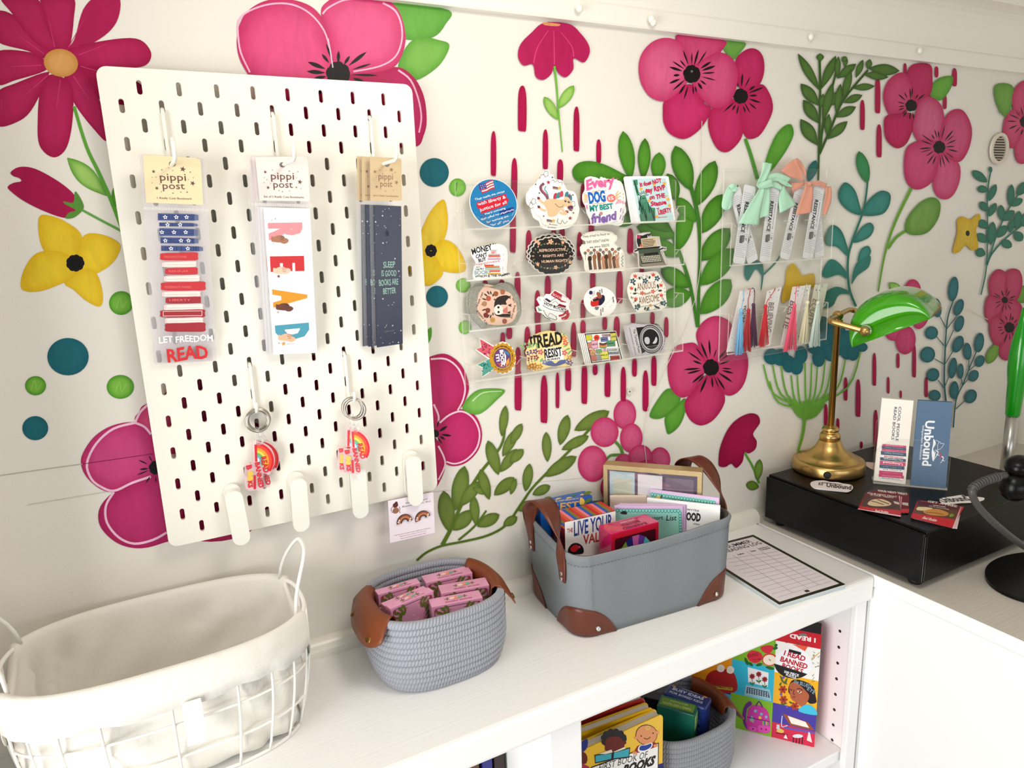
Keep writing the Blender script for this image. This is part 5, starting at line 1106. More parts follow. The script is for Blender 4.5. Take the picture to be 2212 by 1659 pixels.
def d_anx(m, F):
    B_ = ink((140, 96, 60))
    lines(m, F, Z3, B_, [('ANXIOUS', 1015, 262, 1290, 222, 128), ('AWESOME', 1040, 470, 1345, 415, 128)], bold=0.0, wob=0.0004)
    lines(m, F, Z3, ink((150, 100, 60)), [('but', 1118, 330, 1215, 305, 44)], bold=.02, shear=.2)
    for (x, y) in ((980, 45), (1250, 25), (925, 225), (1365, 180), (1370, 330), (990, 385)): fill(m, F, (222, 84, 62), Z3, (x - 32, y - 30), (x - 10, y - 6), (x, y - 38), (x + 10, y - 6), (x + 30, y - 24), (x + 20, y + 24), (x - 16, y + 24))
    for (x, y) in ((945, 120), (1310, 80), (1010, 510), (1410, 450), (1130, 115)): bloom(m, F, x, y, 44, (44, 82, 96), Z3, 5)
    for (x, y) in ((1085, 300), (1245, 275)): bloom(m, F, x, y, 34, (222, 84, 62), Z3, 5)
    for (a, b) in (((1040, 50), (1050, 100)), ((1200, 40), (1190, 90)), ((985, 215), (985, 280)), ((945, 310), (1005, 300)), ((1310, 160), (1330, 230)), ((1320, 265), (1385, 260)), ((1360, 420), (1380, 470)), ((1260, 480), (1330, 530)), ((1140, 500), (1120, 555)), ((1010, 460), (1060, 500)), ((1190, 500), (1150, 560)), ((1300, 500), (1350, 530)), ((960, 420), (1000, 410)), ((950, 160), (985, 175))): twig(m, F, a, b, 30, (52, 66, 48), Z2)
    stro(m, F, (60, 74, 60), Z2, 5, (1000, 290), (1040, 310), (1090, 300)); stro(m, F, (60, 74, 60), Z2, 5, (1050, 510), (1130, 490), (1210, 485), (1290, 470), (1370, 440)); stro(m, F, (60, 74, 60), Z2, 5, (1250, 275), (1300, 260), (1330, 230)); bloom(m, F, 1210, 482, 24, (206, 150, 60), Z3, 5)
    random.seed(8)
    for i in range(26): a = random.random() * 6.28; dot(m, F, 1170 + 255 * math.cos(a), 290 + 270 * math.sin(a), 6, (60, 74, 80), Z2)
    for (x, y) in ((1080, 60), (1155, 45), (1180, 540), (1290, 540), (1390, 370), (935, 360)):
        for k in range(4): twig(m, F, (x, y + k * 9), (x + (18 if k % 2 else -18), y + k * 9 - 12), 8, (60, 66, 64), Z2)
sticker('sticker', 'white floral sticker with anxious lettering, far right of the third tray', CRD, (1165, 290), scallop([(1000, -20), (1100, -5), (1240, -35), (1320, 0), (1390, 110), (1430, 220), (1450, 340), (1450, 460), (1430, 520), (1330, 550), (1200, 560), (1050, 585), (960, 530), (930, 440), (880, 370), (870, 230), (900, 110), (930, 20)], 14, 9), (242, 238, 226), d_anx, sm=3)

def d_bookit(m, F):
    fill(m, F, (214, 88, 106), Z2, (255, 985), (470, 1110), (410, 1280), (200, 1140), (275, 1110)); fill(m, F, (70, 156, 142), Z2, (215, 1370), (400, 1280), (470, 1420), (285, 1545), (300, 1410))
    random.seed(4)
    for i in range(16): x, y = random.uniform(285, 420), random.uniform(1050, 1220); dot(m, F, x, y, random.choice((6, 9)), (110, 30, 60), Z3)
    for i in range(14): x, y = random.uniform(270, 420), random.uniform(1340, 1470); dot(m, F, x, y, random.choice((6, 9)), (20, 70, 66), Z3)
    for p in (((310, 1060), (340, 1050), (325, 1110), (360, 1120)), ((350, 1170), (390, 1180), (380, 1140))): stro(m, F, (130, 40, 70), Z3, 6, *p)
    lines(m, F, Z3, ink((246, 240, 240)), [('NN', 355, 1215, 380, 1250, 26), ('NN', 315, 1320, 340, 1350, 26)], bold=.02)
    fill(m, F, (200, 146, 30), Z3, *scallop(ell(590, 1270, 190, 222, 0, 90), 26, 18))
    fill(m, F, (104, 60, 110), Z4, *ell(585, 1270, 128, 150)); fill(m, F, (62, 130, 170), Z5, (600, 1150), (680, 1180), (690, 1240), (640, 1200)); fill(m, F, (226, 150, 50), Z5, (690, 1260), (690, 1340), (640, 1400), (640, 1320)); fill(m, F, (180, 80, 80), Z5, (500, 1340), (560, 1400), (620, 1410), (560, 1340))
    fill(m, F, (244, 240, 240), Z5 + .0001, (610, 1170), (640, 1230), (640, 1330), (610, 1390), (620, 1280))
    lines(m, F, Z5 + .0002, ink((252, 250, 250)), [('BOOK', 545, 1150, 572, 1400, 60), ('IT!', 488, 1215, 502, 1325, 52)], bold=.05)
    K = ink((70, 50, 20))
    for s_, a0, a1 in (('ALL-TIME', 3.3, 4.35), ('WINNINGEST', 4.5, 5.7), ('PIZZA PARTY', 5.95, 7.2), ('CHAMPION', 7.4, 8.6)):
        n = len(s_)
        for i, ch in enumerate(s_):
            a = a0 + (a1 - a0) * i / (n - 1); x, y = 588 + 142 * math.cos(a), 1270 + 168 * math.sin(a)
            if ch.strip(): tx, ty = -math.sin(a) * 9, math.cos(a) * 9; lines(m, F, Z5, K, [(ch, x - tx, y - ty, x + tx, y + ty, 22)], bold=.02)
sticker('sticker', 'gold rosette sticker with pink and teal ribbon tails, bottom tray', CRC, (500, 1270), [(250, 965), (470, 1090), (520, 1050), (590, 1020), (660, 1040), (740, 1110), (790, 1230), (790, 1330), (750, 1440), (660, 1500), (590, 1515), (510, 1480), (460, 1440), (285, 1560), (285, 1420), (200, 1370), (380, 1285), (185, 1145), (265, 1110)], (246, 242, 232), d_bookit, sm=0)

def d_resist(m, F):
    K = ink((24, 20, 20))
    fill(m, F, (250, 250, 246), Z2, (1200, 1130), (1470, 1095), (1510, 1290), (1250, 1320)); lines(m, F, Z4, K, [('READ', 1120, 1115, 1490, 1050, 215), ('RESIST', 1220, 1270, 1480, 1230, 150)], bold=.03); lines(m, F, Z4, K, [('and', 1230, 1115, 1360, 1085, 40)], bold=.02, shear=.3); lines(m, F, Z4, K, [('ALWAYS', 1250, 1310, 1450, 1285, 34)], bold=.03)
    fill(m, F, (88, 100, 150), Z2, (1220, 1330), (1320, 1310), (1380, 1350), (1450, 1300), (1560, 1300), (1560, 1330), (1390, 1390), (1230, 1370), k=3)
    for (x, y, c) in ((1080, 1170, (104, 74, 130)), (1160, 1180, (206, 90, 110)), (1090, 1260, (150, 60, 80)), (1530, 1040, (226, 100, 90)), (1515, 1190, (214, 90, 120)), (1545, 1320, (90, 110, 180)), (1590, 1260, (206, 140, 50)), (1600, 1340, (104, 84, 150)), (1220, 1330, (104, 124, 190)), (1150, 1395, (206, 146, 50)), (1510, 970, (226, 130, 70)), (1070, 1380, (190, 120, 30))): bloom(m, F, x, y, 44, c, Z3, 5, (246, 220, 130))
    for (a, b) in (((1110, 1130), (1100, 1050)), ((1140, 1090), (1080, 1040)), ((1130, 1260), (1060, 1320)), ((1190, 1270), (1150, 1330)), ((1530, 1150), (1600, 1120)), ((1560, 1220), (1620, 1150)), ((1500, 1100), (1570, 1060)), ((1490, 930), (1520, 900)), ((1000, 1060), (960, 1040)), ((1030, 1100), (990, 1090))): twig(m, F, a, b, 34, (150, 200, 130), Z2); stro(m, F, (50, 70, 40), Z3, 4, a, b)
sticker('sticker', 'pale yellow floral sticker with big black reading lettering, front one, bottom tray', CRC, (1320, 1150), [(1130, 930), (1240, 880), (1360, 865), (1480, 900), (1540, 930), (1570, 1010), (1600, 1080), (1625, 1180), (1610, 1260), (1640, 1340), (1590, 1390), (1480, 1395), (1330, 1395), (1230, 1420), (1150, 1450), (1100, 1400), (1040, 1330), (1050, 1230), (1030, 1150), (1080, 1060), (1090, 980)], (248, 222, 150), d_resist, [(-0.005, 0.001, .03, 'pale yellow floral lettered sticker, second one, bottom tray'), (-0.010, 0.0005, .07, 'pale yellow floral lettered sticker, back one, bottom tray')])

def d_col(m, F):
    fill(m, F, (30, 28, 28), Z1, (225, 905), (690, 870), (790, 1290), (325, 1345)); fill(m, F, (236, 234, 228), Z2, (240, 920), (678, 888), (772, 1280), (338, 1328))
    for (x, y, w, h, c, s_) in ((290, 965, 90, 70, (206, 200, 60), ''), (520, 990, 100, 60, (110, 120, 170), 'PEACE'), (560, 930, 130, 40, (200, 170, 170), 'TOGETHER'), (655, 950, 80, 110, (206, 196, 90), 'LOVE'), (375, 1065, 90, 110, (226, 170, 190), 'RISE UP!'), (620, 1050, 110, 80, (90, 150, 110), 'EQUAL'), (650, 1150, 150, 50, (210, 210, 210), 'POWER'), (660, 1195, 150, 36, (160, 170, 180), 'PEOPLE'), (340, 1180, 80, 70, (206, 130, 90), ''), (515, 1225, 120, 110, (226, 222, 80), 'SPEAK UP'), (430, 1260, 90, 80, (150, 150, 150), ''), (680, 1265, 130, 60, (190, 60, 50), 'HOPE'), (360, 1270, 80, 80, (190, 110, 90), ''), (300, 1080, 60, 80, (190, 130, 110), ''), (440, 1170, 80, 60, (120, 160, 110), '')):
        fill(m, F, (40, 36, 36), Z3, *[(x + (px_ * w / 2 * 1.1) + py_ * 6, y + py_ * h / 2 * 1.12 - px_ * 4) for px_, py_ in ((-1, 1), (1, 1), (1, -1), (-1, -1))]); fill(m, F, c, Z4, *[(x + px_ * w / 2 + py_ * 6, y + py_ * h / 2 - px_ * 4) for px_, py_ in ((-1, 1), (1, 1), (1, -1), (-1, -1))])
        if s_: lines(m, F, Z5, ink((40, 34, 36)), [(s_, x - w * .42, y + 12, x + w * .42, y + 6, 24)], bold=.03)
    dot(m, F, 405, 965, 44, (224, 66, 40), Z4); stro(m, F, (20, 20, 20), Z5, 8, (392, 950), (394, 985)); stro(m, F, (20, 20, 20), Z5, 8, (412, 948), (414, 983))
    for i, c in enumerate(((60, 50, 40), (120, 70, 50), (206, 100, 90), (206, 160, 70), (90, 140, 100))): stro(m, F, c, Z5, 15, (445, 1045 + i * 15), (500, 1058 + i * 15), (555, 1040 + i * 15))
    for i, c in enumerate(((214, 100, 90), (226, 190, 110), (120, 170, 130))): stro(m, F, c, Z5, 12, (310 + i * 14, 1190), (320 + i * 10, 1150 + i * 12), (370 - i * 8, 1150 + i * 12), (385 - i * 14, 1190))
    dot(m, F, 525, 1145, 30, (206, 170, 200), Z4); stro(m, F, (60, 40, 60), Z5, 5, (525, 1115), (525, 1175))
sticker('sticker', 'square collage sticker of tiny protest signs with a black border, front of its stack', CRD, (505, 1110), [(205, 900), (695, 862), (805, 1290), (310, 1360)], (240, 238, 234), d_col, [(-0.0025, 0.0, 0, 'square protest collage sticker second in its stack'), (-0.005, 0.0003, 0, 'square protest collage sticker third in its stack'), (-0.0075, 0.0004, 0, 'square protest collage sticker at the back of its stack')], sm=0)

def d_oval(m, F):
    G, K = (196, 190, 192), (26, 24, 26)
    fill(m, F, K, Z1, (1000, 815), (1120, 800), (1130, 1180), (1080, 1200)); fill(m, F, (206, 200, 200), Z2, (910, 820), (985, 810), (1080, 1190), (1010, 1215)); lines(m, F, Z3, ink((50, 46, 50)), [('The Tortured Poets', 945, 845, 1030, 1195, 44)], bold=.01, shear=.2)
    for s_ in (0, 1): stro(m, F, (60, 56, 60), Z3, 4, (895 + s_ * 100, 812 - s_ * 10), (990 + s_ * 100, 1225 - s_ * 12))
    for r, c in ((1.0, K), (.93, G), (.88, K), (.83, G), (.70, K)): m.flat(F.ps(*ell(1215, 985, 175 * r, 215 * r, -.2, 40)), Z2 + (1 - r) * .0008, ink(c, .4))
    for i in range(36): a = 2 * PI * i / 36; dot(m, F, 1215 + 138 * math.cos(a) , 985 + 168 * math.sin(a), 6, K, Z4)
    fill(m, F, (200, 198, 200), Z4, (1125, 965), (1170, 955), (1195, 990), (1190, 1050), (1150, 1060), (1120, 1020), k=3); fill(m, F, (210, 208, 210), Z4, (1240, 1050), (1270, 1000), (1290, 950), (1310, 990), (1290, 1045), k=3); lines(m, F, Z4, ink((180, 178, 180)), [('TTPD', 1225, 930, 1262, 985, 20)], bold=.02)
    K2 = ink((40, 36, 40))
    for i, ch in enumerate("all's fair in love & poetry"):
        if ch == ' ': continue
        a = -1.15 + 2.0 * i / 26; x, y = 1215 + 200 * math.cos(a), 985 + 236 * math.sin(a); tx, ty = -math.sin(a) * 8, math.cos(a) * 8
        lines(m, F, Z3, K2, [(ch, x - tx, y - ty, x + tx, y + ty, 22)], bold=.01, shear=.2)
sticker('sticker', 'grey and black cut sticker with a dark oval emblem, front of its stack', CRD, (1160, 1000), [(855, 790), (1100, 770), (1230, 765), (1330, 810), (1400, 900), (1440, 1010), (1425, 1120), (1390, 1200), (1200, 1220), (985, 1250), (960, 1240)], (198, 190, 194), d_oval, [(-0.0012, 0.0008, 0, 'grey oval emblem sticker second in its stack'), (-0.0022, 0.001, 0, 'grey oval emblem sticker third in its stack'), (-0.003, 0.0012, .01, 'grey oval emblem sticker at the back of its stack')], sm=2)

# ------------------------------------------------------------------ ribboned and tasselled bookmarks
def strip(m, L, R_e, mt, z0=0.0, amp=0.0015, ph=0.0, n=14):
    """a length of cloth between two edges (local xy), with soft folds across it"""
    L = smooth(L, 4, False) if len(L) > 2 else L; R_e = smooth(R_e, 4, False) if len(R_e) > 2 else R_e
    def samp(p, t):
        i = min(int(t * (len(p) - 1)), len(p) - 2); u = t * (len(p) - 1) - i
        return p[i][0] + (p[i + 1][0] - p[i][0]) * u, p[i][1] + (p[i + 1][1] - p[i][1]) * u
    vs = []; k = 6
    for i in range(n + 1):
        a, b = samp(L, i / n), samp(R_e, i / n)
        for j in range(k + 1):
            u = j / k; vs.append((a[0] + (b[0] - a[0]) * u, a[1] + (b[1] - a[1]) * u, z0 + amp * math.sin(u * 7 + ph + i * .25) + amp * .8 * math.sin(i * .5 + ph)))
    m.add(vs, [(i * (k + 1) + j, i * (k + 1) + j + 1, (i + 1) * (k + 1) + j + 1, (i + 1) * (k + 1) + j) for i in range(n) for j in range(k)], mt, True)
MINT = mat('mint_ribbon', (178, 226, 196), 0.75, sheen=0.3, bump=0.1, bscale=1500); PEACH = mat('peach_ribbon', (226, 152, 126), 0.75, sheen=0.3, bump=0.1, bscale=1500)
BKP = mat('print_grey_card', (226, 226, 228), 0.5)
def resist(label, top, bot, w, dz, ribbon_, txt=True):
    q = at(1550 + (top[0] + bot[0]) / 2 / 6.38, 340 + (top[1] + bot[1]) / 2 / 6.38, 1, -0.016 - dz)
    M = wallframe(q.x, -0.016 - dz, q.z, 0.03); F = Face(M, 1550, 340, 6.38)
    a, b = Vector(F.p(*top)), Vector(F.p(*bot)); d = a - b; L = d.length; ang = math.atan2(d.y, d.x) - PI / 2
    t = thing('ribbon_bookmark', label, 'bookmark', M @ Matrix.Translation(((a.x + b.x) / 2, (a.y + b.y) / 2, 0)) @ Matrix.Rotation(ang, 4, 'Z'), 'ribboned bookmarks in the upper acrylic tray')
    m = MB(); m.prism(rrect(-w / 2, -L / 2, w / 2, L / 2, 0.004), -0.0003, 0.0003, BKP)
    gr = ink((168, 168, 174))
    for i in range(34):
        y = L / 2 - 0.014 - (L - 0.026) * i / 33
        if txt and .18 < i / 33 < .58 : continue
        x1 = w * (.44 if i % 5 else .2); m.flat([(-w * .44, y), (x1, y), (x1, y + 0.0007), (-w * .44, y + 0.0007)], 0.0004, gr)
    if txt:
        text(m, 'RESISTANCE', (-w * .22, L * .29), (-w * .22, -L * .10), w * .36, ink((36, 36, 40)), 0.0005, bold=0.03)
        text(m, 'READING IS AN ACT OF', (w * .24, L * .27), (w * .24, -L * .06), w * .10, ink((110, 110, 114)), 0.0005, bold=0.01)
        for k in range(4): m.flat([(-w * (.25 - .06 * k), -L * .15), (w * (.0 + .05 * k), -L * .13), (w * (.02 + .05 * k), -L * .21), (-w * (.22 - .06 * k), -L * .24)], 0.0005 + k * 1e-5, ink(((60, 58, 58), (110, 106, 104))[k % 2]))
        m.flat([(w * .2, -L * .17), (w * .34, -L * .155), (w * .38, -L * .20)], 0.0005, ink((150, 148, 148)))
    m.build('card', t)
    if ribbon_:
        mt, pieces = ribbon_
        m = MB(); inv = Matrix.Rotation(-ang, 4, 'Z') @ Matrix.Translation((-(a.x + b.x) / 2, -(a.y + b.y) / 2, 0)); m.T = inv
        for (Lp, Rp, z0) in pieces: strip(m, F.ps(*Lp), F.ps(*Rp), mt, z0, 0.0009, z0 * 900)
        m.build('ribbon', t, solid=0.0003)
resist('ribbon bookmark far left, leaning right, small mint bow at its top', (235, 430), (490, 1440), 0.026, 0.0, (MINT, [([(130, 390), (60, 560), (40, 700), (110, 730)], [(250, 400), (200, 560), (180, 660), (130, 720)], 0.0035), ([(130, 400), (180, 360), (240, 380)], [(180, 480), (220, 470), (250, 440)], 0.005)]))
resist('ribbon bookmark under the large mint bow, leaning left', (450, 390), (290, 1465), 0.028, 0.0035, (MINT, [([(590, 70), (560, 220), (495, 400)], [(720, 90), (660, 240), (600, 420)], 0.006), ([(520, 430), (380, 680), (240, 910)], [(590, 440), (560, 700), (520, 940)], 0.008), ([(600, 400), (560, 620), (550, 840)], [(680, 400), (680, 640), (680, 800)], 0.006), ([(620, 260), (800, 215), (990, 290)], [(640, 370), (790, 330), (930, 390)], 0.004), ([(480, 380), (560, 350), (680, 300)], [(510, 450), (590, 440), (720, 400)], 0.0095)]))
resist('upright ribbon bookmark with big black lettering beside the mint bow', (790, 380), (650, 1450), 0.027, 0.001, (MINT, [([(700, 280), (760, 310), (860, 400), (860, 440)], [(720, 420), (780, 420), (830, 450), (840, 470)], 0.004), ([(860, 430), (830, 600), (840, 770)], [(900, 380), (980, 520), (1070, 660)], 0.003), ([(760, 310), (900, 400), (1010, 410)], [(760, 280), (900, 340), (1000, 400)], 0.006)]))
resist('narrow ribbon bookmark behind the hanging peach ribbon, leaning left', (1140, 430), (920, 1400), 0.025, 0.0015, None)
resist('ribbon bookmark on the right with a large peach bow', (1410, 370), (1240, 1400), 0.028, 0.0035, (PEACH, [([(1070, 15), (960, 80), (855, 190)], [(1180, 340), (1080, 300), (975, 270)], 0.004), ([(1070, 10), (1150, 60), (1190, 140)], [(1160, 220), (1200, 260), (1215, 320)], 0.0015), ([(1170, 360), (1110, 560), (1040, 800)], [(1260, 400), (1270, 600), (1260, 760)], 0.007), ([(1260, 350), (1370, 330), (1480, 370)], [(1270, 400), (1360, 390), (1450, 440)], 0.005), ([(1490, 400), (1470, 600), (1450, 790)], [(1560, 400), (1560, 620), (1500, 790)], 0.0), ([(1000, 360), (1090, 350), (1190, 350)], [(1020, 520), (1070, 450), (1170, 390)], 0.003), ([(1150, 330), (1190, 340), (1230, 350)], [(1160, 400), (1200, 400), (1240, 400)], 0.0085)]))
resist('ribbon bookmark at the far right, mostly behind the peach-bowed one', (1330, 500), (1410, 1375), 0.026, -0.002, None, False)
def tassel(t, F, zt, cord, head, bot, w0, w1, c):
    """zt: how far in front of its card the tassel hangs"""
    mt = mat('thread_%d_%d_%d' % c, c, 0.6, sheen=0.3); F2 = Face(F.M @ Matrix.Translation((0, 0, zt)), F.ox, F.oy, F.k)
    m = MB(); pts = []
    for i, q in enumerate(cord):
        u = i / (len(cord) - 1); a, b = F.p(*q), F2.p(*q); e = min(1.0, u * 1.6)
        pts.append((a[0] + (b[0] - a[0]) * e, a[1] + (b[1] - a[1]) * e, 0.0018 + (zt - 0.0018) * e))
    m.tube(smooth(pts, 4, False), 0.0007, mt, 6); m.build('cord', t)
    m = MB(); h, b = F2.p(*head), F2.p(*bot); xl, xr = F2.p(bot[0] - w0, bot[1]), F2.p(bot[0] + w1, bot[1]); hw = xr[0] - xl[0]
    m.ball((h[0], h[1], zt), (0.0036, 0.0042, 0.0034), mt, 8)
    rnd = random.Random(int(bot[0]))
    for i in range(40):
        u = rnd.random(); v = rnd.random()
        x = xl[0] + hw * u; y = b[1] + rnd.uniform(-.002, .0022); z = zt + (v - .5) * min(hw * .7, 0.006)
        m.tube([(h[0] + (u - .5) * .004, h[1] - .002, zt + (v - .5) * .004), (h[0] + (x - h[0]) * .4 + (u - .5) * .0016, h[1] + (y - h[1]) * .35, (zt + z) / 2), (x, y, z)], 0.00062, mt, 5)
    m.build('fringe', t)
def tasselmark(label, quad, txt, tas, dz, out=True, col=(236, 232, 230)):
    cx, cy = sum(q[0] for q in quad) / 4, sum(q[1] for q in quad) / 4
    q = at(1550 + cx / 8.193, 580 + cy / 8.193, 1, -0.015 - dz)
    M = wallframe(q.x, -0.015 - dz, q.z, 0.03); F = Face(M, 1550, 580, 8.193)
    t = thing('tassel_bookmark', label, 'bookmark', M, 'tasselled bookmarks in the lower acrylic tray')
    m = MB(); m.prism(F.ps(*quad), -0.0003, 0.0003, mat('tassel_card_%d' % col[0], col, .5))
    for (s_, xa, ya, xb, yb, h, c) in txt: lines(m, F, 0.0005, ink(c), [(s_, xa, ya, xb, yb, h)], bold=.02)
    rnd = random.Random(int(cx))
    (ax, ay), (bx, by), (cx_, cy_), (dx, dy) = quad
    for i in range(16):
        v = rnd.random(); v = v * .18 if i % 2 else 1 - v * .25; u = rnd.uniform(.12, .88)
        x = (ax + (bx - ax) * u) * (1 - v) + (dx + (cx_ - dx) * u) * v; y = (ay + (by - ay) * u) * (1 - v) + (dy + (cy_ - dy) * u) * v
        m.flat(F.ps(*star(x, y, rnd.choice((7, 9, 13)), 5, .5)), 0.0005, ink(((60, 60, 66), (150, 60, 80), (110, 120, 120))[i % 3]))
    m.build('card', t)
    tassel(t, F, (0.0165 - dz) if out else 0.0045, *tas)
K_, RDL = (44, 42, 46), (150, 110, 112)
tasselmark('white bookmark with a purple tassel, at the back of the left trio', [(560, 350), (672, 360), (560, 1440), (420, 1440)], [], ([(600, 340), (650, 380), (655, 500), (640, 640)], (636, 650), (615, 1385), 75, 80, (74, 16, 62)), -0.002)
tasselmark('white bookmark with a dark red tassel, middle of the left trio', [(500, 370), (640, 372), (520, 1450), (330, 1450)], [], ([(530, 372), (572, 360), (560, 480), (540, 560), (545, 720)], (547, 745), (490, 1470), 70, 90, (176, 14, 30)), 0.002)
tasselmark('white bookmark with a light blue tassel, front of the left trio', [(400, 400), (560, 385), (450, 1465), (155, 1478)], [("YOU'RE", 470, 640, 430, 960, 46, K_), ('COOL', 425, 760, 385, 1000, 36, K_)], ([(450, 370), (458, 500), (440, 620), (425, 700)], (418, 745), (372, 1515), 66, 88, (116, 180, 220)), 0.005)
tasselmark('white bookmark with red lettering and a bright red tassel', [(880, 400), (1135, 325), (930, 1370), (690, 1400)], [('BELIEVING', 905, 600, 850, 1130, 110, (150, 128, 130))], ([(1000, 390), (1010, 350), (985, 420), (890, 560), (860, 640)], (852, 672), (805, 1370), 90, 92, (204, 12, 32)), 0.002)
tasselmark('white bookmark with a salmon pink tassel in the lower tray', [(1330, 325), (1560, 300), (1300, 1370), (1110, 1390)], [('BESTIE', 1290, 560, 1150, 1050, 110, (150, 116, 120))], ([(1440, 330), (1400, 305), (1385, 400), (1380, 520), (1365, 620)], (1362, 655), (1300, 1450), 120, 85, (232, 80, 110)), 0.005)
tasselmark('white bookmark with a cream tassel in the lower tray', [(1540, 300), (1655, 290), (1460, 1350), (1330, 1365)], [], ([(1560, 275), (1575, 320), (1610, 420), (1605, 560)], (1595, 602), (1545, 1320), 105, 80, (228, 220, 184)), 0.0015)
tasselmark('cream bookmark with a pale mint tassel, far right of the lower tray', [(1725, 290), (1955, 260), (1740, 1320), (1500, 1345)], [('EQUITY', 1690, 530, 1560, 1000, 120, (170, 150, 120))], ([(1840, 330), (1850, 280), (1800, 290), (1795, 430), (1790, 560)], (1780, 605), (1715, 1375), 80, 95, (206, 222, 212)), 0.0035, True, (226, 224, 206))
# ------------------------------------------------------------------ baskets on the worktop
def sup(a, b, th, n):
    c, s_ = math.cos(th), math.sin(th)
    return a * math.copysign(abs(c) ** (2 / n), c), b * math.copysign(abs(s_) ** (2 / n), s_)
WIRE = mat('white_coated_wire', (244, 242, 236), 0.35)
LINEN = mat('white_cotton_liner', (234, 230, 221), 0.9, spec=0.1, bump=0.9, bscale=34, sheen=0.2)
LEA = mat('tan_leather', (126, 60, 24), 0.42, bump=0.12, bscale=500, var=0.15); LEAD = mat('brown_leather', (100, 44, 24), 0.38, bump=0.1, bscale=500, var=0.15); LEAU = mat('dark_leather_underside', (70, 34, 20), 0.7)
THRD = ink((110, 50, 30))
BRASS = mat('aged_brass_stud', (140, 108, 56), 0.35, metal=1.0)
# large wire basket with a cloth liner
t = thing('wire_basket', 'large white wire basket with a cream cloth liner, far left of the worktop', 'basket', Matrix.Translation((-0.020, -0.105, 0.0)))
AR, BR_, AB, BB, RZ_ = 0.157, 0.091, 0.140, 0.074, 0.152
def wb(th, z, off=0.0, n=2.9):
    f = min(1, max(0, z / RZ_)); bul = 0.006 * math.sin(PI * f)
    return sup(AB + (AR - AB) * f + bul + off, BB + (BR_ - BB) * f + bul + off, th, n)
m = MB()
for z, r in ((0.0024, 0.0022), (0.044, 0.0015), (0.088, 0.0015), (RZ_, 0.0026)):
    m.tube([(*wb(2 * PI * i / 96, z), z) for i in range(96)], r, WIRE, 8, True)
NV = 22
for k in range(NV):
    th = 2 * PI * (k + .5) / NV
    m.tube([(*wb(th, RZ_ * j / 10, 0.0014), max(0.0024, RZ_ * j / 10)) for j in range(11)], 0.0015, WIRE, 6)
for k in range(-2, 3): m.tube([(-AB + .01, k * 0.022, 0.0024), (AB - .01, k * 0.022, 0.0024)], 0.0014, WIRE, 6)
m.build('wire_frame', t)
for sg in (1, -1):
    m = MB(); pts = []
    for i in range(17):
        u = i / 16; a = PI * u; th = 0.50 - 1.0 * u
        x, y = wb(th * .9, RZ_); pts.append((sg * (AR - .004 + .012 * math.sin(a) - .012 * abs(math.cos(a)) ** 3), y, RZ_ + .003 + .066 * math.sin(a) ** .8))
    m.tube(pts, 0.0022, WIRE, 8); m.build('handle', t)
def dipf(th):
    d = min(abs(((th + PI) % (2 * PI)) - PI), abs((th % (2 * PI)) - PI)); return max(0.0, 1 - (d / 0.42) ** 2)
m = MB(); NT = 144; rows = []
rnd = random.Random(4); wr = [(rnd.uniform(3, 19), rnd.uniform(0, 6.3), rnd.uniform(.0012, .0036), rnd.uniform(.2, 1)) for _ in range(10)]
def wrinkle(th, v): return sum(a * math.sin(f * th + p + 5 * k * v) for f, p, a, k in wr) * .6
prof = [(0.010, -0.075, 0), (0.006, -0.03, 0)] + [(0.010 + (RZ_ - 0.012) * (j / 9), -0.0055 - .004 * math.sin(PI * j / 9), 1) for j in range(10)] + [(RZ_ + 0.003, -0.0042, 2), (RZ_ + 0.0052, 0.0, 2), (RZ_ + 0.003, 0.0046, 2), (RZ_ - 0.010, 0.0052, 3), (RZ_ - 0.024, 0.0056, 3), (RZ_ - 0.040, 0.0062, 3)]
for (z, off, kind) in prof:
    row = []
    for i in range(NT):
        th = 2 * PI * i / NT; d = dipf(th)
        zz = z - d * (0.034 if kind >= 2 else 0.034 * max(0, (z - .06) / .09)) ; w = wrinkle(th, z * 20) * (1 if kind == 1 else .35)
        if kind == 3: zz += .002 * math.sin(9 * th) + .0015 * math.sin(23 * th); zz = max(zz, RZ_ - .05 - d * .02); 
        x, y = wb(th, min(zz, RZ_), off + w * (1 if kind in (1,) and z < RZ_ - .02 else .04) - (0.006 * d if kind >= 2 else 0)); row.append((x, y, zz))
    rows.append(row)
vs = [p for r in rows for p in r]; n = len(rows)
fs = [(r * NT + i, r * NT + (i + 1) % NT, (r + 1) * NT + (i + 1) % NT, (r + 1) * NT + i) for r in range(n - 1) for i in range(NT)] + [tuple(range(NT))]
m.add(vs, fs, LINEN, True)
m.build('liner', t, solid=0.0012)
q = at(420, 1562, 1, -0.207)
m = MB(); m.T = wallframe(q.x + 0.020, -0.2055 + 0.105, q.z); m.prism(rrect(-0.0095, -0.026, 0.0095, 0.026, 0.001, 2), -0.0004, 0.0004, PWHT); m.build('hang_tag', t)

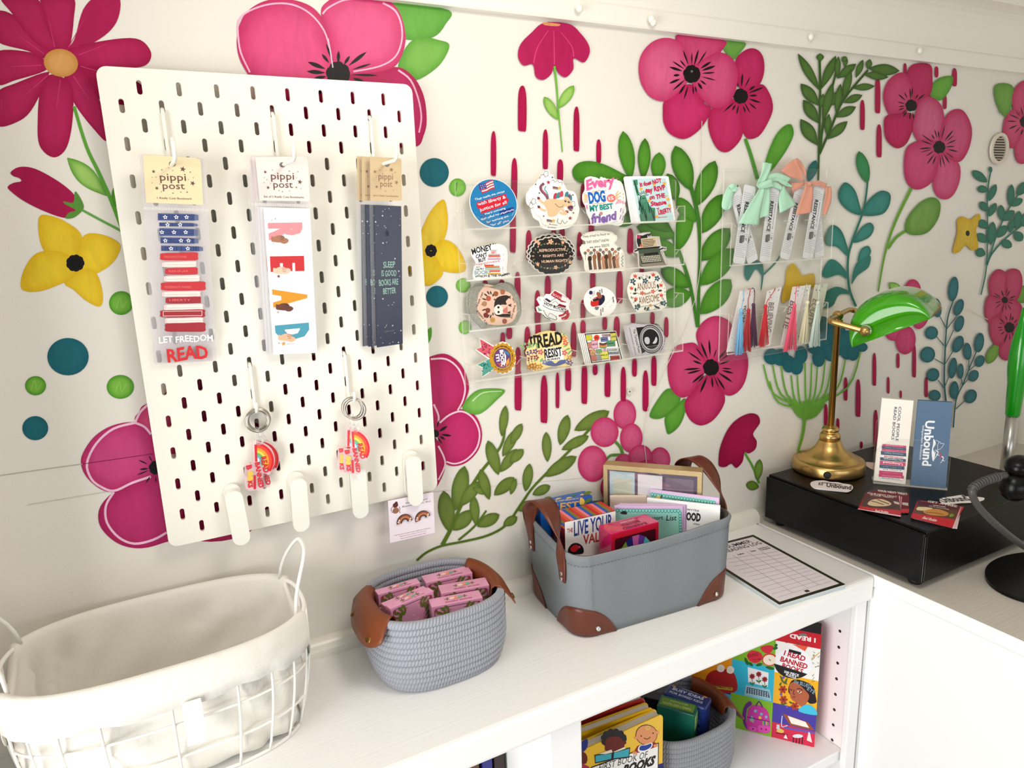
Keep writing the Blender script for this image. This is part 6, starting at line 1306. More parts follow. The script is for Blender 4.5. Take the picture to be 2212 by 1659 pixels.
# coiled rope baskets
def rope_mat(name, c):
    m_ = mat(name, c, 0.85, spec=0.15, sheen=0.3); nt = m_.node_tree; b = nt.nodes['Principled BSDF']
    at_ = nt.nodes.new('ShaderNodeAttribute'); at_.attribute_name = 'coil'; mp = nt.nodes.new('ShaderNodeMapping'); mp.inputs['Scale'].default_value = (1500, 12.566, 1)
    sx = nt.nodes.new('ShaderNodeSeparateXYZ'); ad = nt.nodes.new('ShaderNodeMath'); ad.operation = 'ADD'; sn = nt.nodes.new('ShaderNodeMath'); sn.operation = 'SINE'
    nz = nt.nodes.new('ShaderNodeTexNoise'); nz.inputs['Scale'].default_value = 700; tc = nt.nodes.new('ShaderNodeTexCoord'); mx = nt.nodes.new('ShaderNodeMath'); mx.operation = 'MULTIPLY_ADD'; mx.inputs[1].default_value = 0.5
    bp = nt.nodes.new('ShaderNodeBump'); bp.inputs['Strength'].default_value = 0.55; bp.inputs['Distance'].default_value = 0.0010
    rp = nt.nodes.new('ShaderNodeMapRange'); rp.inputs[1].default_value = -1; rp.inputs[2].default_value = 1.4; rp.inputs[3].default_value = 0.80; rp.inputs[4].default_value = 1.04
    vm = nt.nodes.new('ShaderNodeVectorMath'); vm.operation = 'SCALE'; vm.inputs[0].default_value = lin(c)
    nt.links.new(at_.outputs['Vector'], mp.inputs[0]); nt.links.new(mp.outputs[0], sx.inputs[0]); nt.links.new(sx.outputs[0], ad.inputs[0]); nt.links.new(sx.outputs[1], ad.inputs[1]); nt.links.new(ad.outputs[0], sn.inputs[0])
    nt.links.new(tc.outputs['Object'], nz.inputs['Vector']); nt.links.new(nz.outputs['Fac'], mx.inputs[0]); nt.links.new(sn.outputs[0], mx.inputs[2])
    nt.links.new(mx.outputs[0], bp.inputs['Height']); nt.links.new(bp.outputs[0], b.inputs['Normal']); nt.links.new(mx.outputs[0], rp.inputs[0]); nt.links.new(rp.outputs[0], vm.inputs['Scale']); nt.links.new(vm.outputs[0], b.inputs['Base Color'])
    return m_
ROPE = rope_mat('grey_cotton_rope', (164, 167, 178)); ROPED = rope_mat('mid_grey_cotton_rope', (150, 152, 158))
def rope_basket(label, M, a, b, ncoil, mt, pitch=0.0087, r=0.0054):
    t = thing('rope_basket', label, 'basket', M)
    m = MB(); ht = ncoil * pitch
    for k in range(ncoil):
        f = k / (ncoil - 1); g = 0.90 + 0.10 * min(1, f * 3) ** .6; z = r + pitch * k
        m.tube([(*sup(a * g - r, b * g - r, 2 * PI * i / 72, 2.7), z + .0006 * math.sin(4 * PI * i / 72 + k)) for i in range(72)], r if k < ncoil - 1 else r * 1.05, mt, 10, True)
    k = 1
    while a * .9 - r - k * pitch > 0.004 and b * .9 - r - k * pitch > 0.004:
        m.tube([(*sup(a * .9 - r - k * pitch, b * .9 - r - k * pitch, 2 * PI * i / 48, 2.5), r) for i in range(48)], r * .95, mt, 6, True); k += 1
    m.build('rope_body', t)
    return t, r + pitch * (ncoil - 1)
def rim_flap(t, a, b, zr, sg, half=0.62, drop=0.032):
    """leather hand-hold folded over the basket end and pressed together with two studs"""
    m = MB(); vs = []; n = 16
    pf = [(-0.0145, -0.022), (-0.0125, -0.008), (-0.0118, 0.0035), (-0.007, 0.0078), (-0.001, 0.0072), (0.005, 0.002), (0.0105, -0.010), (0.0150, -0.022), (0.0180, -drop)]
    for i in range(n + 1):
        th = (-half + 2 * half * i / n); e = 1 - abs(th / half) ** 3 * .55
        for (d, z) in pf:
            x, y = sup(a + d, b + d, th, 2.7); vs.append((sg * x, y, zr + (z * e if z < 0 else z)))
    k = len(pf); m.add(vs, [(i * k + j, i * k + j + 1, (i + 1) * k + j + 1, (i + 1) * k + j) for i in range(n) for j in range(k - 1)], LEA, True)
    ob = m.build('leather_handle', t, solid=0.0016)
    for th in (-0.30, 0.30):
        x, y = sup(a + 0.0150, b + 0.0150, th, 2.7); x2, y2 = sup(a + 0.03, b + 0.03, th, 2.7)
        m = MB(); d = Vector((sg * (x2 - x), y2 - y, 0.008)).normalized(); R = d.to_track_quat('Z', 'Y').to_matrix().to_4x4()
        m.T = Matrix.Translation((sg * x, y, zr - 0.021)) @ R; m.lathe([(0.0046, 0.0), (0.0046, 0.0016), (0.0038, 0.0026), (0.0014, 0.0022)], BRASS, 18); m.build('snap', ob)
t, zr = rope_basket('grey coiled rope basket with tan leather ends holding pink boxes', Matrix.Translation((0.314, -0.098, 0.0)), 0.098, 0.082, 12, ROPE)
rim_flap(t, 0.0926, 0.0766, zr, 1); rim_flap(t, 0.0926, 0.0766, zr, -1)

# ---- boxes standing in the baskets
def boxframe(fl, fr, z):
    a = Vector((fl[0], fl[1], z)); b = Vector((fr[0], fr[1], z)); return frame(a, b - a, (0, 0, 1)), (b - a).length
TOPF = lambda d: frame((0, 0, 0), (1, 0, 0), (0, 0, -1))
PINKB = mat('pink_glossy_carton', (226, 156, 190), 0.3, coat=0.4); PINKS = mat('pink_carton_side', (214, 136, 176), 0.35)
GOLDP = ink((150, 110, 70)); OLP = ink((104, 110, 46))
def carton(name, label, cat, M, w, h, d, mt, group=None):
    t = thing(name, label, cat, M, group); m = MB(); m.box((0, -h, -d), (w, 0, 0), mt)
    return t, m
def pink_deck(label, fl, fr, zt=0.1, d=0.019, w=None):
    M, w_ = boxframe(fl, fr, zt); w = w or w_; h = zt - 0.0115
    t, m = carton('pink_box', label, 'box', M, w, h, d, PINKB, 'pink boxes in the small rope basket'); m.build('carton', t, bevel=0.0008)
    m = MB(); z = 0.0003; RR = ink((170, 60, 80)); DR_ = ink((120, 40, 70))
    for e, c in ((0.0035, DR_),): 
        o = rrect(e, -h + e, w - e, -e, 0.004); i_ = rrect(e + .0008, -h + e + .0008, w - e - .0008, -e - .0008, 0.0034)
        m.flat([o, i_], z, c)
    for sx in (-1, 1):
        st = [(w / 2 + sx * w * .12, -.008), (w / 2 + sx * w * .30, -.012), (w / 2 + sx * w * .40, -.030), (w / 2 + sx * w * .36, -.052)]
        sm_ = smooth(st, 6, False); m.flat(ribbon(st, .0008), z + .0001, GOLDP)
        for k in range(2, len(sm_), 2):
            p = sm_[k]; q = sm_[max(0, k - 1)]; dx, dy = p[0] - q[0], p[1] - q[1]; L = math.hypot(dx, dy) or 1; dx, dy = dx / L, dy / L
            for s2 in (-1, 1): m.flat(leafout(p, (p[0] + (dx * .6 - dy * s2) * .008, p[1] + (dy * .6 + dx * s2) * .008), .0042), z + .0002 + s2 * .00003, OLP)
        for k in range(6): m.flat(ell(w / 2 + sx * w * (.24 + .03 * (k % 2)), -.026 - k * .0035, .0007, .0007, 0, 8), z, RR)
        m.flat(star(w / 2 + sx * (w / 2 - .006), -.0065, .0028, 5, .5), z + .0001, RR)
    m.flat(star(w / 2, -.023, .0018, 5, .45), z, ink((246, 220, 226)))
    text(m, 'BOOK CLUB', (w * .38, -.031), (w * .62, -.031), .002, ink((246, 220, 226)), z, bold=0)
    text(m, 'READER', (w * .20, -.048), (w * .80, -.046), .0115, ink((196, 40, 56)), z + .0002, bold=.04, wob=.0004)
    text(m, 'DESIRES', (w * .25, -.062), (w * .75, -.062), .009, ink((196, 40, 56)), z + .0002, bold=.03)
    m.build('front_print', t)
    m = MB(); m.T = frame((w, 0, -d), (-1, 0, 0), (0, 0, 1))
    text(m, 'READER DESIRES', (w * .20, d * .70), (w * .72, d * .70), d * .16, ink((176, 96, 128)), .0003, bold=.01)
    for (x, c) in ((.42, (120, 170, 150)), (.50, (230, 150, 110)), (.57, (236, 200, 190))): m.flat(ell(w * x, d * .42, w * .06, d * .14, .5, 14), .0003 + x * 1e-4, ink(c))
    for x in (.32, .66): 
        for k in range(4): m.flat(leafout((w * x, d * .4), (w * x + .004 * math.cos(k * 1.5), d * .4 + .004 * math.sin(k * 1.5)), .0016), .0003, OLP)
    m.build('top_print', t)
pink_deck('pink box with red reader lettering, front left in the small rope basket', (0.244, -0.1255), (0.3105, -0.1115), .109, .0135)
pink_deck('pink box hidden right behind the front left one in the small rope basket', (0.2415, -0.1105), (0.3075, -0.0965), .106, .0115)
pink_deck('pink box at the rear left of the small rope basket', (0.2425, -0.077), (0.3045, -0.076), .107, .015)
pink_deck('pink box at the front right, lowest in view, in the small rope basket', (0.2965, -0.137), (0.366, -0.1505), .101, .022)
pink_deck('pink box in the middle of the right row in the small rope basket', (0.322, -0.1085), (0.390, -0.1225), .1, .024)
pink_deck('pink box at the back of the right row in the small rope basket', (0.3145, -0.0695), (0.385, -0.0765), .1, .024)

# grey canvas bin
def canvas(name, c):
    m_ = mat(name, c, 0.75, spec=0.2); nt = m_.node_tree; b = nt.nodes['Principled BSDF']; tc = nt.nodes.new('ShaderNodeTexCoord')
    w1 = nt.nodes.new('ShaderNodeTexBrick'); w1.inputs['Scale'].default_value = 1.0; w1.inputs['Brick Width'].default_value = 0.0022; w1.inputs['Row Height'].default_value = 0.0011; w1.inputs['Mortar Size'].default_value = 0.0002
    at_ = nt.nodes.new('ShaderNodeAttribute'); at_.attribute_name = 'coil'
    bp = nt.nodes.new('ShaderNodeBump'); bp.inputs['Strength'].default_value = 0.6; bp.inputs['Distance'].default_value = 0.0006; bp.invert = True
    nt.links.new(at_.outputs['Vector'], w1.inputs['Vector']); nt.links.new(w1.outputs['Fac'], bp.inputs['Height']); nt.links.new(bp.outputs[0], b.inputs['Normal'])
    mx = nt.nodes.new('ShaderNodeMixRGB'); mx.inputs[1].default_value = lin(c) + (1,); mx.inputs[2].default_value = tuple(x * .55 for x in lin(c)) + (1,)
    nt.links.new(w1.outputs['Fac'], mx.inputs[0]); nt.links.new(mx.outputs[0], b.inputs['Base Color'])
    return m_
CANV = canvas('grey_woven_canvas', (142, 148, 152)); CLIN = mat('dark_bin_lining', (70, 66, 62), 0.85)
BINM = Matrix.Translation((0.648, -0.1005, 0)) @ Matrix.Rotation(-0.075, 4, 'Z')
t = thing('fabric_bin', 'grey canvas bin with brown leather straps and corners, filled with boxes and pads', 'basket', BINM)
ba, bb = 0.138, 0.0835
def rimz(x, y): return 0.1315 + 0.012 * max(0, -x / ba) * max(0, y / bb) + 0.004 * max(0, x / ba) - 0.004 * max(0, -x / ba) * max(0, -y / bb) - .002 * math.cos(x / ba * PI)
def bl(s_, f, off=0.0, rad=0.030):
    """point on the bin wall: s_ is distance along the outline, f height 0..1"""
    a, b = ba + 0.006 * f + off, bb + 0.004 * f + off; r = rad
    segs = [(2 * (a - r), (-a + r, -b), (1, 0)), (PI / 2 * r, (a - r, -b + r), -PI / 2), (2 * (b - r), (a, -b + r), (0, 1)), (PI / 2 * r, (a - r, b - r), 0), (2 * (a - r), (a - r, b), (-1, 0)), (PI / 2 * r, (-a + r, b - r), PI / 2), (2 * (b - r), (-a, b - r), (0, -1)), (PI / 2 * r, (-a + r, -b + r), PI)]
    per = sum(q[0] for q in segs); s_ = (s_ % 1.0) * per
    for L, c, d in segs:
        if s_ <= L + 1e-9:
            if isinstance(d, tuple): return c[0] + d[0] * s_, c[1] + d[1] * s_
            return c[0] + r * math.cos(d + s_ / r), c[1] + r * math.sin(d + s_ / r)
        s_ -= L
    return segs[0][1]
PER = 4 * (ba + bb) - 8 * .03 + 2 * PI * .03
m = MB(); N = 200; rows = []; uv = []
pf = [(0.0, -0.004), (0.0012, -0.001), (0.004, 0.0)] + [(f, 0.0012 * math.sin(PI * f)) for f in (0.1, .25, .4, .55, .7, .82, .90)] + [(.93, .0012), (.98, .0022), (1.0, .001), (1.005, -.001), (1.0, -.003), (.97, -.0042), (.9, -.0042), (.5, -.0036), (.06, -.0036)]
for (f, off) in pf:
    for i in range(N):
        x, y = bl(i / N, f, off + .0006 * math.sin(i * .35) * (f > .1)); rows.append((x, y, f * rimz(x, y) + .0008)); uv.append((i / N * PER, f * .13))
k = len(pf); 
fs = [(r * N + i, r * N + (i + 1) % N, (r + 1) * N + (i + 1) % N, (r + 1) * N + i) for r in range(k - 1) for i in range(N)]
m.add(rows, [f for f in fs if f[0] < 13 * N] + [tuple(reversed(range(N)))], CANV, True, uvs=uv)
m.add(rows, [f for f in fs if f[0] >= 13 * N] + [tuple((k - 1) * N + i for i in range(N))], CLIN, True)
ST = ink((86, 92, 96))
for i in range(150):
    p = [bl((i + u) / 150, .885, .0016) for u in (0, .6)]; z = [0.885 * rimz(*q) + .0008 for q in p]
    m.add([(p[0][0], p[0][1], z[0]), (p[1][0], p[1][1], z[1]), (p[1][0], p[1][1], z[1] + .0008), (p[0][0], p[0][1], z[0] + .0008)], [(0, 1, 2, 3)], ST)
m.build('canvas_body', t)
segL = [2 * (ba - .03), PI / 2 * .03, 2 * (bb - .03)]
corner_s = [segL[0] + segL[1] / 2, segL[0] + segL[1] * 1.5 + segL[2], 2 * segL[0] + segL[1] * 2.5 + segL[2], -segL[1] / 2]
for ci, cs in enumerate(corner_s):
    m = MB(); n = 24; kk = 8; wd = 0.058; vs = []
    for i in range(n + 1):
        u = -1 + 2 * i / n; hh = 0.049 * max(0.02, 1 - abs(u) ** 2.2) ** .8
        for j in range(kk + 1):
            f = (hh * j / kk) / 0.132; x, y = bl((cs + u * wd) / PER, f, .0016 if f > .004 else -.001); vs.append((x, y, max(.0006, f * rimz(x, y))))
    m.add(vs, [(i * (kk + 1) + j, (i + 1) * (kk + 1) + j, (i + 1) * (kk + 1) + j + 1, i * (kk + 1) + j + 1) for i in range(n) for j in range(kk)], LEAD, True)
    cp = m.build('corner_patch', t, solid=0.0012)
    x, y = bl((cs + (.028 if ci in (3, 1) else -.028)) / PER, .12, .0028); x2, y2 = bl((cs + (.028 if ci in (3, 1) else -.028)) / PER, .12, .02)
    d = Vector((x2 - x, y2 - y, 0)).normalized(); m = MB(); m.T = Matrix.Translation((x, y, .0145)) @ d.to_track_quat('Z', 'Y').to_matrix().to_4x4()
    m.lathe([(.0040, -.0006), (.0042, .0008), (.0036, .0024), (.002, .0034), (.0004, .0037)], CHROME, 18); m.build('stud', cp)
def strap(sg, pts, name='leather_strap'):
    m = MB(); vs = []; n = len(pts) - 1; K = 6; path = []
    P_ = smooth([p[0] for p in pts], 6, False); D_ = smooth([p[1] for p in pts], 6, False); W_ = smooth([(p[2],) for p in pts], 6, False)
    for p, d, w in zip(P_, D_, W_):
        d = Vector(d).normalized(); p = Vector(p)
        for j in range(5): vs.append(p + d * w[0] * (j / 4 - .5))
    k = len(P_); m.add(vs, [(i * 5 + j, (i + 1) * 5 + j, (i + 1) * 5 + j + 1, i * 5 + j + 1) for i in range(k - 1) for j in range(4)], LEAD, True)
    ob = m.build(name, t, solid=0.0022)
    for e in (0, -1):
        p, d = Vector(P_[e]), Vector(D_[e]); o = 1 if e == 0 else -1
        for j in (2, 5):
            q = Vector(P_[j if e == 0 else -1 - j]); m = MB(); m.T = Matrix.Translation(q + Vector((sg * .0012, 0, 0))) @ Vector((sg, 0, 0)).to_track_quat('Z', 'Y').to_matrix().to_4x4()
            m.lathe([(.0030, 0), (.0031, .0008), (.0022, .0013), (.0012, .0006)], CHROME, 14); m.build('rivet', ob)
    return ob
XL = -(ba + .0065)
strap(-1, [((XL - .0005, -.050, .082), (0, 1, 0), .016), ((XL - .0012, -.051, .098), (0, 1, 0), .020), ((XL - .002, -.050, .120), (-.1, 1, 0), .022), ((XL - .002, -.048, .142), (.25, .95, -.1), .027), ((XL - .003, -.040, .166), (.75, .6, -.15), .030), ((XL - .004, -.020, .186), (1, .2, 0), .031), ((XL - .005, .008, .189), (1, -.1, 0), .030), ((XL - .006, .034, .172), (.9, -.5, .1), .028), ((XL - .005, .050, .146), (.4, -.9, 0), .024), ((XL - .003, .053, .122), (.1, -1, 0), .021), ((XL - .0012, .053, .104), (0, -1, 0), .019), ((XL - .0005, .053, .088), (0, -1, 0), .016)])
strap(1, [((-XL + .0005, .050, .092), (0, -1, 0), .016), ((-XL + .0012, .051, .108), (0, -1, 0), .020), ((-XL + .002, .052, .132), (.1, -1, 0), .022), ((-XL + .001, .054, .158), (.5, -.9, 0), .026), ((-XL - .002, .046, .186), (.9, -.4, .1), .029), ((-XL - .004, .022, .203), (1, 0, 0), .030), ((-XL - .001, -.006, .200), (1, .15, 0), .030), ((-XL + .003, -.030, .180), (.9, .45, 0), .028), ((-XL + .005, -.046, .152), (.4, .9, 0), .024), ((-XL + .003, -.051, .126), (.1, 1, 0), .021), ((-XL + .0012, -.052, .106), (0, 1, 0), .019), ((-XL + .0005, -.052, .090), (0, 1, 0), .016)])

# ---- what stands in the bin
CRP = (1100, 970, 4.424)
def upright(name, label, cat, fl, fr, zt, d, mt, zb=0.008, group=None, bev=0.0008):
    M, w = boxframe(fl, fr, zt); h = zt - zb; t = thing(name, label, cat, M, group)
    m = MB(); m.box((0, -h, -d), (w, 0, 0), mt); m.build('carton' if d > .008 else 'pad', t, bevel=bev)
    return t, M, w, h, Face(M, *CRP), Face(M @ frame((0, 0, 0), (1, 0, 0), (0, 0, -1)), *CRP)
# deep blue deck
t, M, w, h, F, FT = upright('card_deck_box', 'deep blue box with gold lettering and a banana, back left of the canvas bin', 'box', (0.523, -0.040), (0.618, -0.046), 0.158, 0.026, mat('deep_blue_carton', (22, 92, 178), .35))
m = MB(); GD = ink((206, 160, 90))
lines(m, F, .0003, ink((214, 190, 140)), [("THE NAP MINISTRY'S", 412, 508, 662, 482, 18)], bold=.01); lines(m, F, .0003, GD, [('REST', 412, 592, 664, 560, 74)], bold=.03)
fill(m, F, (230, 190, 90), .0004, (680, 462), (720, 490), (715, 530), (740, 520), (700, 532), (672, 525), k=3)
for (a, b) in (((320, 480), (410, 462)), ((330, 520), (400, 560)), ((700, 430), (790, 410)), ((710, 520), (790, 470)), ((350, 560), (300, 600))): twig(m, F, a, b, 34, (96, 120, 50), .0003)
m.build('front_print', t)
m = MB(); m.T = frame((0, 0, 0), (1, 0, 0), (0, 0, -1))
for (x, y) in ((.10, .5), (.25, .35), (.42, .6), (.6, .4), (.72, .6), (.88, .45)): m.flat(smooth([(w * x - .006, .026 * y - .002), (w * x, .026 * y + .003), (w * x + .007, .026 * y), (w * x, .026 * y - .003)], 3), .0003, ink(((226, 196, 140), (70, 120, 60))[int(x * 10) % 2]))
m.build('top_print', t)
# striped deck
STR = [(206, 40, 44), (214, 90, 50), (236, 130, 150), (40, 90, 180), (130, 120, 40)]
t, M, w, h, F, FT = upright('card_deck_box', 'white fronted box with a rainbow striped top in the canvas bin', 'box', (0.536, -0.091), (0.626, -0.098), 0.148, 0.044, mat('dark_red_carton', (120, 24, 34), .4))
m = MB(); m.flat([(0, -h), (w, -h), (w, -.0004), (0, -.0004)], .0002, PWHT)
lines(m, F, .0004, ink((176, 44, 40)), [('THE', 552, 802, 608, 790, 44)], bold=.02); lines(m, F, .0004, ink((40, 66, 150)), [('LIVE YOUR', 618, 830, 985, 748, 148)], bold=.02); lines(m, F, .0004, ink((190, 50, 50)), [('VALUES', 705, 912, 1000, 850, 98)], bold=.02)
fill(m, F, (30, 26, 34), .0004, (560, 960), (600, 905), (660, 900), (705, 940), (700, 1000), (580, 1000), k=3); fill(m, F, (206, 40, 44), .0005, (580, 960), (610, 920), (650, 915), (660, 950), (620, 985), k=3); dot(m, F, 668, 935, 12, (226, 80, 130), .0006)
m.build('front_print', t)
m = MB(); m.T = frame((0, 0, 0), (1, 0, 0), (0, 0, -1))
for i in range(16):
    x0, x1 = w * i / 16, w * (i + 1) / 16; m.flat([(x0, 0), (x1, 0), (x1, .044), (x0, .044)], .0003, ink(STR[i % 5]))
m.T = frame((0, 0, -.044), (0, 0, 1), (0, 1, 0))
for i in range(3): m.flat([(0, -.004 - .004 * i), (.044, -.004 - .004 * i), (.044, -.004 * i), (0, -.004 * i)], .0003, ink(((130, 120, 40), (40, 90, 180), (214, 90, 50))[i]))
text(m, 'THE', (.012, -.030), (.028, -.030), .006, ink((226, 210, 200)), .0003); text(m, 'LIVE', (.010, -.042), (.032, -.042), .008, ink((226, 210, 200)), .0003); text(m, 'VALUES', (.008, -.054), (.036, -.054), .007, ink((226, 210, 200)), .0003)
m.build('stripe_print', t)
# magenta deck
t, M, w, h, F, FT = upright('card_deck_box', 'glossy magenta box with red front at the front of the canvas bin', 'box', (0.581, -0.1490), (0.668, -0.1525), 0.140, 0.035, mat('magenta_glossy_carton', (206, 26, 92), .2, coat=.6))
m = MB(); m.flat([(0.0005, -h), (w - .0005, -h), (w - .0005, -.002), (.0005, -.002)], .0002, ink((196, 22, 50), .3)); m.flat(rrect(.006, -h, w - .006, -.010, .003), .0003, ink((70, 16, 30), .3))
for i, c in enumerate(((30, 150, 150), (206, 40, 50), (120, 170, 50), (40, 40, 120), (206, 100, 170), (110, 60, 160), (90, 190, 200), (230, 160, 40), (210, 60, 90))):
    a0, a1 = PI * (1 - i / 9), PI * (1 - (i + 1) / 9); cx, cy = w * .5, -.062
    m.flat([(cx + .012 * math.cos(a0), cy + .012 * math.sin(a0)), (cx + .036 * math.cos(a0), cy + .05 * math.sin(a0)), (cx + .036 * math.cos(a1), cy + .05 * math.sin(a1)), (cx + .012 * math.cos(a1), cy + .012 * math.sin(a1))], .0005, ink(c, .3))
m.build('front_print', t)
m = MB(); m.T = frame((w, 0, -.035), (-1, 0, 0), (0, 0, 1)); KR = ink((120, 10, 50), .3)
text(m, 'BANNED', (w * .22, .026), (w * .72, .026), .0085, KR, .0003, bold=.03); text(m, 'BOOKS', (w * .28, .015), (w * .66, .015), .0085, KR, .0003, bold=.03); text(m, 'CARD DECK', (w * .3, .008), (w * .62, .008), .004, ink((240, 200, 214), .3), .0003, bold=.01); m.flat(ribbon([(w * .15, .006), (w * .85, .006)], .0005), .0003, KR)
m.build('top_print', t)
# gold framed window box
t, M, w, h, F, FT = upright('window_box', 'gold framed box with a clear window standing at the back of the canvas bin', 'box', (0.659, -0.024), (0.764, -0.139), 0.195, 0.018, mat('plum_box_interior', (92, 70, 92), .5))
GOLDF = mat('gold_glitter_frame', (214, 190, 140), 0.3, metal=0.7, bump=.6, bscale=1200)
m = MB(); m.prism([rrect(-.002, -h + .002, w + .002, .003, .002), rrect(.005, -h + .008, w - .005, -.005, .001)[::-1]], -.019, .004, GOLDF); m.build('frame', t)
m = MB(); m.flat([(.005, -h + .008), (w - .005, -h + .008), (w - .005, -.005), (.005, -.005)], .0020, clear('clear_window_film', (.97, .97, .98), .02, (.8, .8, .8), .30, rough=.05)); m.build('window', t)
m = MB()
for (x, y, x1, y1, c) in ((.008, -.008, .05, -.05, (190, 214, 216)), (.014, -.02, .045, -.055, (206, 210, 186)), (.055, -.010, .095, -.05, (226, 226, 226)), (.10, -.012, .145, -.045, (120, 104, 120))): m.flat([(x, y1), (x1, y1), (x1, y), (x, y)], .0006 + x * .004, ink(c, .3))
m.build('contents', t)
LIL = mat('lilac_paper_pad', (214, 184, 220), .55); AQUA = ink((150, 212, 200)); TEAL_ = ink((50, 150, 140))
def curly(m, F, z, x0, y0, x1, y1, n, r=13):
    for i in range(n):
        x, y = x0 + (x1 - x0) * (i + .5) / n, y0 + (y1 - y0) * (i + .5) / n
        o = F.ps(*ell(x, y, r, r * 1.15, 0, 12)); i2 = F.ps(*ell(x, y, r * .72, r * .8, 0, 12)); m.flat([o, i2], z + (i % 2) * .00006, TEAL_)
t, M, w, h, F, FT = upright('notepad', 'lilac and aqua notepad with a curly border, rear one in the canvas bin', 'notepad', (0.7055, -0.083), (0.7720, -0.1725), 0.162, 0.004, LIL)
m = MB(); m.flat(F.ps((1345, 800), (1980, 800), (1972, 490), (1352, 412)), .0002, AQUA); curly(m, F, .0004, 1352, 432, 1972, 515, 22, 16); fill(m, F, (240, 214, 110), .0004, (1395, 470), (1425, 445), (1450, 450), (1440, 490), k=2); fill(m, F, (60, 50, 50), .0004, (1450, 440), (1462, 436), (1460, 470), (1445, 475))
lines(m, F, .0004, ink((50, 44, 50)), [('HAPPY THOUGHTS PAD', 1490, 505, 1960, 560, 40)], bold=.01, shear=.2); m.build('page_print', t)
t, M, w, h, F, FT = upright('notepad', 'plain white notepad with black lettering leaning at the right of the canvas bin', 'notepad', (0.692, -0.093), (0.766, -0.181), 0.153, 0.005, PWHT)
m = MB(); KB = ink((40, 34, 38)); lines(m, F, .0003, KB, [('write', 1700, 585, 1815, 600, 30), ('it', 1650, 560, 1690, 566, 30)], bold=.0, shear=.2); lines(m, F, .0003, KB, [('GOOD', 1650, 672, 1830, 690, 84)], bold=.05, shear=.1); lines(m, F, .0003, KB, [('idea', 1760, 720, 1820, 728, 22)], bold=.0, shear=.2); m.build('page_print', t)
t, M, w, h, F, FT = upright('notepad', 'cream backed notepad behind the lilac support list pads', 'notepad', (0.652, -0.0470), (0.702, -0.0805), 0.150, 0.006, mat('cream_pad', (226, 206, 190), .6))
for i, lab in enumerate(('lilac notepad with support list lettering, front of its three', 'lilac notepad second of the three support list pads, only its edge showing', 'lilac notepad last of the three support list pads, at their right')):
    dx = .006 * i
    t, M, w, h, F, FT = upright('notepad', lab, 'notepad', (0.6335 + dx, -0.0845 + dx * .17), (0.7225 + dx, -0.1450 + dx * .17), 0.1497, 0.0042, LIL, group='support list notepads')
    if i == 0:
        m = MB(); m.flat(F.ps((1010, 900), (1650, 900), (1640, 575), (1015, 570)), .0002, AQUA); curly(m, F, .0004, 1020, 585, 1630, 590, 20, 17); curly(m, F, .0004, 1632, 600, 1640, 840, 9, 16)
        lines(m, F, .0004, KB, [('support', 1310, 680, 1470, 672, 44), ('List', 1500, 682, 1600, 680, 58)], bold=.01, shear=.15); fill(m, F, (50, 46, 46), .0004, (1060, 615), (1090, 590), (1125, 595), (1120, 625), k=2); m.build('page_print', t)

# ------------------------------------------------------------------ summer log pad lying on the worktop
BL_, BRr, TRr = at(1683.6, 1306.8, 2, .006), at(1826.7, 1262.7, 2, .006), at(1631.4, 1154.2, 2, .006)
M = frame(BL_, BRr - BL_, TRr - BRr); wP, hP = (BRr - BL_).length, (TRr - BRr).length
t = thing('notepad', 'summer reading log pad with a dark border lying on the worktop beside the drawer', 'notepad', M)
m = MB(); m.box((0, 0, -.0056), (wP, hP, -.0009), mat('pad_page_edges', (190, 204, 206), .6)); m.build('pages', t)
F = Face(M, 1550, 1140, 7.373)
m = MB(); m.box((0, 0, -.0008), (wP, hP, 0), mat('lilac_white_sheet', (232, 224, 230), .6))
m.flat([[(0, 0), (wP, 0), (wP, hP), (0, hP)], [(.0065, .0065), (.0065, hP - .0065), (wP - .0065, hP - .0065), (wP - .0065, .0065)]], .0002, ink((44, 44, 26)))
KP = ink((60, 54, 58)); LN = ink((176, 166, 172))
lines(m, F, .0002, KP, [('SUMMER', 175, 325, 560, 230, 52), ('READING LOG', 150, 400, 715, 255, 50)], bold=.01); lines(m, F, .0002, KP, [('Author', 330, 440, 435, 415, 24), ('Date', 540, 388, 618, 370, 22), ('Adventure', 655, 348, 815, 308, 20), ('Complete', 690, 368, 850, 328, 20)], bold=.02)
for i in range(12):
    u = i / 11; m.flat(F.ps(*ribbon([(100 + 850 * u, 507 + 603 * u), (955 + 850 * u, 380 + 475 * u)], 4)), .0002, LN)
for (xa, ya, xb, yb) in ((235, 435, 1195, 1035), (460, 380, 1435, 962), (695, 380, 1615, 915)): m.flat(F.ps(*ribbon([(xa, ya), (xb, yb)], 4)), .0003, LN)
q = F.p(1425, 1010); m.flat(rrect(q[0] - .004, q[1] - .003, q[0] + .004, q[1] + .003, .001), .0003, KP)
m.build('cover_sheet', t)
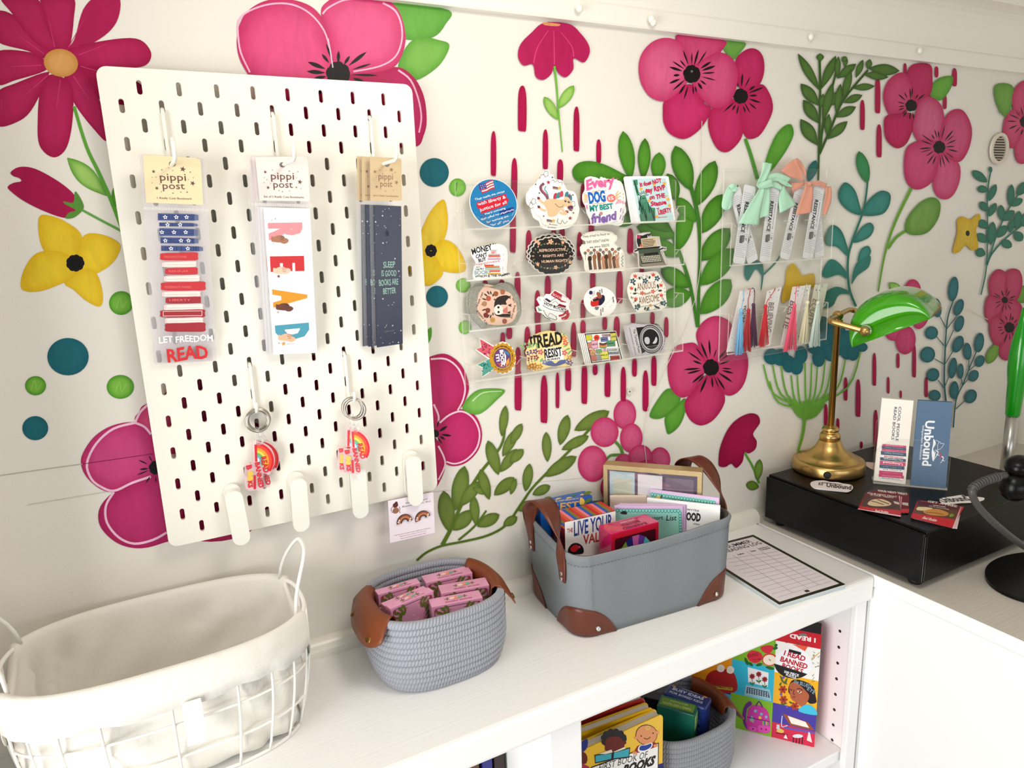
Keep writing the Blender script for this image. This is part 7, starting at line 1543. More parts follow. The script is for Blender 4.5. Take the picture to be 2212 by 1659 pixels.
# ------------------------------------------------------------------ right end: drawer, lamp, holder, cards
BLKM = mat('black_satin_metal', (7, 6, 7), 0.36, spec=0.22, bump=0.04, bscale=900); BLKF = mat('black_gloss_panel', (6, 6, 8), 0.3, spec=0.25); RUB = mat('black_rubber', (16, 16, 16), 0.7)
BRS = mat('antique_brass', (204, 168, 104), 0.3, metal=1.0); EDG = mat('bare_steel_edge', (150, 150, 150), 0.25, metal=1.0)
DM = Matrix.Translation((1.042, -0.340, 0.0)); DW, DD, DH = 0.385, 0.318, 0.100
t = thing('cash_drawer', 'black metal cash drawer on small feet at the right end, under the brass lamp', 'cash drawer', DM)
m = MB(); m.box((0.0065, 0, 0.012), (DW, DD, DH), BLKM); m.build('body', t, bevel=0.0025, seg=3)
m = MB(); m.box((0, 0.001, 0.013), (0.0058, DD - 0.001, DH - 0.0035), BLKF); m.build('drawer_front', t, bevel=0.0014)
for (x0, x1) in ((0.0016, 0.0024), (0.0062, 0.0072)):
    m = MB(); m.box((x0, -0.0006, 0.016), (x1, -0.0001, DH - 0.007), EDG); m.build('edge_trim', t)
for (x, y) in ((0.022, 0.022), (0.022, DD - 0.022), (DW - 0.022, 0.022), (DW - 0.022, DD - 0.022)):
    m = MB(); m.T = Matrix.Translation((x, y, 0)); m.lathe([(0.0095, 0.0002), (0.0105, 0.004), (0.0105, 0.0118)], RUB, 20); m.build('foot', t)
# banker lamp
LX, LY, LZ = 1.162, -0.0675, 0.1002
t = thing('banker_lamp', 'brass banker lamp with a green glass shade standing on the black drawer', 'lamp', Matrix.Translation((LX, LY, LZ)))
m = MB(); m.lathe([(0.0605, 0.0), (0.0655, 0.001), (0.0662, 0.004), (0.0662, 0.019), (0.0645, 0.0225), (0.0600, 0.0245), (0.0585, 0.0238), (0.056, 0.0258), (0.050, 0.0285), (0.0495, 0.0305), (0.042, 0.0335), (0.034, 0.039), (0.027, 0.046), (0.0225, 0.0540), (0.0205, 0.0605), (0.0195, 0.0620)], BRS, 64); m.build('base', t)
m = MB(); m.lathe([(0.0165, 0.062), (0.0185, 0.0645), (0.0190, 0.069), (0.0185, 0.0735), (0.0150, 0.0770), (0.0125, 0.0785), (0.0150, 0.0800), (0.0160, 0.084), (0.0125, 0.0880), (0.0070, 0.0895), (0.006, 0.0905)], BRS, 40); m.build('collar', t)
m = MB(); m.lathe([(0.0062, 0.0905), (0.0062, 0.2905), (0.0095, 0.2915), (0.0095, 0.2965), (0.0065, 0.298)], BRS, 28); m.build('stem', t)
d = Vector((CAM.x - LX - .02, CAM.y - LY, 0)).normalized(); m = MB(); m.T = Matrix.Translation(d * 0.0662 + Vector((0, 0, 0.0115))) @ d.to_track_quat('Z', 'Y').to_matrix().to_4x4(); m.lathe([(0.0068, 0.0), (0.0068, 0.0016), (0.0055, 0.0024)], RUB, 20); m.build('switch', t)
m = MB(); m.T = Matrix.Translation((-0.024, -0.030, 0.0285)) @ Matrix.Rotation(.2, 4, 'Y'); m.lathe([(0.0036, 0), (0.0034, .0012), (0.001, .0018)], BRS, 12); m.build('screw', t)
aa = Vector((0.906, 0.423, 0)); b0 = Vector((0.423, -0.906, 0)); TL = math.radians(26)
bp = (b0 * math.cos(TL) + Vector((0, 0, math.sin(TL)))); up = (Vector((0, 0, math.cos(TL))) - b0 * math.sin(TL))
HALF = 0.080; KN = Vector((1.128, -0.152, 0.390)) - Vector((LX, LY, LZ)); C0 = KN + bp * 0.032 - up * 0.020 + aa * HALF
jt = Vector((0, 0, 0.304))
m = MB(); m.ball(jt, (0.0098, 0.0098, 0.0098), BRS, 10); m.build('swivel_joint', t)
near, far = KN - aa * 0.010, KN + aa * (2 * HALF + 0.010)
nb, fb = jt - aa * ((jt - near).dot(aa) - 0.0) , jt + aa * ((far - jt).dot(aa))
nb.z = fb.z = jt.z + .001
m = MB(); m.tube(smooth([tuple(near), tuple(near + (nb - near) * .75), tuple(nb + (near - nb) * .10 + (jt - nb) * .05), tuple(nb + (jt - nb) * .28), tuple(jt), tuple(fb + (jt - fb) * .28), tuple(fb + (far - fb) * .10 + (jt - fb) * .05), tuple(far + (fb - far) * .25), tuple(far)], 8, False), 0.0052, BRS, 14); m.build('arm', t)
for p, s_ in ((near, 1), (far, -1)):
    m = MB(); m.T = Matrix.Translation(p) @ (aa * s_).to_track_quat('Z', 'Y').to_matrix().to_4x4(); m.ball((0, 0, 0), 0.0088, BRS, 10); m.lathe([(0.0075, 0.003), (0.0105, 0.0065), (0.0105, 0.0088), (0.009, 0.0100)], CHROME, 24); m.build('knob', t)
def glass_green():
    m_ = mat('cased_green_glass', (58, 150, 2), 0.12, coat=0.35, spec=0.4); b = m_.node_tree.nodes['Principled BSDF']; b.inputs['Coat Roughness'].default_value = 0.04
    b.inputs['Subsurface Weight'].default_value = 0.35; b.inputs['Subsurface Radius'].default_value = (0.004, 0.03, 0.002); b.inputs['Subsurface Scale'].default_value = 0.5
    return m_
GG = glass_green()
m = MB(); NS, NP = 56, 40; vs = []
for i in range(NS + 1):
    s_ = -math.cos(PI * i / NS); k = max(0.0, 1 - abs(s_) ** 5) ** (1 / 3.2); k = .30 + .70 * k if abs(s_) < .999 else .30
    for j in range(NP + 1):
        a = PI * j / NP; cx, cz = math.cos(a), math.sin(a)
        w = 0.066 * (.93 + .07 * k); h = 0.069 * k
        y = math.copysign(abs(cx) ** .88, cx) * w; z = abs(cz) ** .92 * h
        vs.append(C0 + aa * (s_ * HALF * (1 - .05 * (1 - k))) + bp * y + up * z)
m.add(vs, [(i * (NP + 1) + j, i * (NP + 1) + j + 1, (i + 1) * (NP + 1) + j + 1, (i + 1) * (NP + 1) + j) for i in range(NS) for j in range(NP)], GG, True)
for e in (0, NS): m.add([vs[e * (NP + 1) + j] for j in range(NP + 1)], [tuple(range(NP + 1))], GG, True)
m.build('shade', t, solid=0.0022)
# bookmark holder
HO = Vector((1.165, -0.163, 0.1004)); HXd = Vector((0.632, -0.775, 0)); HM = frame(HO, HXd, (0, 0, 1)); HWD = 0.119
t = thing('bookmark_holder', 'clear acrylic stand on the black drawer holding white and blue bookmarks', 'holder', HM)
m = MB(); fo = [(0, 0), (HWD, 0), (HWD, .058)] + [(HWD / 2 + HWD / 2 * math.cos(a), .058 + .032 * math.sin(a)) for a in [PI * i / 20 for i in range(1, 20)]] + [(0, .058)]
m.prism(fo, -.0022, 0, ACR, ACRE); m.build('front_plate', t)
m = MB(); m.box((0, 0.0002, -.034), (HWD, .0022, -.0024), ACRE); m.build('base_plate', t)
m = MB(); m.prism(rrect(0, .0024, HWD, .115, .006), -.034, -.0315, ACR, ACRE); m.build('back_plate', t)
for x in (0, HWD / 2 - .001, HWD - .002):
    m = MB(); m.box((x, .0024, -.0312), (x + .002, .05, -.0026), ACR); m.build('divider', t)
def slip(label, quad, z0, base, draw, n, group, lab_n):
    Mq = HM @ Matrix.Translation((0, 0.0026, z0)) @ Matrix.Rotation(-.015, 4, 'X'); F = Face(Mq, 1880, 830, 6.635)
    t = thing('bookmark', label, 'bookmark', Mq, group); o = F.ps(*quad); lo = min(p[1] for p in o); o = [(p[0], max(p[1], .0)) for p in o]
    m = MB(); m.prism(o, -.0005, 0, base); m.build('card', t); m = MB(); draw(m, F); m.build('print', t)
    for i in range(n):
        c = t.copy(); COL.objects.link(c); c['label'] = lab_n; c.matrix_world = Mq @ Matrix.Translation((.0003 * (i % 3) - .0003, 0, -.0014 * (i + 1)))
        k0 = kids(t)[0].copy(); COL.objects.link(k0); k0.parent = c
CW_ = mat('warm_white_card', (244, 238, 228), .5); SLB = mat('slate_blue_card', (84, 112, 142), .5)
def d_cool(m, F):
    SG = ink((84, 92, 108)); lines(m, F, .0002, SG, [('COOL PEOPLE', 408, 320, 362, 815, 46), ('READ BOOKS', 345, 325, 302, 795, 46)], bold=.02)
    PKc, BLc, WHc = (206, 74, 116), (72, 92, 116), (246, 240, 238)
    for (y0, y1, x0, x1, c, s_, tc_, hh) in ((855, 885, 170, 515, PKc, 'THE HANDMAID', (240, 200, 210), 12), (885, 925, 165, 515, BLc, 'Yours to Read', (150, 166, 184), 16), (922, 952, 165, 512, PKc, 'THE GIVER', (226, 140, 166), 12), (955, 1010, 152, 515, BLc, 'Wuthering Heights', (160, 176, 192), 24), (1010, 1055, 150, 510, WHc, 'HORNBEAM', (190, 40, 70), 22), (1045, 1090, 140, 510, BLc, 'The Nightingale', (214, 220, 226), 24), (1095, 1148, 135, 505, PKc, 'Untamed', (250, 236, 240), 36), (1150, 1205, 132, 490, BLc, 'To Kill a Bird', (140, 156, 176), 18), (1200, 1235, 128, 488, WHc, 'A Golden Rule', (110, 124, 140), 18), (1235, 1285, 126, 465, PKc, 'LITTLE WOMEN', (226, 130, 160), 12), (1285, 1330, 120, 480, PKc, 'Beloved Stories', (240, 190, 206), 14), (1325, 1355, 118, 470, WHc, 'The Shelf Life', (110, 124, 140), 14)):
        sl = 14; fill(m, F, c, .0002, (x0, y1), (x1, y1 + sl + 14), (x1, y0 + sl + 14), (x0, y0)); ym = (y0 + y1) / 2 + 16; lines(m, F, .0004, ink(tc_), [(s_, x1 - 40, ym - hh * .1, x0 + 50, ym - hh * .5 - 14, hh)], bold=.02)
    m.flat(F.ps(*ribbon([(118, 1340), (465, 1385)], 3)), .0003, ink(BLc))
def d_unb(m, F):
    W_ = ink((240, 242, 246)); lines(m, F, .0002, W_, [('Unbound', 795, 520, 745, 1165, 150)], bold=.03); lines(m, F, .0002, W_, [('Independent Bookstore', 748, 592, 702, 1080, 40)], bold=.0)
    fill(m, F, (240, 242, 246), .0003, (905, 780), (940, 850), (900, 930), (930, 1000), (900, 1110), (880, 1000), (885, 930), (900, 850), k=3)
    for p in (((935, 800), (1000, 830), (1010, 850), (1055, 855), (1000, 930), (920, 945)), ((985, 830), (965, 880), (970, 940)), ((925, 960), (950, 1020), (905, 1090))): m.flat(F.ps(*ribbon(list(p), 5)), .0003, W_)
    for (x, y, c) in ((960, 1010, (240, 242, 246)), (1005, 1040, (196, 60, 100)), (1035, 1090, (240, 242, 246))): m.flat(F.ps(*ribbon([(x - 15, y - 55), (x + 12, y - 40), (x, y), (x - 30, y + 40)], 16, 6)), .0003, ink(c)); m.flat(F.ps(*ribbon([(x, y), (x + 35, y + 12)], 14, 4)), .0003, ink(c))
slip('white bookmark with cool people lettering and a printed book pile, front of its stack', [(50, 1380), (503, 1440), (622, 238), (172, 200)], -.0045, CW_, d_cool, 5, 'white bookmarks in the acrylic stand', 'white bookmark stacked behind the lettered one in the acrylic stand')
slip('slate blue bookmark with white shop lettering, front of its stack', [(578, 1445), (1082, 1512), (1182, 262), (688, 232)], -.0045, SLB, d_unb, 5, 'blue bookmarks in the acrylic stand', 'slate blue bookmark stacked behind the lettered one in the acrylic stand')
# cut stickers and coupons lying on the drawer
CR3 = (1640, 1000, 3.867)
def flatcard(name, label, cat, out, c, draw, group, k, sm=0, th=.0005, jig=()):
    """k: place in its pile, 0 lying on the drawer"""
    z = 0.1002 + th * (k + 1) * 1.15; F = Face(Matrix.Translation((0, 0, z)), *CR3); o = F.ps(*out); cx, cy = sum(p[0] for p in o) / len(o), sum(p[1] for p in o) / len(o)
    M = Matrix.Translation((cx, cy, z)) @ Matrix.Rotation(jig[2] if jig else 0, 4, 'Z'); 
    if jig: M = Matrix.Translation((jig[0], jig[1], 0)) @ M
    F0 = Face(Matrix.Translation((cx, cy, z)), *CR3); o = F0.ps(*out); o = smooth(o, sm) if sm else o
    m = MB(); m.prism(o, -th, 0, ink(c)); draw and draw(m, F0); ob = m.build(name); ob.matrix_world = M; return tag(ob, label, cat, group)
UO1 = [(460, 170), (490, 150), (545, 146), (600, 160), (650, 160), (700, 172), (770, 184), (782, 214), (745, 242), (680, 238), (560, 222), (480, 206)]
UO2 = [(1505, 305), (1540, 290), (1620, 280), (1680, 272), (1720, 284), (1800, 290), (1862, 300), (1850, 318), (1790, 330), (1640, 336), (1560, 346), (1520, 330)]
def d_u1(m, F): K = ink((40, 36, 44)); lines(m, F, .0002, K, [('Unbound', 560, 200, 770, 224, 40)], bold=.03); lines(m, F, .0002, K, [('El', 495, 184, 530, 188, 24)], bold=.02); m.flat(F.ps(*ribbon([(520, 165), (600, 172), (690, 185)], 5)), .0002, K)
def d_u2(m, F): K = ink((40, 36, 44)); lines(m, F, .0002, K, [('Unbound', 1545, 332, 1770, 312, 40)], bold=.03); m.flat(F.ps(*ribbon([(1770, 300), (1800, 315), (1830, 305)], 6)), .0002, K)
for k in range(3):
    flatcard('sticker', ('white cut-out shop sticker at the bottom of the pile by the lamp', 'white cut-out shop sticker mid pile by the lamp', 'white cut-out shop sticker on top of the pile by the lamp')[k], 'sticker', UO1, (238, 230, 230), d_u1, 'shop stickers on the drawer', k, 3, .0006, ((-.006, .004, .10), (-.003, .002, .05), (0, 0, 0))[k])
for k in range(3):
    flatcard('sticker', ('white cut-out shop sticker at the bottom of the right pile on the drawer', 'white cut-out shop sticker mid right pile on the drawer', 'white cut-out shop sticker on top of the right pile on the drawer')[k], 'sticker', UO2, (238, 232, 228), d_u2, 'shop stickers on the drawer', k, 3, .0006, ((.006, -.002, .08), (.003, 0, .04), (0, 0, 0))[k])
flatcard('sticker', 'pale sticker lying half behind the acrylic bookmark stand', 'sticker', [(878, 8), (905, -8), (1010, 10), (1000, 60), (930, 48)], (226, 196, 186), None, 'shop stickers on the drawer', 0, 2)
flatcard('paper_scrap', 'tiny white paper scrap at the back of the black drawer top', 'scrap', [(1850, 158), (1862, 150), (1882, 157), (1870, 163)], (226, 216, 210), None, None, 0)
FW = ink((240, 226, 216))
def d_treat(m, F):
    fill(m, F, (92, 26, 34), .0001, (888, 248), (1165, 272), (1178, 350), (862, 318)); fill(m, F, (74, 46, 40), .00012, (886, 292), (1172, 318), (1182, 400), (848, 366)); fill(m, F, (196, 22, 36), .0002, (848, 362), (1182, 398), (1184, 436), (826, 380))
    lines(m, F, .0003, FW, [('YOUR NEXT TREAT', 900, 258, 1150, 292, 15), ('IS OUR TREAT!', 930, 272, 1120, 298, 15)], bold=.02); lines(m, F, .0003, FW, [('Red Robin', 968, 408, 1080, 422, 20)], bold=.03, shear=.3)
    fill(m, F, (224, 200, 158), .00025, (905, 345), (940, 310), (1010, 302), (1070, 318), (1105, 345), (1060, 362), (960, 362), k=3); stro(m, F, (60, 30, 24), .0003, 6, (935, 320), (980, 330), (1040, 350)); stro(m, F, (60, 30, 24), .0003, 6, (985, 305), (1030, 325), (1085, 345)); fill(m, F, (70, 36, 30), .00023, (890, 350), (1120, 360), (1110, 385), (930, 375), k=2)
    fill(m, F, (214, 196, 180), .0002, (1120, 320), (1168, 330), (1172, 350), (1130, 340))
C1 = [(890, 244), (1166, 270), (1185, 437), (826, 380)]; C1b = [(930, 232), (1255, 262), (1248, 420), (905, 395)]
for k in range(3): flatcard('coupon_card', ('dark red treat coupon at the bottom of the rear left coupon pile', 'slate blue coupon in the middle of the rear left coupon pile', 'dark red coupon on top of the rear left coupon pile, half covered')[k], 'coupon', C1b, ((110, 30, 40), (70, 92, 130), (104, 26, 36))[k], (lambda m, F: (lines(m, F, .0002, FW, [('YOUR NEXT TREAT', 990, 240, 1240, 272, 14)], bold=.02), fill(m, F, (196, 22, 36), .0002, (1080, 385), (1250, 385), (1248, 420), (1080, 410)), fill(m, F, (206, 190, 176), .0002, (1195, 330), (1245, 335), (1246, 360), (1195, 350)))) if k != 1 else None, 'restaurant coupons on the drawer', k, 0, .0005, ((.003, .002, .02), (-.004, .002, -.03), (0, 0, 0))[k])
for k in range(4): flatcard('coupon_card', ('red treat coupon at the bottom of the front left coupon pile', 'red treat coupon second from below in the front left coupon pile', 'red treat coupon third from below in the front left coupon pile', 'dessert coupon face up on top of the front left coupon pile')[k], 'coupon', C1, ((226, 200, 206), (196, 60, 70), (226, 206, 210), (150, 24, 36))[k], d_treat if k == 3 else None, 'restaurant coupons on the drawer', k + 3, 0, .0006, ((-.002, -.004, -.06), (-.001, -.003, -.04), (-.001, -.0015, -.02), (0, 0, 0))[k])
def d_burger(m, F):
    fill(m, F, (80, 16, 24), .0001, (1326, 318), (1680, 366), (1662, 400), (1318, 358)); fill(m, F, (96, 56, 30), .00012, (1318, 355), (1662, 398), (1636, 478), (1286, 424)); fill(m, F, (202, 18, 34), .0002, (1286, 420), (1636, 474), (1610, 542), (1267, 455))
    lines(m, F, .0003, FW, [('GET A FREE', 1405, 328, 1650, 372, 18), ('APPETIZER', 1450, 358, 1560, 374, 9), ('with any entree purchase', 1415, 362, 1585, 392, 8)], bold=.02); lines(m, F, .0003, FW, [('Red Robin', 1358, 465, 1476, 492, 24)], bold=.03, shear=.3)
    fill(m, F, (206, 140, 60), .00025, (1370, 405), (1420, 390), (1480, 385), (1540, 400), (1585, 425), (1550, 445), (1450, 440), (1390, 425), k=3); fill(m, F, (236, 214, 160), .00022, (1330, 368), (1450, 378), (1400, 400), (1318, 395), k=2); stro(m, F, (150, 84, 30), .0003, 6, (1390, 412), (1460, 418), (1540, 432)); fill(m, F, (120, 150, 50), .0003, (1585, 440), (1610, 425), (1630, 440), (1600, 455), k=2)
C2 = [(1322, 316), (1684, 366), (1612, 542), (1266, 454)]
for k in range(4): flatcard('coupon_card', ('food coupon at the bottom of the right coupon pile near the corner', 'food coupon second from below in the right coupon pile', 'food coupon third from below in the right coupon pile', 'food coupon face up on top of the right coupon pile near the corner')[k], 'coupon', C2, ((230, 206, 210), (190, 50, 60), (228, 208, 210), (170, 24, 36))[k], d_burger if k == 3 else None, 'restaurant coupons on the drawer', k, 0, .0007, ((.001, -.004, .05), (.004, -.001, -.04), (0, -.002, .02), (0, 0, 0))[k])
# green handled pole standing in the corner
GPL = mat('bright_green_plastic', (14, 150, 12), 0.22, coat=.5); LGP = mat('lime_plastic', (150, 196, 20), .3); ALU = mat('aluminium_tube', (190, 188, 184), .32, metal=1.0)
t = thing('reach_pole', 'grey metal pole with a bulging bright green handle standing at the far right', 'pole', Matrix.Translation((1.600, -0.170, 0.0)))
m = MB(); m.lathe([(0.0115, 0.0005), (0.0115, 0.165)], ALU, 24); m.build('tube', t)
m = MB(); m.lathe([(0.0128, 0.163), (0.0135, 0.166), (0.0150, 0.200), (0.0160, 0.232), (0.0190, 0.262), (0.0196, 0.285), (0.0180, 0.310), (0.0145, 0.335), (0.0100, 0.355), (0.0075, 0.372), (0.006, 0.39)], GPL, 32); m.build('handle', t)
m = MB(); m.tube([(0.030 + 0.0145 * math.cos(a), -0.012, 0.385 + .030 * math.sin(a)) for a in [2 * PI * i / 28 for i in range(28)]], 0.0055, LGP, 8, True); m.build('loop', t)
m = MB(); m.tube([(0.020, -.017, .262), (.026, -.021, .285), (.024, -.018, .312), (.030, -.013, .350)], [.003, .0055, .005, .004], LGP, 8); m.build('trigger', t)
# scanner on its stand
t = thing('barcode_scanner', 'black scanner on a curved grey arm with an oval black base on the desk', 'scanner', Matrix.Translation((1.250, -0.426, 0.0)))
m = MB(); m.T = Matrix.Identity(4); m.prism(ell(0, 0, .113, .079, -.05, 56), 0.0006, 0.0062, BLKF, smooth=True); m.build('base_plate', t, bevel=.0018, seg=3)
m = MB(); m.lathe([(.020, .0063), (.020, .0085), (.016, .0095)], BLKF, 28); m.build('socket', t)
o_ = Vector((1.250, -0.426, 0))
arm = [at(2240, 1195, 1, -.412), at(2200, 1172, 1, -.410), at(2150, 1132, 1, -.408), at(2112, 1092, 1, -.406), at(2100, 1060, 1, -.405), at(2120, 1043, 1, -.404), at(2150, 1032, 1, -.404), at(2172, 1026, 1, -.405)]
GRY = mat('dark_grey_plastic', (74, 72, 70), .4)
pts = [Vector((0, 0, .008)), Vector((.012, .002, .03))] + [p - o_ for p in arm]; pts = smooth([tuple(p) for p in pts], 5, False)
m = MB(); m.tube(pts, 0.0052, GRY, 12)

m.build('curved_arm', t)
for i in range(len(pts) - 16, len(pts) - 4):
    a_, b_ = Vector(pts[i]), Vector(pts[i + 1]); m = MB(); m.T = Matrix.Translation(a_) @ (b_ - a_).to_track_quat('Z', 'Y').to_matrix().to_4x4(); m.lathe([(.0051, -.0008), (.0068, -.0006), (.0068, .0006), (.0051, .0008)], GRY, 14); m.build('rib', t)
hd = at(2196, 1036, 1, -.408) - o_
m = MB(); m.ball(hd + Vector((0, 0, -.010)), (.026, .022, .024), BLKF, 12); m.ball(hd + Vector((.006, .0, .020)), (.024, .020, .017), BLKF, 12); m.build('scanner_head', t)
# round louvred vent in the wall
VM = wallframe(1.747, -0.0040, 0.719)
t = thing('wall_vent', 'small round louvred vent set in the mural wall at the far right', 'vent', VM)
m = MB(); n = 36; m.prism([ell(0, 0, .0335, .0335, 0, n), ell(0, 0, .0265, .0265, 0, n)[::-1]], 0, .005, mat('vent_cream_ring', (214, 206, 190), .4)); m.build('ring', t)
m = MB(); m.flat(ell(0, 0, .0268, .0268, 0, n), .0004, ink((44, 40, 36))); m.build('recess', t)
for i in range(9):
    y = -.022 + .0055 * i; w = math.sqrt(max(0, .0262 ** 2 - y * y)); m = MB(); m.T = Matrix.Translation((0, y, .0024)) @ Matrix.Rotation(-.6, 4, 'X'); m.box((-w, -.0018, -.0004), (w, .0018, .0004), mat('vent_louvre', (186, 178, 164), .4)); m.build('louvre', t)
# ------------------------------------------------------------------ things on the shelf below
SZ = -0.345
PA = Vector((0.889, -0.109, SZ + .0004)); PD = Vector((0.607, -0.795, 0)); PM = frame(PA - PD * 0.083, PD, (0, 0, 1)); PW_, PH_, PDp = 0.222, 0.226, 0.036
t = thing('puzzle_box', 'tall colourful puzzle box with nine pictures standing on the shelf by the side panel', 'box', PM)
m = MB(); m.box((0, 0, -PDp), (PW_, PH_, 0), mat('raspberry_carton', (200, 30, 66), .35)); m.build('carton', t, bevel=.001)
F = Face(PM, 1230, 1350, 3.881); m = MB()
u0, u1 = .075, .149
for (x0, x1, y0, y1, c) in ((0, u0, 0, .068, (60, 170, 190)), (0, u0, .068, .085, (50, 40, 120)), (0, u0, .085, .148, (238, 150, 30)), (0, u0, .148, PH_ - .001, (206, 70, 50)), (u0, u1, 0, .072, (130, 186, 40)), (u0, u1, .072, .143, (50, 180, 210)), (u0, u1, .143, PH_ - .028, (126, 180, 44)), (u1, PW_, 0, .032, (208, 44, 76)), (u1, PW_, .032, .072, (72, 60, 160)), (u1, PW_, .072, .135, (240, 178, 40)), (u1, PW_, .135, PH_ - .028, (240, 238, 234)), (0, PW_, PH_ - .028, PH_ - .0005, (196, 28, 42))):
    m.flat([(x0, y0), (x1, y0), (x1, y1), (x0, y1)], .0002, ink(c, .35))

# sheep-backed coats, starry square
fill(m, F, (170, 36, 36), .0003, (1140, 560), (1150, 430), (1210, 380), (1260, 380), (1330, 370), (1390, 420), (1405, 550), (1300, 570), k=3)
for (x, y) in ((1270, 365), (1350, 378)): fill(m, F, (236, 226, 220), .0004, (x - 30, y + 15), (x - 24, y - 24), (x + 6, y - 34), (x + 30, y - 14), (x + 26, y + 18), (x, y + 30), k=3); dot(m, F, x + 2, y + 2, 12, (240, 210, 190), .0005)
fill(m, F, (206, 176, 60), .0004, (1160, 500), (1370, 525), (1366, 550), (1160, 520)); lines(m, F, .0005, ink((60, 40, 30)), [("THE HANDMAID'S TALE", 1168, 512, 1362, 542, 18)], bold=.02)
stars_(m, F, (150, 150, 200), .0004, 6, (1300, 600), (1330, 620), (1360, 600), (1390, 640), (1400, 700), (1370, 660))
# apples
fill(m, F, (206, 40, 60), .0003, (1490, 250), (1530, 215), (1600, 230), (1620, 280), (1570, 320), (1510, 300), k=3); fill(m, F, (206, 40, 60), .0003, (1600, 190), (1660, 170), (1710, 180), (1690, 230), (1640, 235), k=3)
dot(m, F, 1680, 290, 66, (206, 50, 60), .0004, 54); dot(m, F, 1678, 292, 54, (244, 226, 206), .0005, 44); stro(m, F, (110, 60, 40), .0006, 5, (1672, 285), (1690, 300)); lines(m, F, .0005, ink((120, 20, 40)), [('GIVING', 1500, 275, 1590, 255, 30), ('Tree', 1545, 305, 1605, 290, 24)], bold=.01)
for (a, b) in (((1470, 270), (1500, 340)), ((1560, 340), (1620, 325)), ((1640, 350), (1720, 370)), ((1700, 200), (1750, 190)), ((1720, 180), (1745, 160)), ((1500, 310), (1540, 345))): twig(m, F, a, b, 26, (40, 96, 40), .0004)
# typewriter with three flowers
fill(m, F, (236, 236, 236), .0003, (1495, 352), (1670, 400), (1665, 520), (1500, 480)); fill(m, F, (150, 196, 214), .0004, (1480, 500), (1680, 540), (1695, 640), (1465, 590)); fill(m, F, (34, 40, 60), .0005, (1490, 520), (1670, 560), (1680, 610), (1485, 570))
for r in range(4): 
    for k in range(9): fill(m, F, (176, 206, 220), .0006, *[(1495 + k * 20 + dx, 528 + r * 13 + k * 4.4 + dy) for dx, dy in ((0, 8), (13, 10), (13, 1), (0, 0))])
for (x, y) in ((1533, 430), (1588, 412), (1638, 455)): bloom(m, F, x, y, 24, (150, 30, 46), .0005, 7, (90, 16, 30)); stro(m, F, (50, 96, 60), .0004, 5, (x, y + 20), (x + 2, y + 80)); twig(m, F, (x, y + 70), (x - 22, y + 45), 12, (50, 110, 60), .00045); twig(m, F, (x, y + 70), (x + 22, y + 48), 12, (50, 110, 60), .00045)
# rucksack
fill(m, F, (206, 56, 160), .0003, (1480, 860), (1490, 760), (1510, 690), (1560, 670), (1630, 690), (1670, 740), (1685, 850), (1670, 905), (1580, 900), (1500, 880), k=3); fill(m, F, (110, 40, 140), .0004, (1450, 740), (1480, 660), (1520, 640), (1530, 670), (1490, 700), (1480, 800), (1490, 870), (1460, 830), k=2)
fill(m, F, (226, 80, 180), .0005, (1585, 840), (1680, 850), (1668, 900), (1590, 895), k=2); fill(m, F, (226, 80, 180), .0005, (1505, 850), (1565, 860), (1560, 895), (1510, 880), k=2); fill(m, F, (90, 190, 210), .0005, (1510, 800), (1530, 755), (1550, 800), (1545, 820)); fill(m, F, (240, 160, 50), .0006, (1520, 805), (1532, 780), (1542, 810))
for i, c in enumerate(((130, 190, 60), (60, 110, 190), (236, 170, 50), (90, 170, 110))): fill(m, F, c, .0005, (1620 + i * 13, 838), (1631 + i * 13, 840), (1631 + i * 13, 800 + i * 4), (1620 + i * 13, 798 + i * 4))
stars_(m, F, (120, 200, 226), .0006, 18, (1560, 720), (1610, 745), (1650, 770)); dot(m, F, 1598, 775, 14, (240, 190, 60), .0006); stro(m, F, (90, 20, 90), .0006, 5, (1490, 770), (1580, 790), (1680, 810)); stars_(m, F, (90, 20, 90), .0007, 10, (1610, 870), (1650, 875), (1540, 870)); stro(m, F, (90, 30, 110), .0004, 10, (1565, 680), (1590, 640), (1620, 690))
# line-drawing square, top banner and oval
random.seed(6)
for i in range(46):
    x, y = random.uniform(1770, 2110), random.uniform(130, 480); 
    if abs(x - 1875) < 150 and abs(y - 320) < 140: continue
    dx, dy = random.uniform(-22, 22), random.uniform(-22, 22); stro(m, F, (70, 66, 70), .0003, 3, (x, y), (x + dx, y + 12), (x + 14, y + dy))
fill(m, F, (226, 90, 60), .0003, (1870, 160), (2000, 180), (1975, 220)); stro(m, F, (214, 190, 110), .0004, 9, (2010, 300), (2100, 230))
m.flat(F.ps(*ell(1876, 320, 160, 128, .12, 40)), .0004, ink((244, 242, 246), .35)); o = ell(1876, 320, 160, 128, .12, 40); m.flat(F.ps(*[p for p in o if p[1] > 362 + (p[0] - 1876) * .36]), .0005, ink((26, 24, 26), .35))
RB = ink((186, 18, 40), .35); lines(m, F, .0006, RB, [('I READ', 1795, 250, 1975, 305, 48), ('BANNED', 1765, 300, 1992, 370, 48), ('BOOKS', 1778, 355, 1955, 410, 46)], bold=.035, shear=.1); lines(m, F, .0007, ink((244, 242, 246), .35), [('500 PIECE', 1800, 398, 1922, 432, 22), ('PUZZLE', 1815, 425, 1900, 448, 22)], bold=.03)
fill(m, F, (30, 26, 28), .0006, (1838, 222), (1940, 252), (1944, 228), (1842, 200)); lines(m, F, .0007, ink((226, 222, 222)), [('mudpuppy', 1850, 220, 1934, 244, 16)], bold=.02)
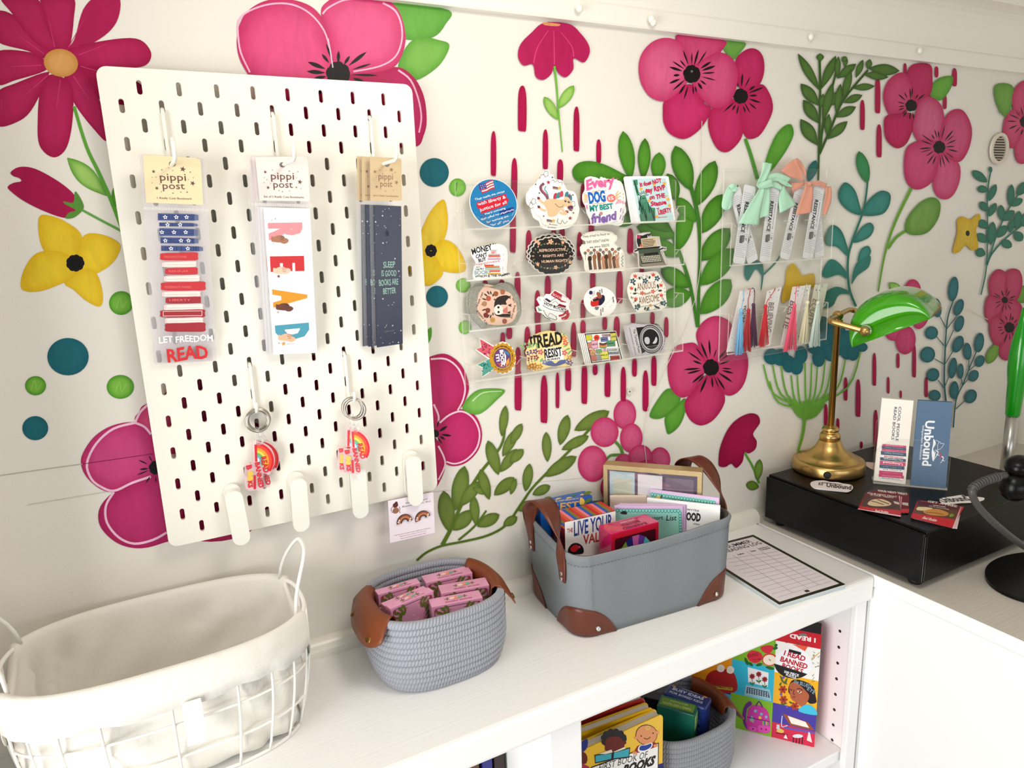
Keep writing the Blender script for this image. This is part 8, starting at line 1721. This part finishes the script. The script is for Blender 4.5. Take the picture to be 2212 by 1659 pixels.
lines(m, F, .0006, ink((244, 232, 230), .35), [('I READ', 2066, 112, 1848, 72, 40)], bold=.04); fill(m, F, (120, 110, 104), .0006, (1920, 88), (1990, 92), (1985, 72), (1935, 70), k=2)
# portrait square
fill(m, F, (40, 30, 36), .0003, (1835, 560), (1860, 470), (1930, 460), (2040, 510), (2065, 600), (2070, 650), (2020, 660), (1990, 640), (1900, 620), k=3); fill(m, F, (176, 96, 66), .0004, (1845, 500), (1900, 480), (1990, 560), (2010, 600), (1990, 650), (1960, 690), (1900, 650), (1860, 620), (1850, 580), k=3); fill(m, F, (70, 190, 220), .0005, (1925, 725), (1950, 680), (2000, 665), (2050, 690), (2074, 755), k=3)
fill(m, F, (250, 246, 240), .0006, (1908, 548), (1950, 560), (1930, 572)); dot(m, F, 1930, 560, 7, (30, 20, 24), .0007); stro(m, F, (60, 30, 26), .0006, 6, (1905, 536), (1930, 532), (1955, 546)); stro(m, F, (60, 30, 26), .0006, 5, (1885, 540), (1878, 575), (1892, 582)); fill(m, F, (150, 50, 66), .0006, (1862, 596), (1900, 600), (1885, 612)); stro(m, F, (60, 30, 26), .0006, 5, (1848, 535), (1862, 545), (1870, 540))
lines(m, F, .0007, ink((140, 176, 196)), [('the BLUEST', 1880, 480, 2030, 535, 36), ('EYE', 1990, 540, 2050, 580, 36)], bold=.01)
for (x, y) in ((1790, 540), (1795, 625), (1890, 680)): bloom(m, F, x, y, 36, (170, 60, 40), .0004, 6, (110, 30, 30))
for (x, y) in ((1795, 440), (1775, 580), (1825, 685)): dot(m, F, x, y, 11, (110, 90, 170), .0004)
for (a, b) in (((1765, 420), (1790, 470)), ((1800, 500), (1830, 440)), ((1755, 670), (1830, 655)), ((1770, 460), (1830, 500)), ((1840, 640), (1870, 660)), ((1760, 510), (1780, 480))): twig(m, F, a, b, 16, (80, 100, 40), .0004)
# drawing table square
fill(m, F, (150, 78, 50), .0003, (1785, 740), (2000, 815), (2058, 885), (1850, 840)); fill(m, F, (244, 232, 222), .0004, (1830, 760), (1980, 812), (2010, 862), (1860, 825)); lines(m, F, .0005, ink((150, 60, 50)), [('MAUS', 1862, 808, 1972, 835, 36)], bold=.0)
stro(m, F, (200, 206, 226), .0004, 8, (1785, 760), (1780, 850), (1830, 840)); fill(m, F, (80, 90, 190), .0004, (1800, 850), (2060, 900), (2060, 912), (1800, 866)); fill(m, F, (236, 220, 214), .0005, (2005, 895), (2016, 900), (2035, 985), (1990, 965)); dot(m, F, 1915, 930, 44, (214, 220, 226), .0005, 16)
for x in (1880, 1905, 1930, 1955): stro(m, F, (40, 20, 30), .0004, 8, (x, 940), (x - 4, 1000))
fill(m, F, (226, 190, 90), .0005, (1735, 890), (1760, 865), (1800, 885), (1785, 905), k=2); fill(m, F, (196, 206, 210), .0005, (1735, 870), (1765, 875), (1762, 835), (1738, 832)); stro(m, F, (110, 20, 40), .0004, 7, (1735, 905), (1830, 920)); fill(m, F, (240, 236, 232), .0005, (1795, 945), (1815, 915), (1830, 955))
m.build('front_print', t)
m = MB(); m.box((0.001, PH_ + .0001, -PDp + .001), (PW_ - .001, PH_ + .0022, -.001), ink((24, 22, 24))); m.build('hang_strip', t)

# second rope basket and its contents
t, zr = rope_basket('mid grey rope basket with a brown leather end on the lower shelf', Matrix.Translation((0.735, -0.126, SZ + .0004)), 0.097, 0.080, 13, ROPED)
rim_flap(t, 0.0916, 0.0746, zr, 1)
def shelfbox(name, label, fl, fr, zt, d, h, mt, cat='box', bev=.001):
    M, w = boxframe(fl, fr, zt); t = thing(name, label, cat, M); m = MB(); m.box((0, -h, -d), (w, 0, 0), mt); m.build('carton', t, bevel=bev); return t, M, w
NVY = mat('navy_tin', (24, 44, 110), .3); t, M, w = shelfbox('tin_box', 'navy blue hinged tin with white lettering in the shelf basket', (0.716, -0.112), (0.750, -0.176), -.205, .030, .112, NVY, 'tin', .004)
m = MB(); m.box((-.0015, -.012, -.0315), (w + .0015, .0012, .0015), NVY); m.build('lid', t, bevel=.004)
WT = ink((206, 214, 232)); FTp = Face(M @ Matrix.Translation((0, .0014, 0)) @ frame((0, 0, 0), (1, 0, 0), (0, 0, -1)), 1230, 1350, 3.881); m = MB(); m.T = Matrix.Translation((0, .0014, 0)) @ frame((0, 0, 0), (1, 0, 0), (0, 0, -1))
text(m, 'BUSY IDEAS', (w * .12, .016), (w * .88, .016), .008, WT, .0003, bold=.03); text(m, 'FOR BORED KIDS', (w * .10, .006), (w * .90, .006), .0065, WT, .0003, bold=.02); text(m, 'ADVENTUROUS', (w * .3, .0262), (w * .7, .0262), .0022, WT, .0003)
for x in (.12, .88):
    for r, c in ((.004, (220, 110, 80)), (.0028, (236, 180, 80)), (.0016, (90, 170, 190))): m.flat([(w * x + r * math.cos(PI * i / 8), .024 + r * math.sin(PI * i / 8)) for i in range(9)], .0003 + (.004 - r) * .02, ink(c))
m.build('lid_print', t)
m = MB(); text(m, 'BUSY IDEAS', (w * .1, -.034), (w * .9, -.034), .009, ink((90, 110, 170)), .0004, bold=.02); text(m, 'FOR BORED KIDS', (w * .1, -.047), (w * .9, -.047), .0075, ink((90, 110, 170)), .0004, bold=.02); m.build('front_print', t)
GRC = mat('deep_green_carton', (14, 96, 76), .35); t, M, w = shelfbox('puzzle_box', 'small green puzzle box with a lime label lying tilted in the shelf basket', (0.6855, -0.130), (0.722, -0.181), -.205, .032, .085, GRC)
m = MB(); m.T = frame((w, 0, -.032), (-1, 0, 0), (0, 0, 1)); LM = ink((110, 150, 50)); m.flat([(w * .05, .006), (w * .95, .006), (w * .95, .026), (w * .05, .026)], .0003, LM); text(m, 'THREE-TOED SLOTH', (w * .12, .017), (w * .88, .017), .006, ink((206, 214, 140)), .0005, bold=.02); text(m, 'MINI PUZZLE', (w * .25, .009), (w * .72, .009), .0045, ink((206, 214, 140)), .0005, bold=.01); m.build('top_print', t)
m = MB(); m.T = frame((w, 0, 0), (0, 0, -1), (0, 1, 0)); m.flat([(.003, -.034), (.029, -.034), (.029, -.006), (.003, -.006)], .0003, ink((150, 190, 120))); 
for i in range(6): m.flat([(.012, -.010 - .004 * i), (.027, -.010 - .004 * i), (.027, -.009 - .004 * i), (.012, -.009 - .004 * i)], .0004, ink((60, 110, 70)))
m.build('side_label', t)
shelfbox('puzzle_box', 'dark box deep in the shelf basket behind the green one', (0.690, -0.090), (0.715, -0.122), -.215, .022, .10, mat('near_black_carton', (22, 24, 34), .4))
shelfbox('puzzle_box', 'dark brown box low at the front of the shelf basket', (0.744, -0.168), (0.786, -0.150), -.262, .026, .06, mat('dark_brown_carton', (44, 32, 26), .4))

# board books in front
YEL_ = mat('yellow_board_cover', (240, 190, 20), .3, coat=.3)
BKM = frame((0.455, -0.2045, SZ + .0004), (1, 0.012, 0), (0, 0, 1)); BWd, BHt = 0.183, 0.191
t = thing('board_book', 'yellow board book with two cartoon babies on the cover, front of the shelf books', 'book', BKM, 'board books on the lower shelf')
m = MB(); m.prism(rrect(0, 0, BWd, BHt, .008), -.0022, 0, YEL_); m.build('cover', t)
m = MB(); m.prism(rrect(.0015, .001, BWd - .002, BHt - .002, .007), -.0145, -.0024, mat('board_pages', (228, 220, 206), .5)); m.build('page_block', t)
m = MB(); m.prism(rrect(0, 0, BWd, BHt, .008), -.0170, -.0147, YEL_); m.build('back_cover', t)
F = Face(BKM, 1230, 1350, 3.881); m = MB(); K = (26, 20, 20)
fill(m, F, (40, 30, 110), .0002, (740, 1170), (790, 1155), (790, 1260), (740, 1260)) 
fill(m, F, K, .0002, (180, 1190), (750, 985), (745, 1300), (180, 1300)); fill(m, F, (246, 244, 240), .0003, (186, 1198), (742, 995), (738, 1300), (186, 1300))
lines(m, F, .0004, ink(K), [('FIRST BOOK OF', 245, 1225, 650, 1110, 56)], bold=.0); lines(m, F, .0004, ink(K), [('BOOKS', 440, 1255, 715, 1165, 70)], bold=.06, shear=.2)
# reader with curly hair
for i in range(12): a = i * .55; dot(m, F, 370 + 82 * math.cos(a), 955 + 62 * math.sin(a), 28, K, .0004)
dot(m, F, 370, 960, 84, K, .0004, 66); fill(m, F, (104, 26, 18), .0005, (300, 1010), (305, 960), (350, 935), (420, 940), (455, 985), (450, 1035), (360, 1060), (300, 1050), k=3); dot(m, F, 462, 985, 14, (104, 26, 18), .0005)
dot(m, F, 340, 1005, 5, K, .0006); dot(m, F, 410, 1000, 5, K, .0006); stro(m, F, (60, 10, 10), .0006, 4, (365, 1025), (378, 1030), (392, 1024))
fill(m, F, K, .0006, (208, 1088), (360, 1062), (508, 1025), (500, 1110), (355, 1130), (215, 1160)); fill(m, F, (60, 170, 186), .0007, (216, 1094), (352, 1075), (348, 1120), (218, 1150)); fill(m, F, (60, 170, 186), .0007, (372, 1070), (500, 1034), (494, 1100), (368, 1116)); fill(m, F, (240, 226, 200), .0008, (240, 1078), (350, 1042), (360, 1066), (300, 1080)); fill(m, F, (240, 226, 200), .0008, (366, 1062), (460, 1020), (470, 1034), (380, 1064))
# baby with one curl
dot(m, F, 645, 920, 92, K, .0004, 86); dot(m, F, 645, 920, 87, (226, 150, 100), .0005, 81); dot(m, F, 556, 945, 14, (226, 150, 100), .0005); dot(m, F, 738, 898, 14, (226, 150, 100), .0005); m.flat(F.ps(*ribbon([(650, 850), (665, 845), (668, 870), (645, 872), (640, 850)], 7)), .0007, ink((240, 200, 100))); dot(m, F, 600, 930, 6, K, .0006); dot(m, F, 700, 905, 6, K, .0006); stro(m, F, K, .0006, 6, (622, 945), (650, 956), (678, 938))
fill(m, F, (150, 30, 30), .00045, (545, 1065), (570, 1015), (620, 1000), (700, 975), (735, 1010), (700, 1030), (580, 1070), k=2); fill(m, F, (246, 240, 236), .0006, (575, 1060), (585, 1010), (640, 1000), (690, 985), (690, 1020), (640, 1060), k=3); fill(m, F, (30, 60, 150), .0007, (585, 1045), (595, 1012), (640, 1006), (682, 992), (680, 1020), (630, 1050), k=3); dot(m, F, 545, 1070, 20, (226, 150, 100), .0008, 13); dot(m, F, 720, 1010, 18, (226, 150, 100), .0008, 13)
# girl with a blue bow, cut by the spine side
fill(m, F, (28, 40, 120), .0004, (70, 1060), (95, 985), (150, 950), (150, 1020), (120, 1060), (70, 1075), k=2); fill(m, F, (104, 26, 18), .0004, (60, 1160), (75, 1080), (120, 1065), (148, 1100), (140, 1160), k=2); fill(m, F, (170, 40, 80), .0004, (60, 1165), (110, 1160), (160, 1185), (180, 1210), (60, 1230))
m.build('cover_print', t)
for i, (c, dz, r, lab) in enumerate((((226, 176, 18), .002, .06, 'yellow board book directly behind the front one'), ((170, 40, 36), .006, .10, 'red board book behind the yellow ones on the lower shelf'), ((96, 44, 30), .012, .15, 'brown board book at the back of the shelf book row'))):
    Mq = Matrix.Translation((0.632, -0.186 + .0195 * i, SZ + .0004)) @ Matrix.Rotation(-r, 4, 'Z') @ frame((-.176, 0, 0), (1, 0, 0), (0, 0, 1)); hh = .193 + dz
    t = thing('board_book', lab, 'book', Mq, 'board books on the lower shelf'); cm = mat('board_cover_%d' % i, c, .3, coat=.3)
    m = MB(); m.prism(rrect(0, 0, .176, hh, .008), -.002, 0, cm); m.build('cover', t)
    m = MB(); m.prism(rrect(.001, .001, .174, hh - .002, .007), -.0128, -.0022, mat('board_pages', (228, 220, 206), .5)); m.build('page_block', t)
    m = MB(); m.prism(rrect(0, 0, .176, hh, .008), -.015, -.013, cm); m.build('back_cover', t)
# dark books in the left bay
for i, (x, c, hh, lab) in enumerate(((0.350, (88, 60, 34), .170, 'brown book spine just visible in the left bay, leftmost of three'), (0.372, (40, 40, 120), .165, 'indigo book spine in the left bay, middle of three'), (0.392, (40, 26, 22), .160, 'very dark book spine in the left bay beside the divider'))):
    t = thing('book', lab, 'book', Matrix.Translation((x, -0.105, SZ + .0004)), 'books in the left bay'); cm = mat('book_cloth_%d' % i, c, .5)
    m = MB(); m.box((0, 0, 0), (.0165, .088, hh), cm); m.build('cover', t, bevel=.001)
    m = MB(); m.box((.002, .002, hh + .0001), (.0145, .087, hh + .0012), PWHT); m.build('page_edges', t)
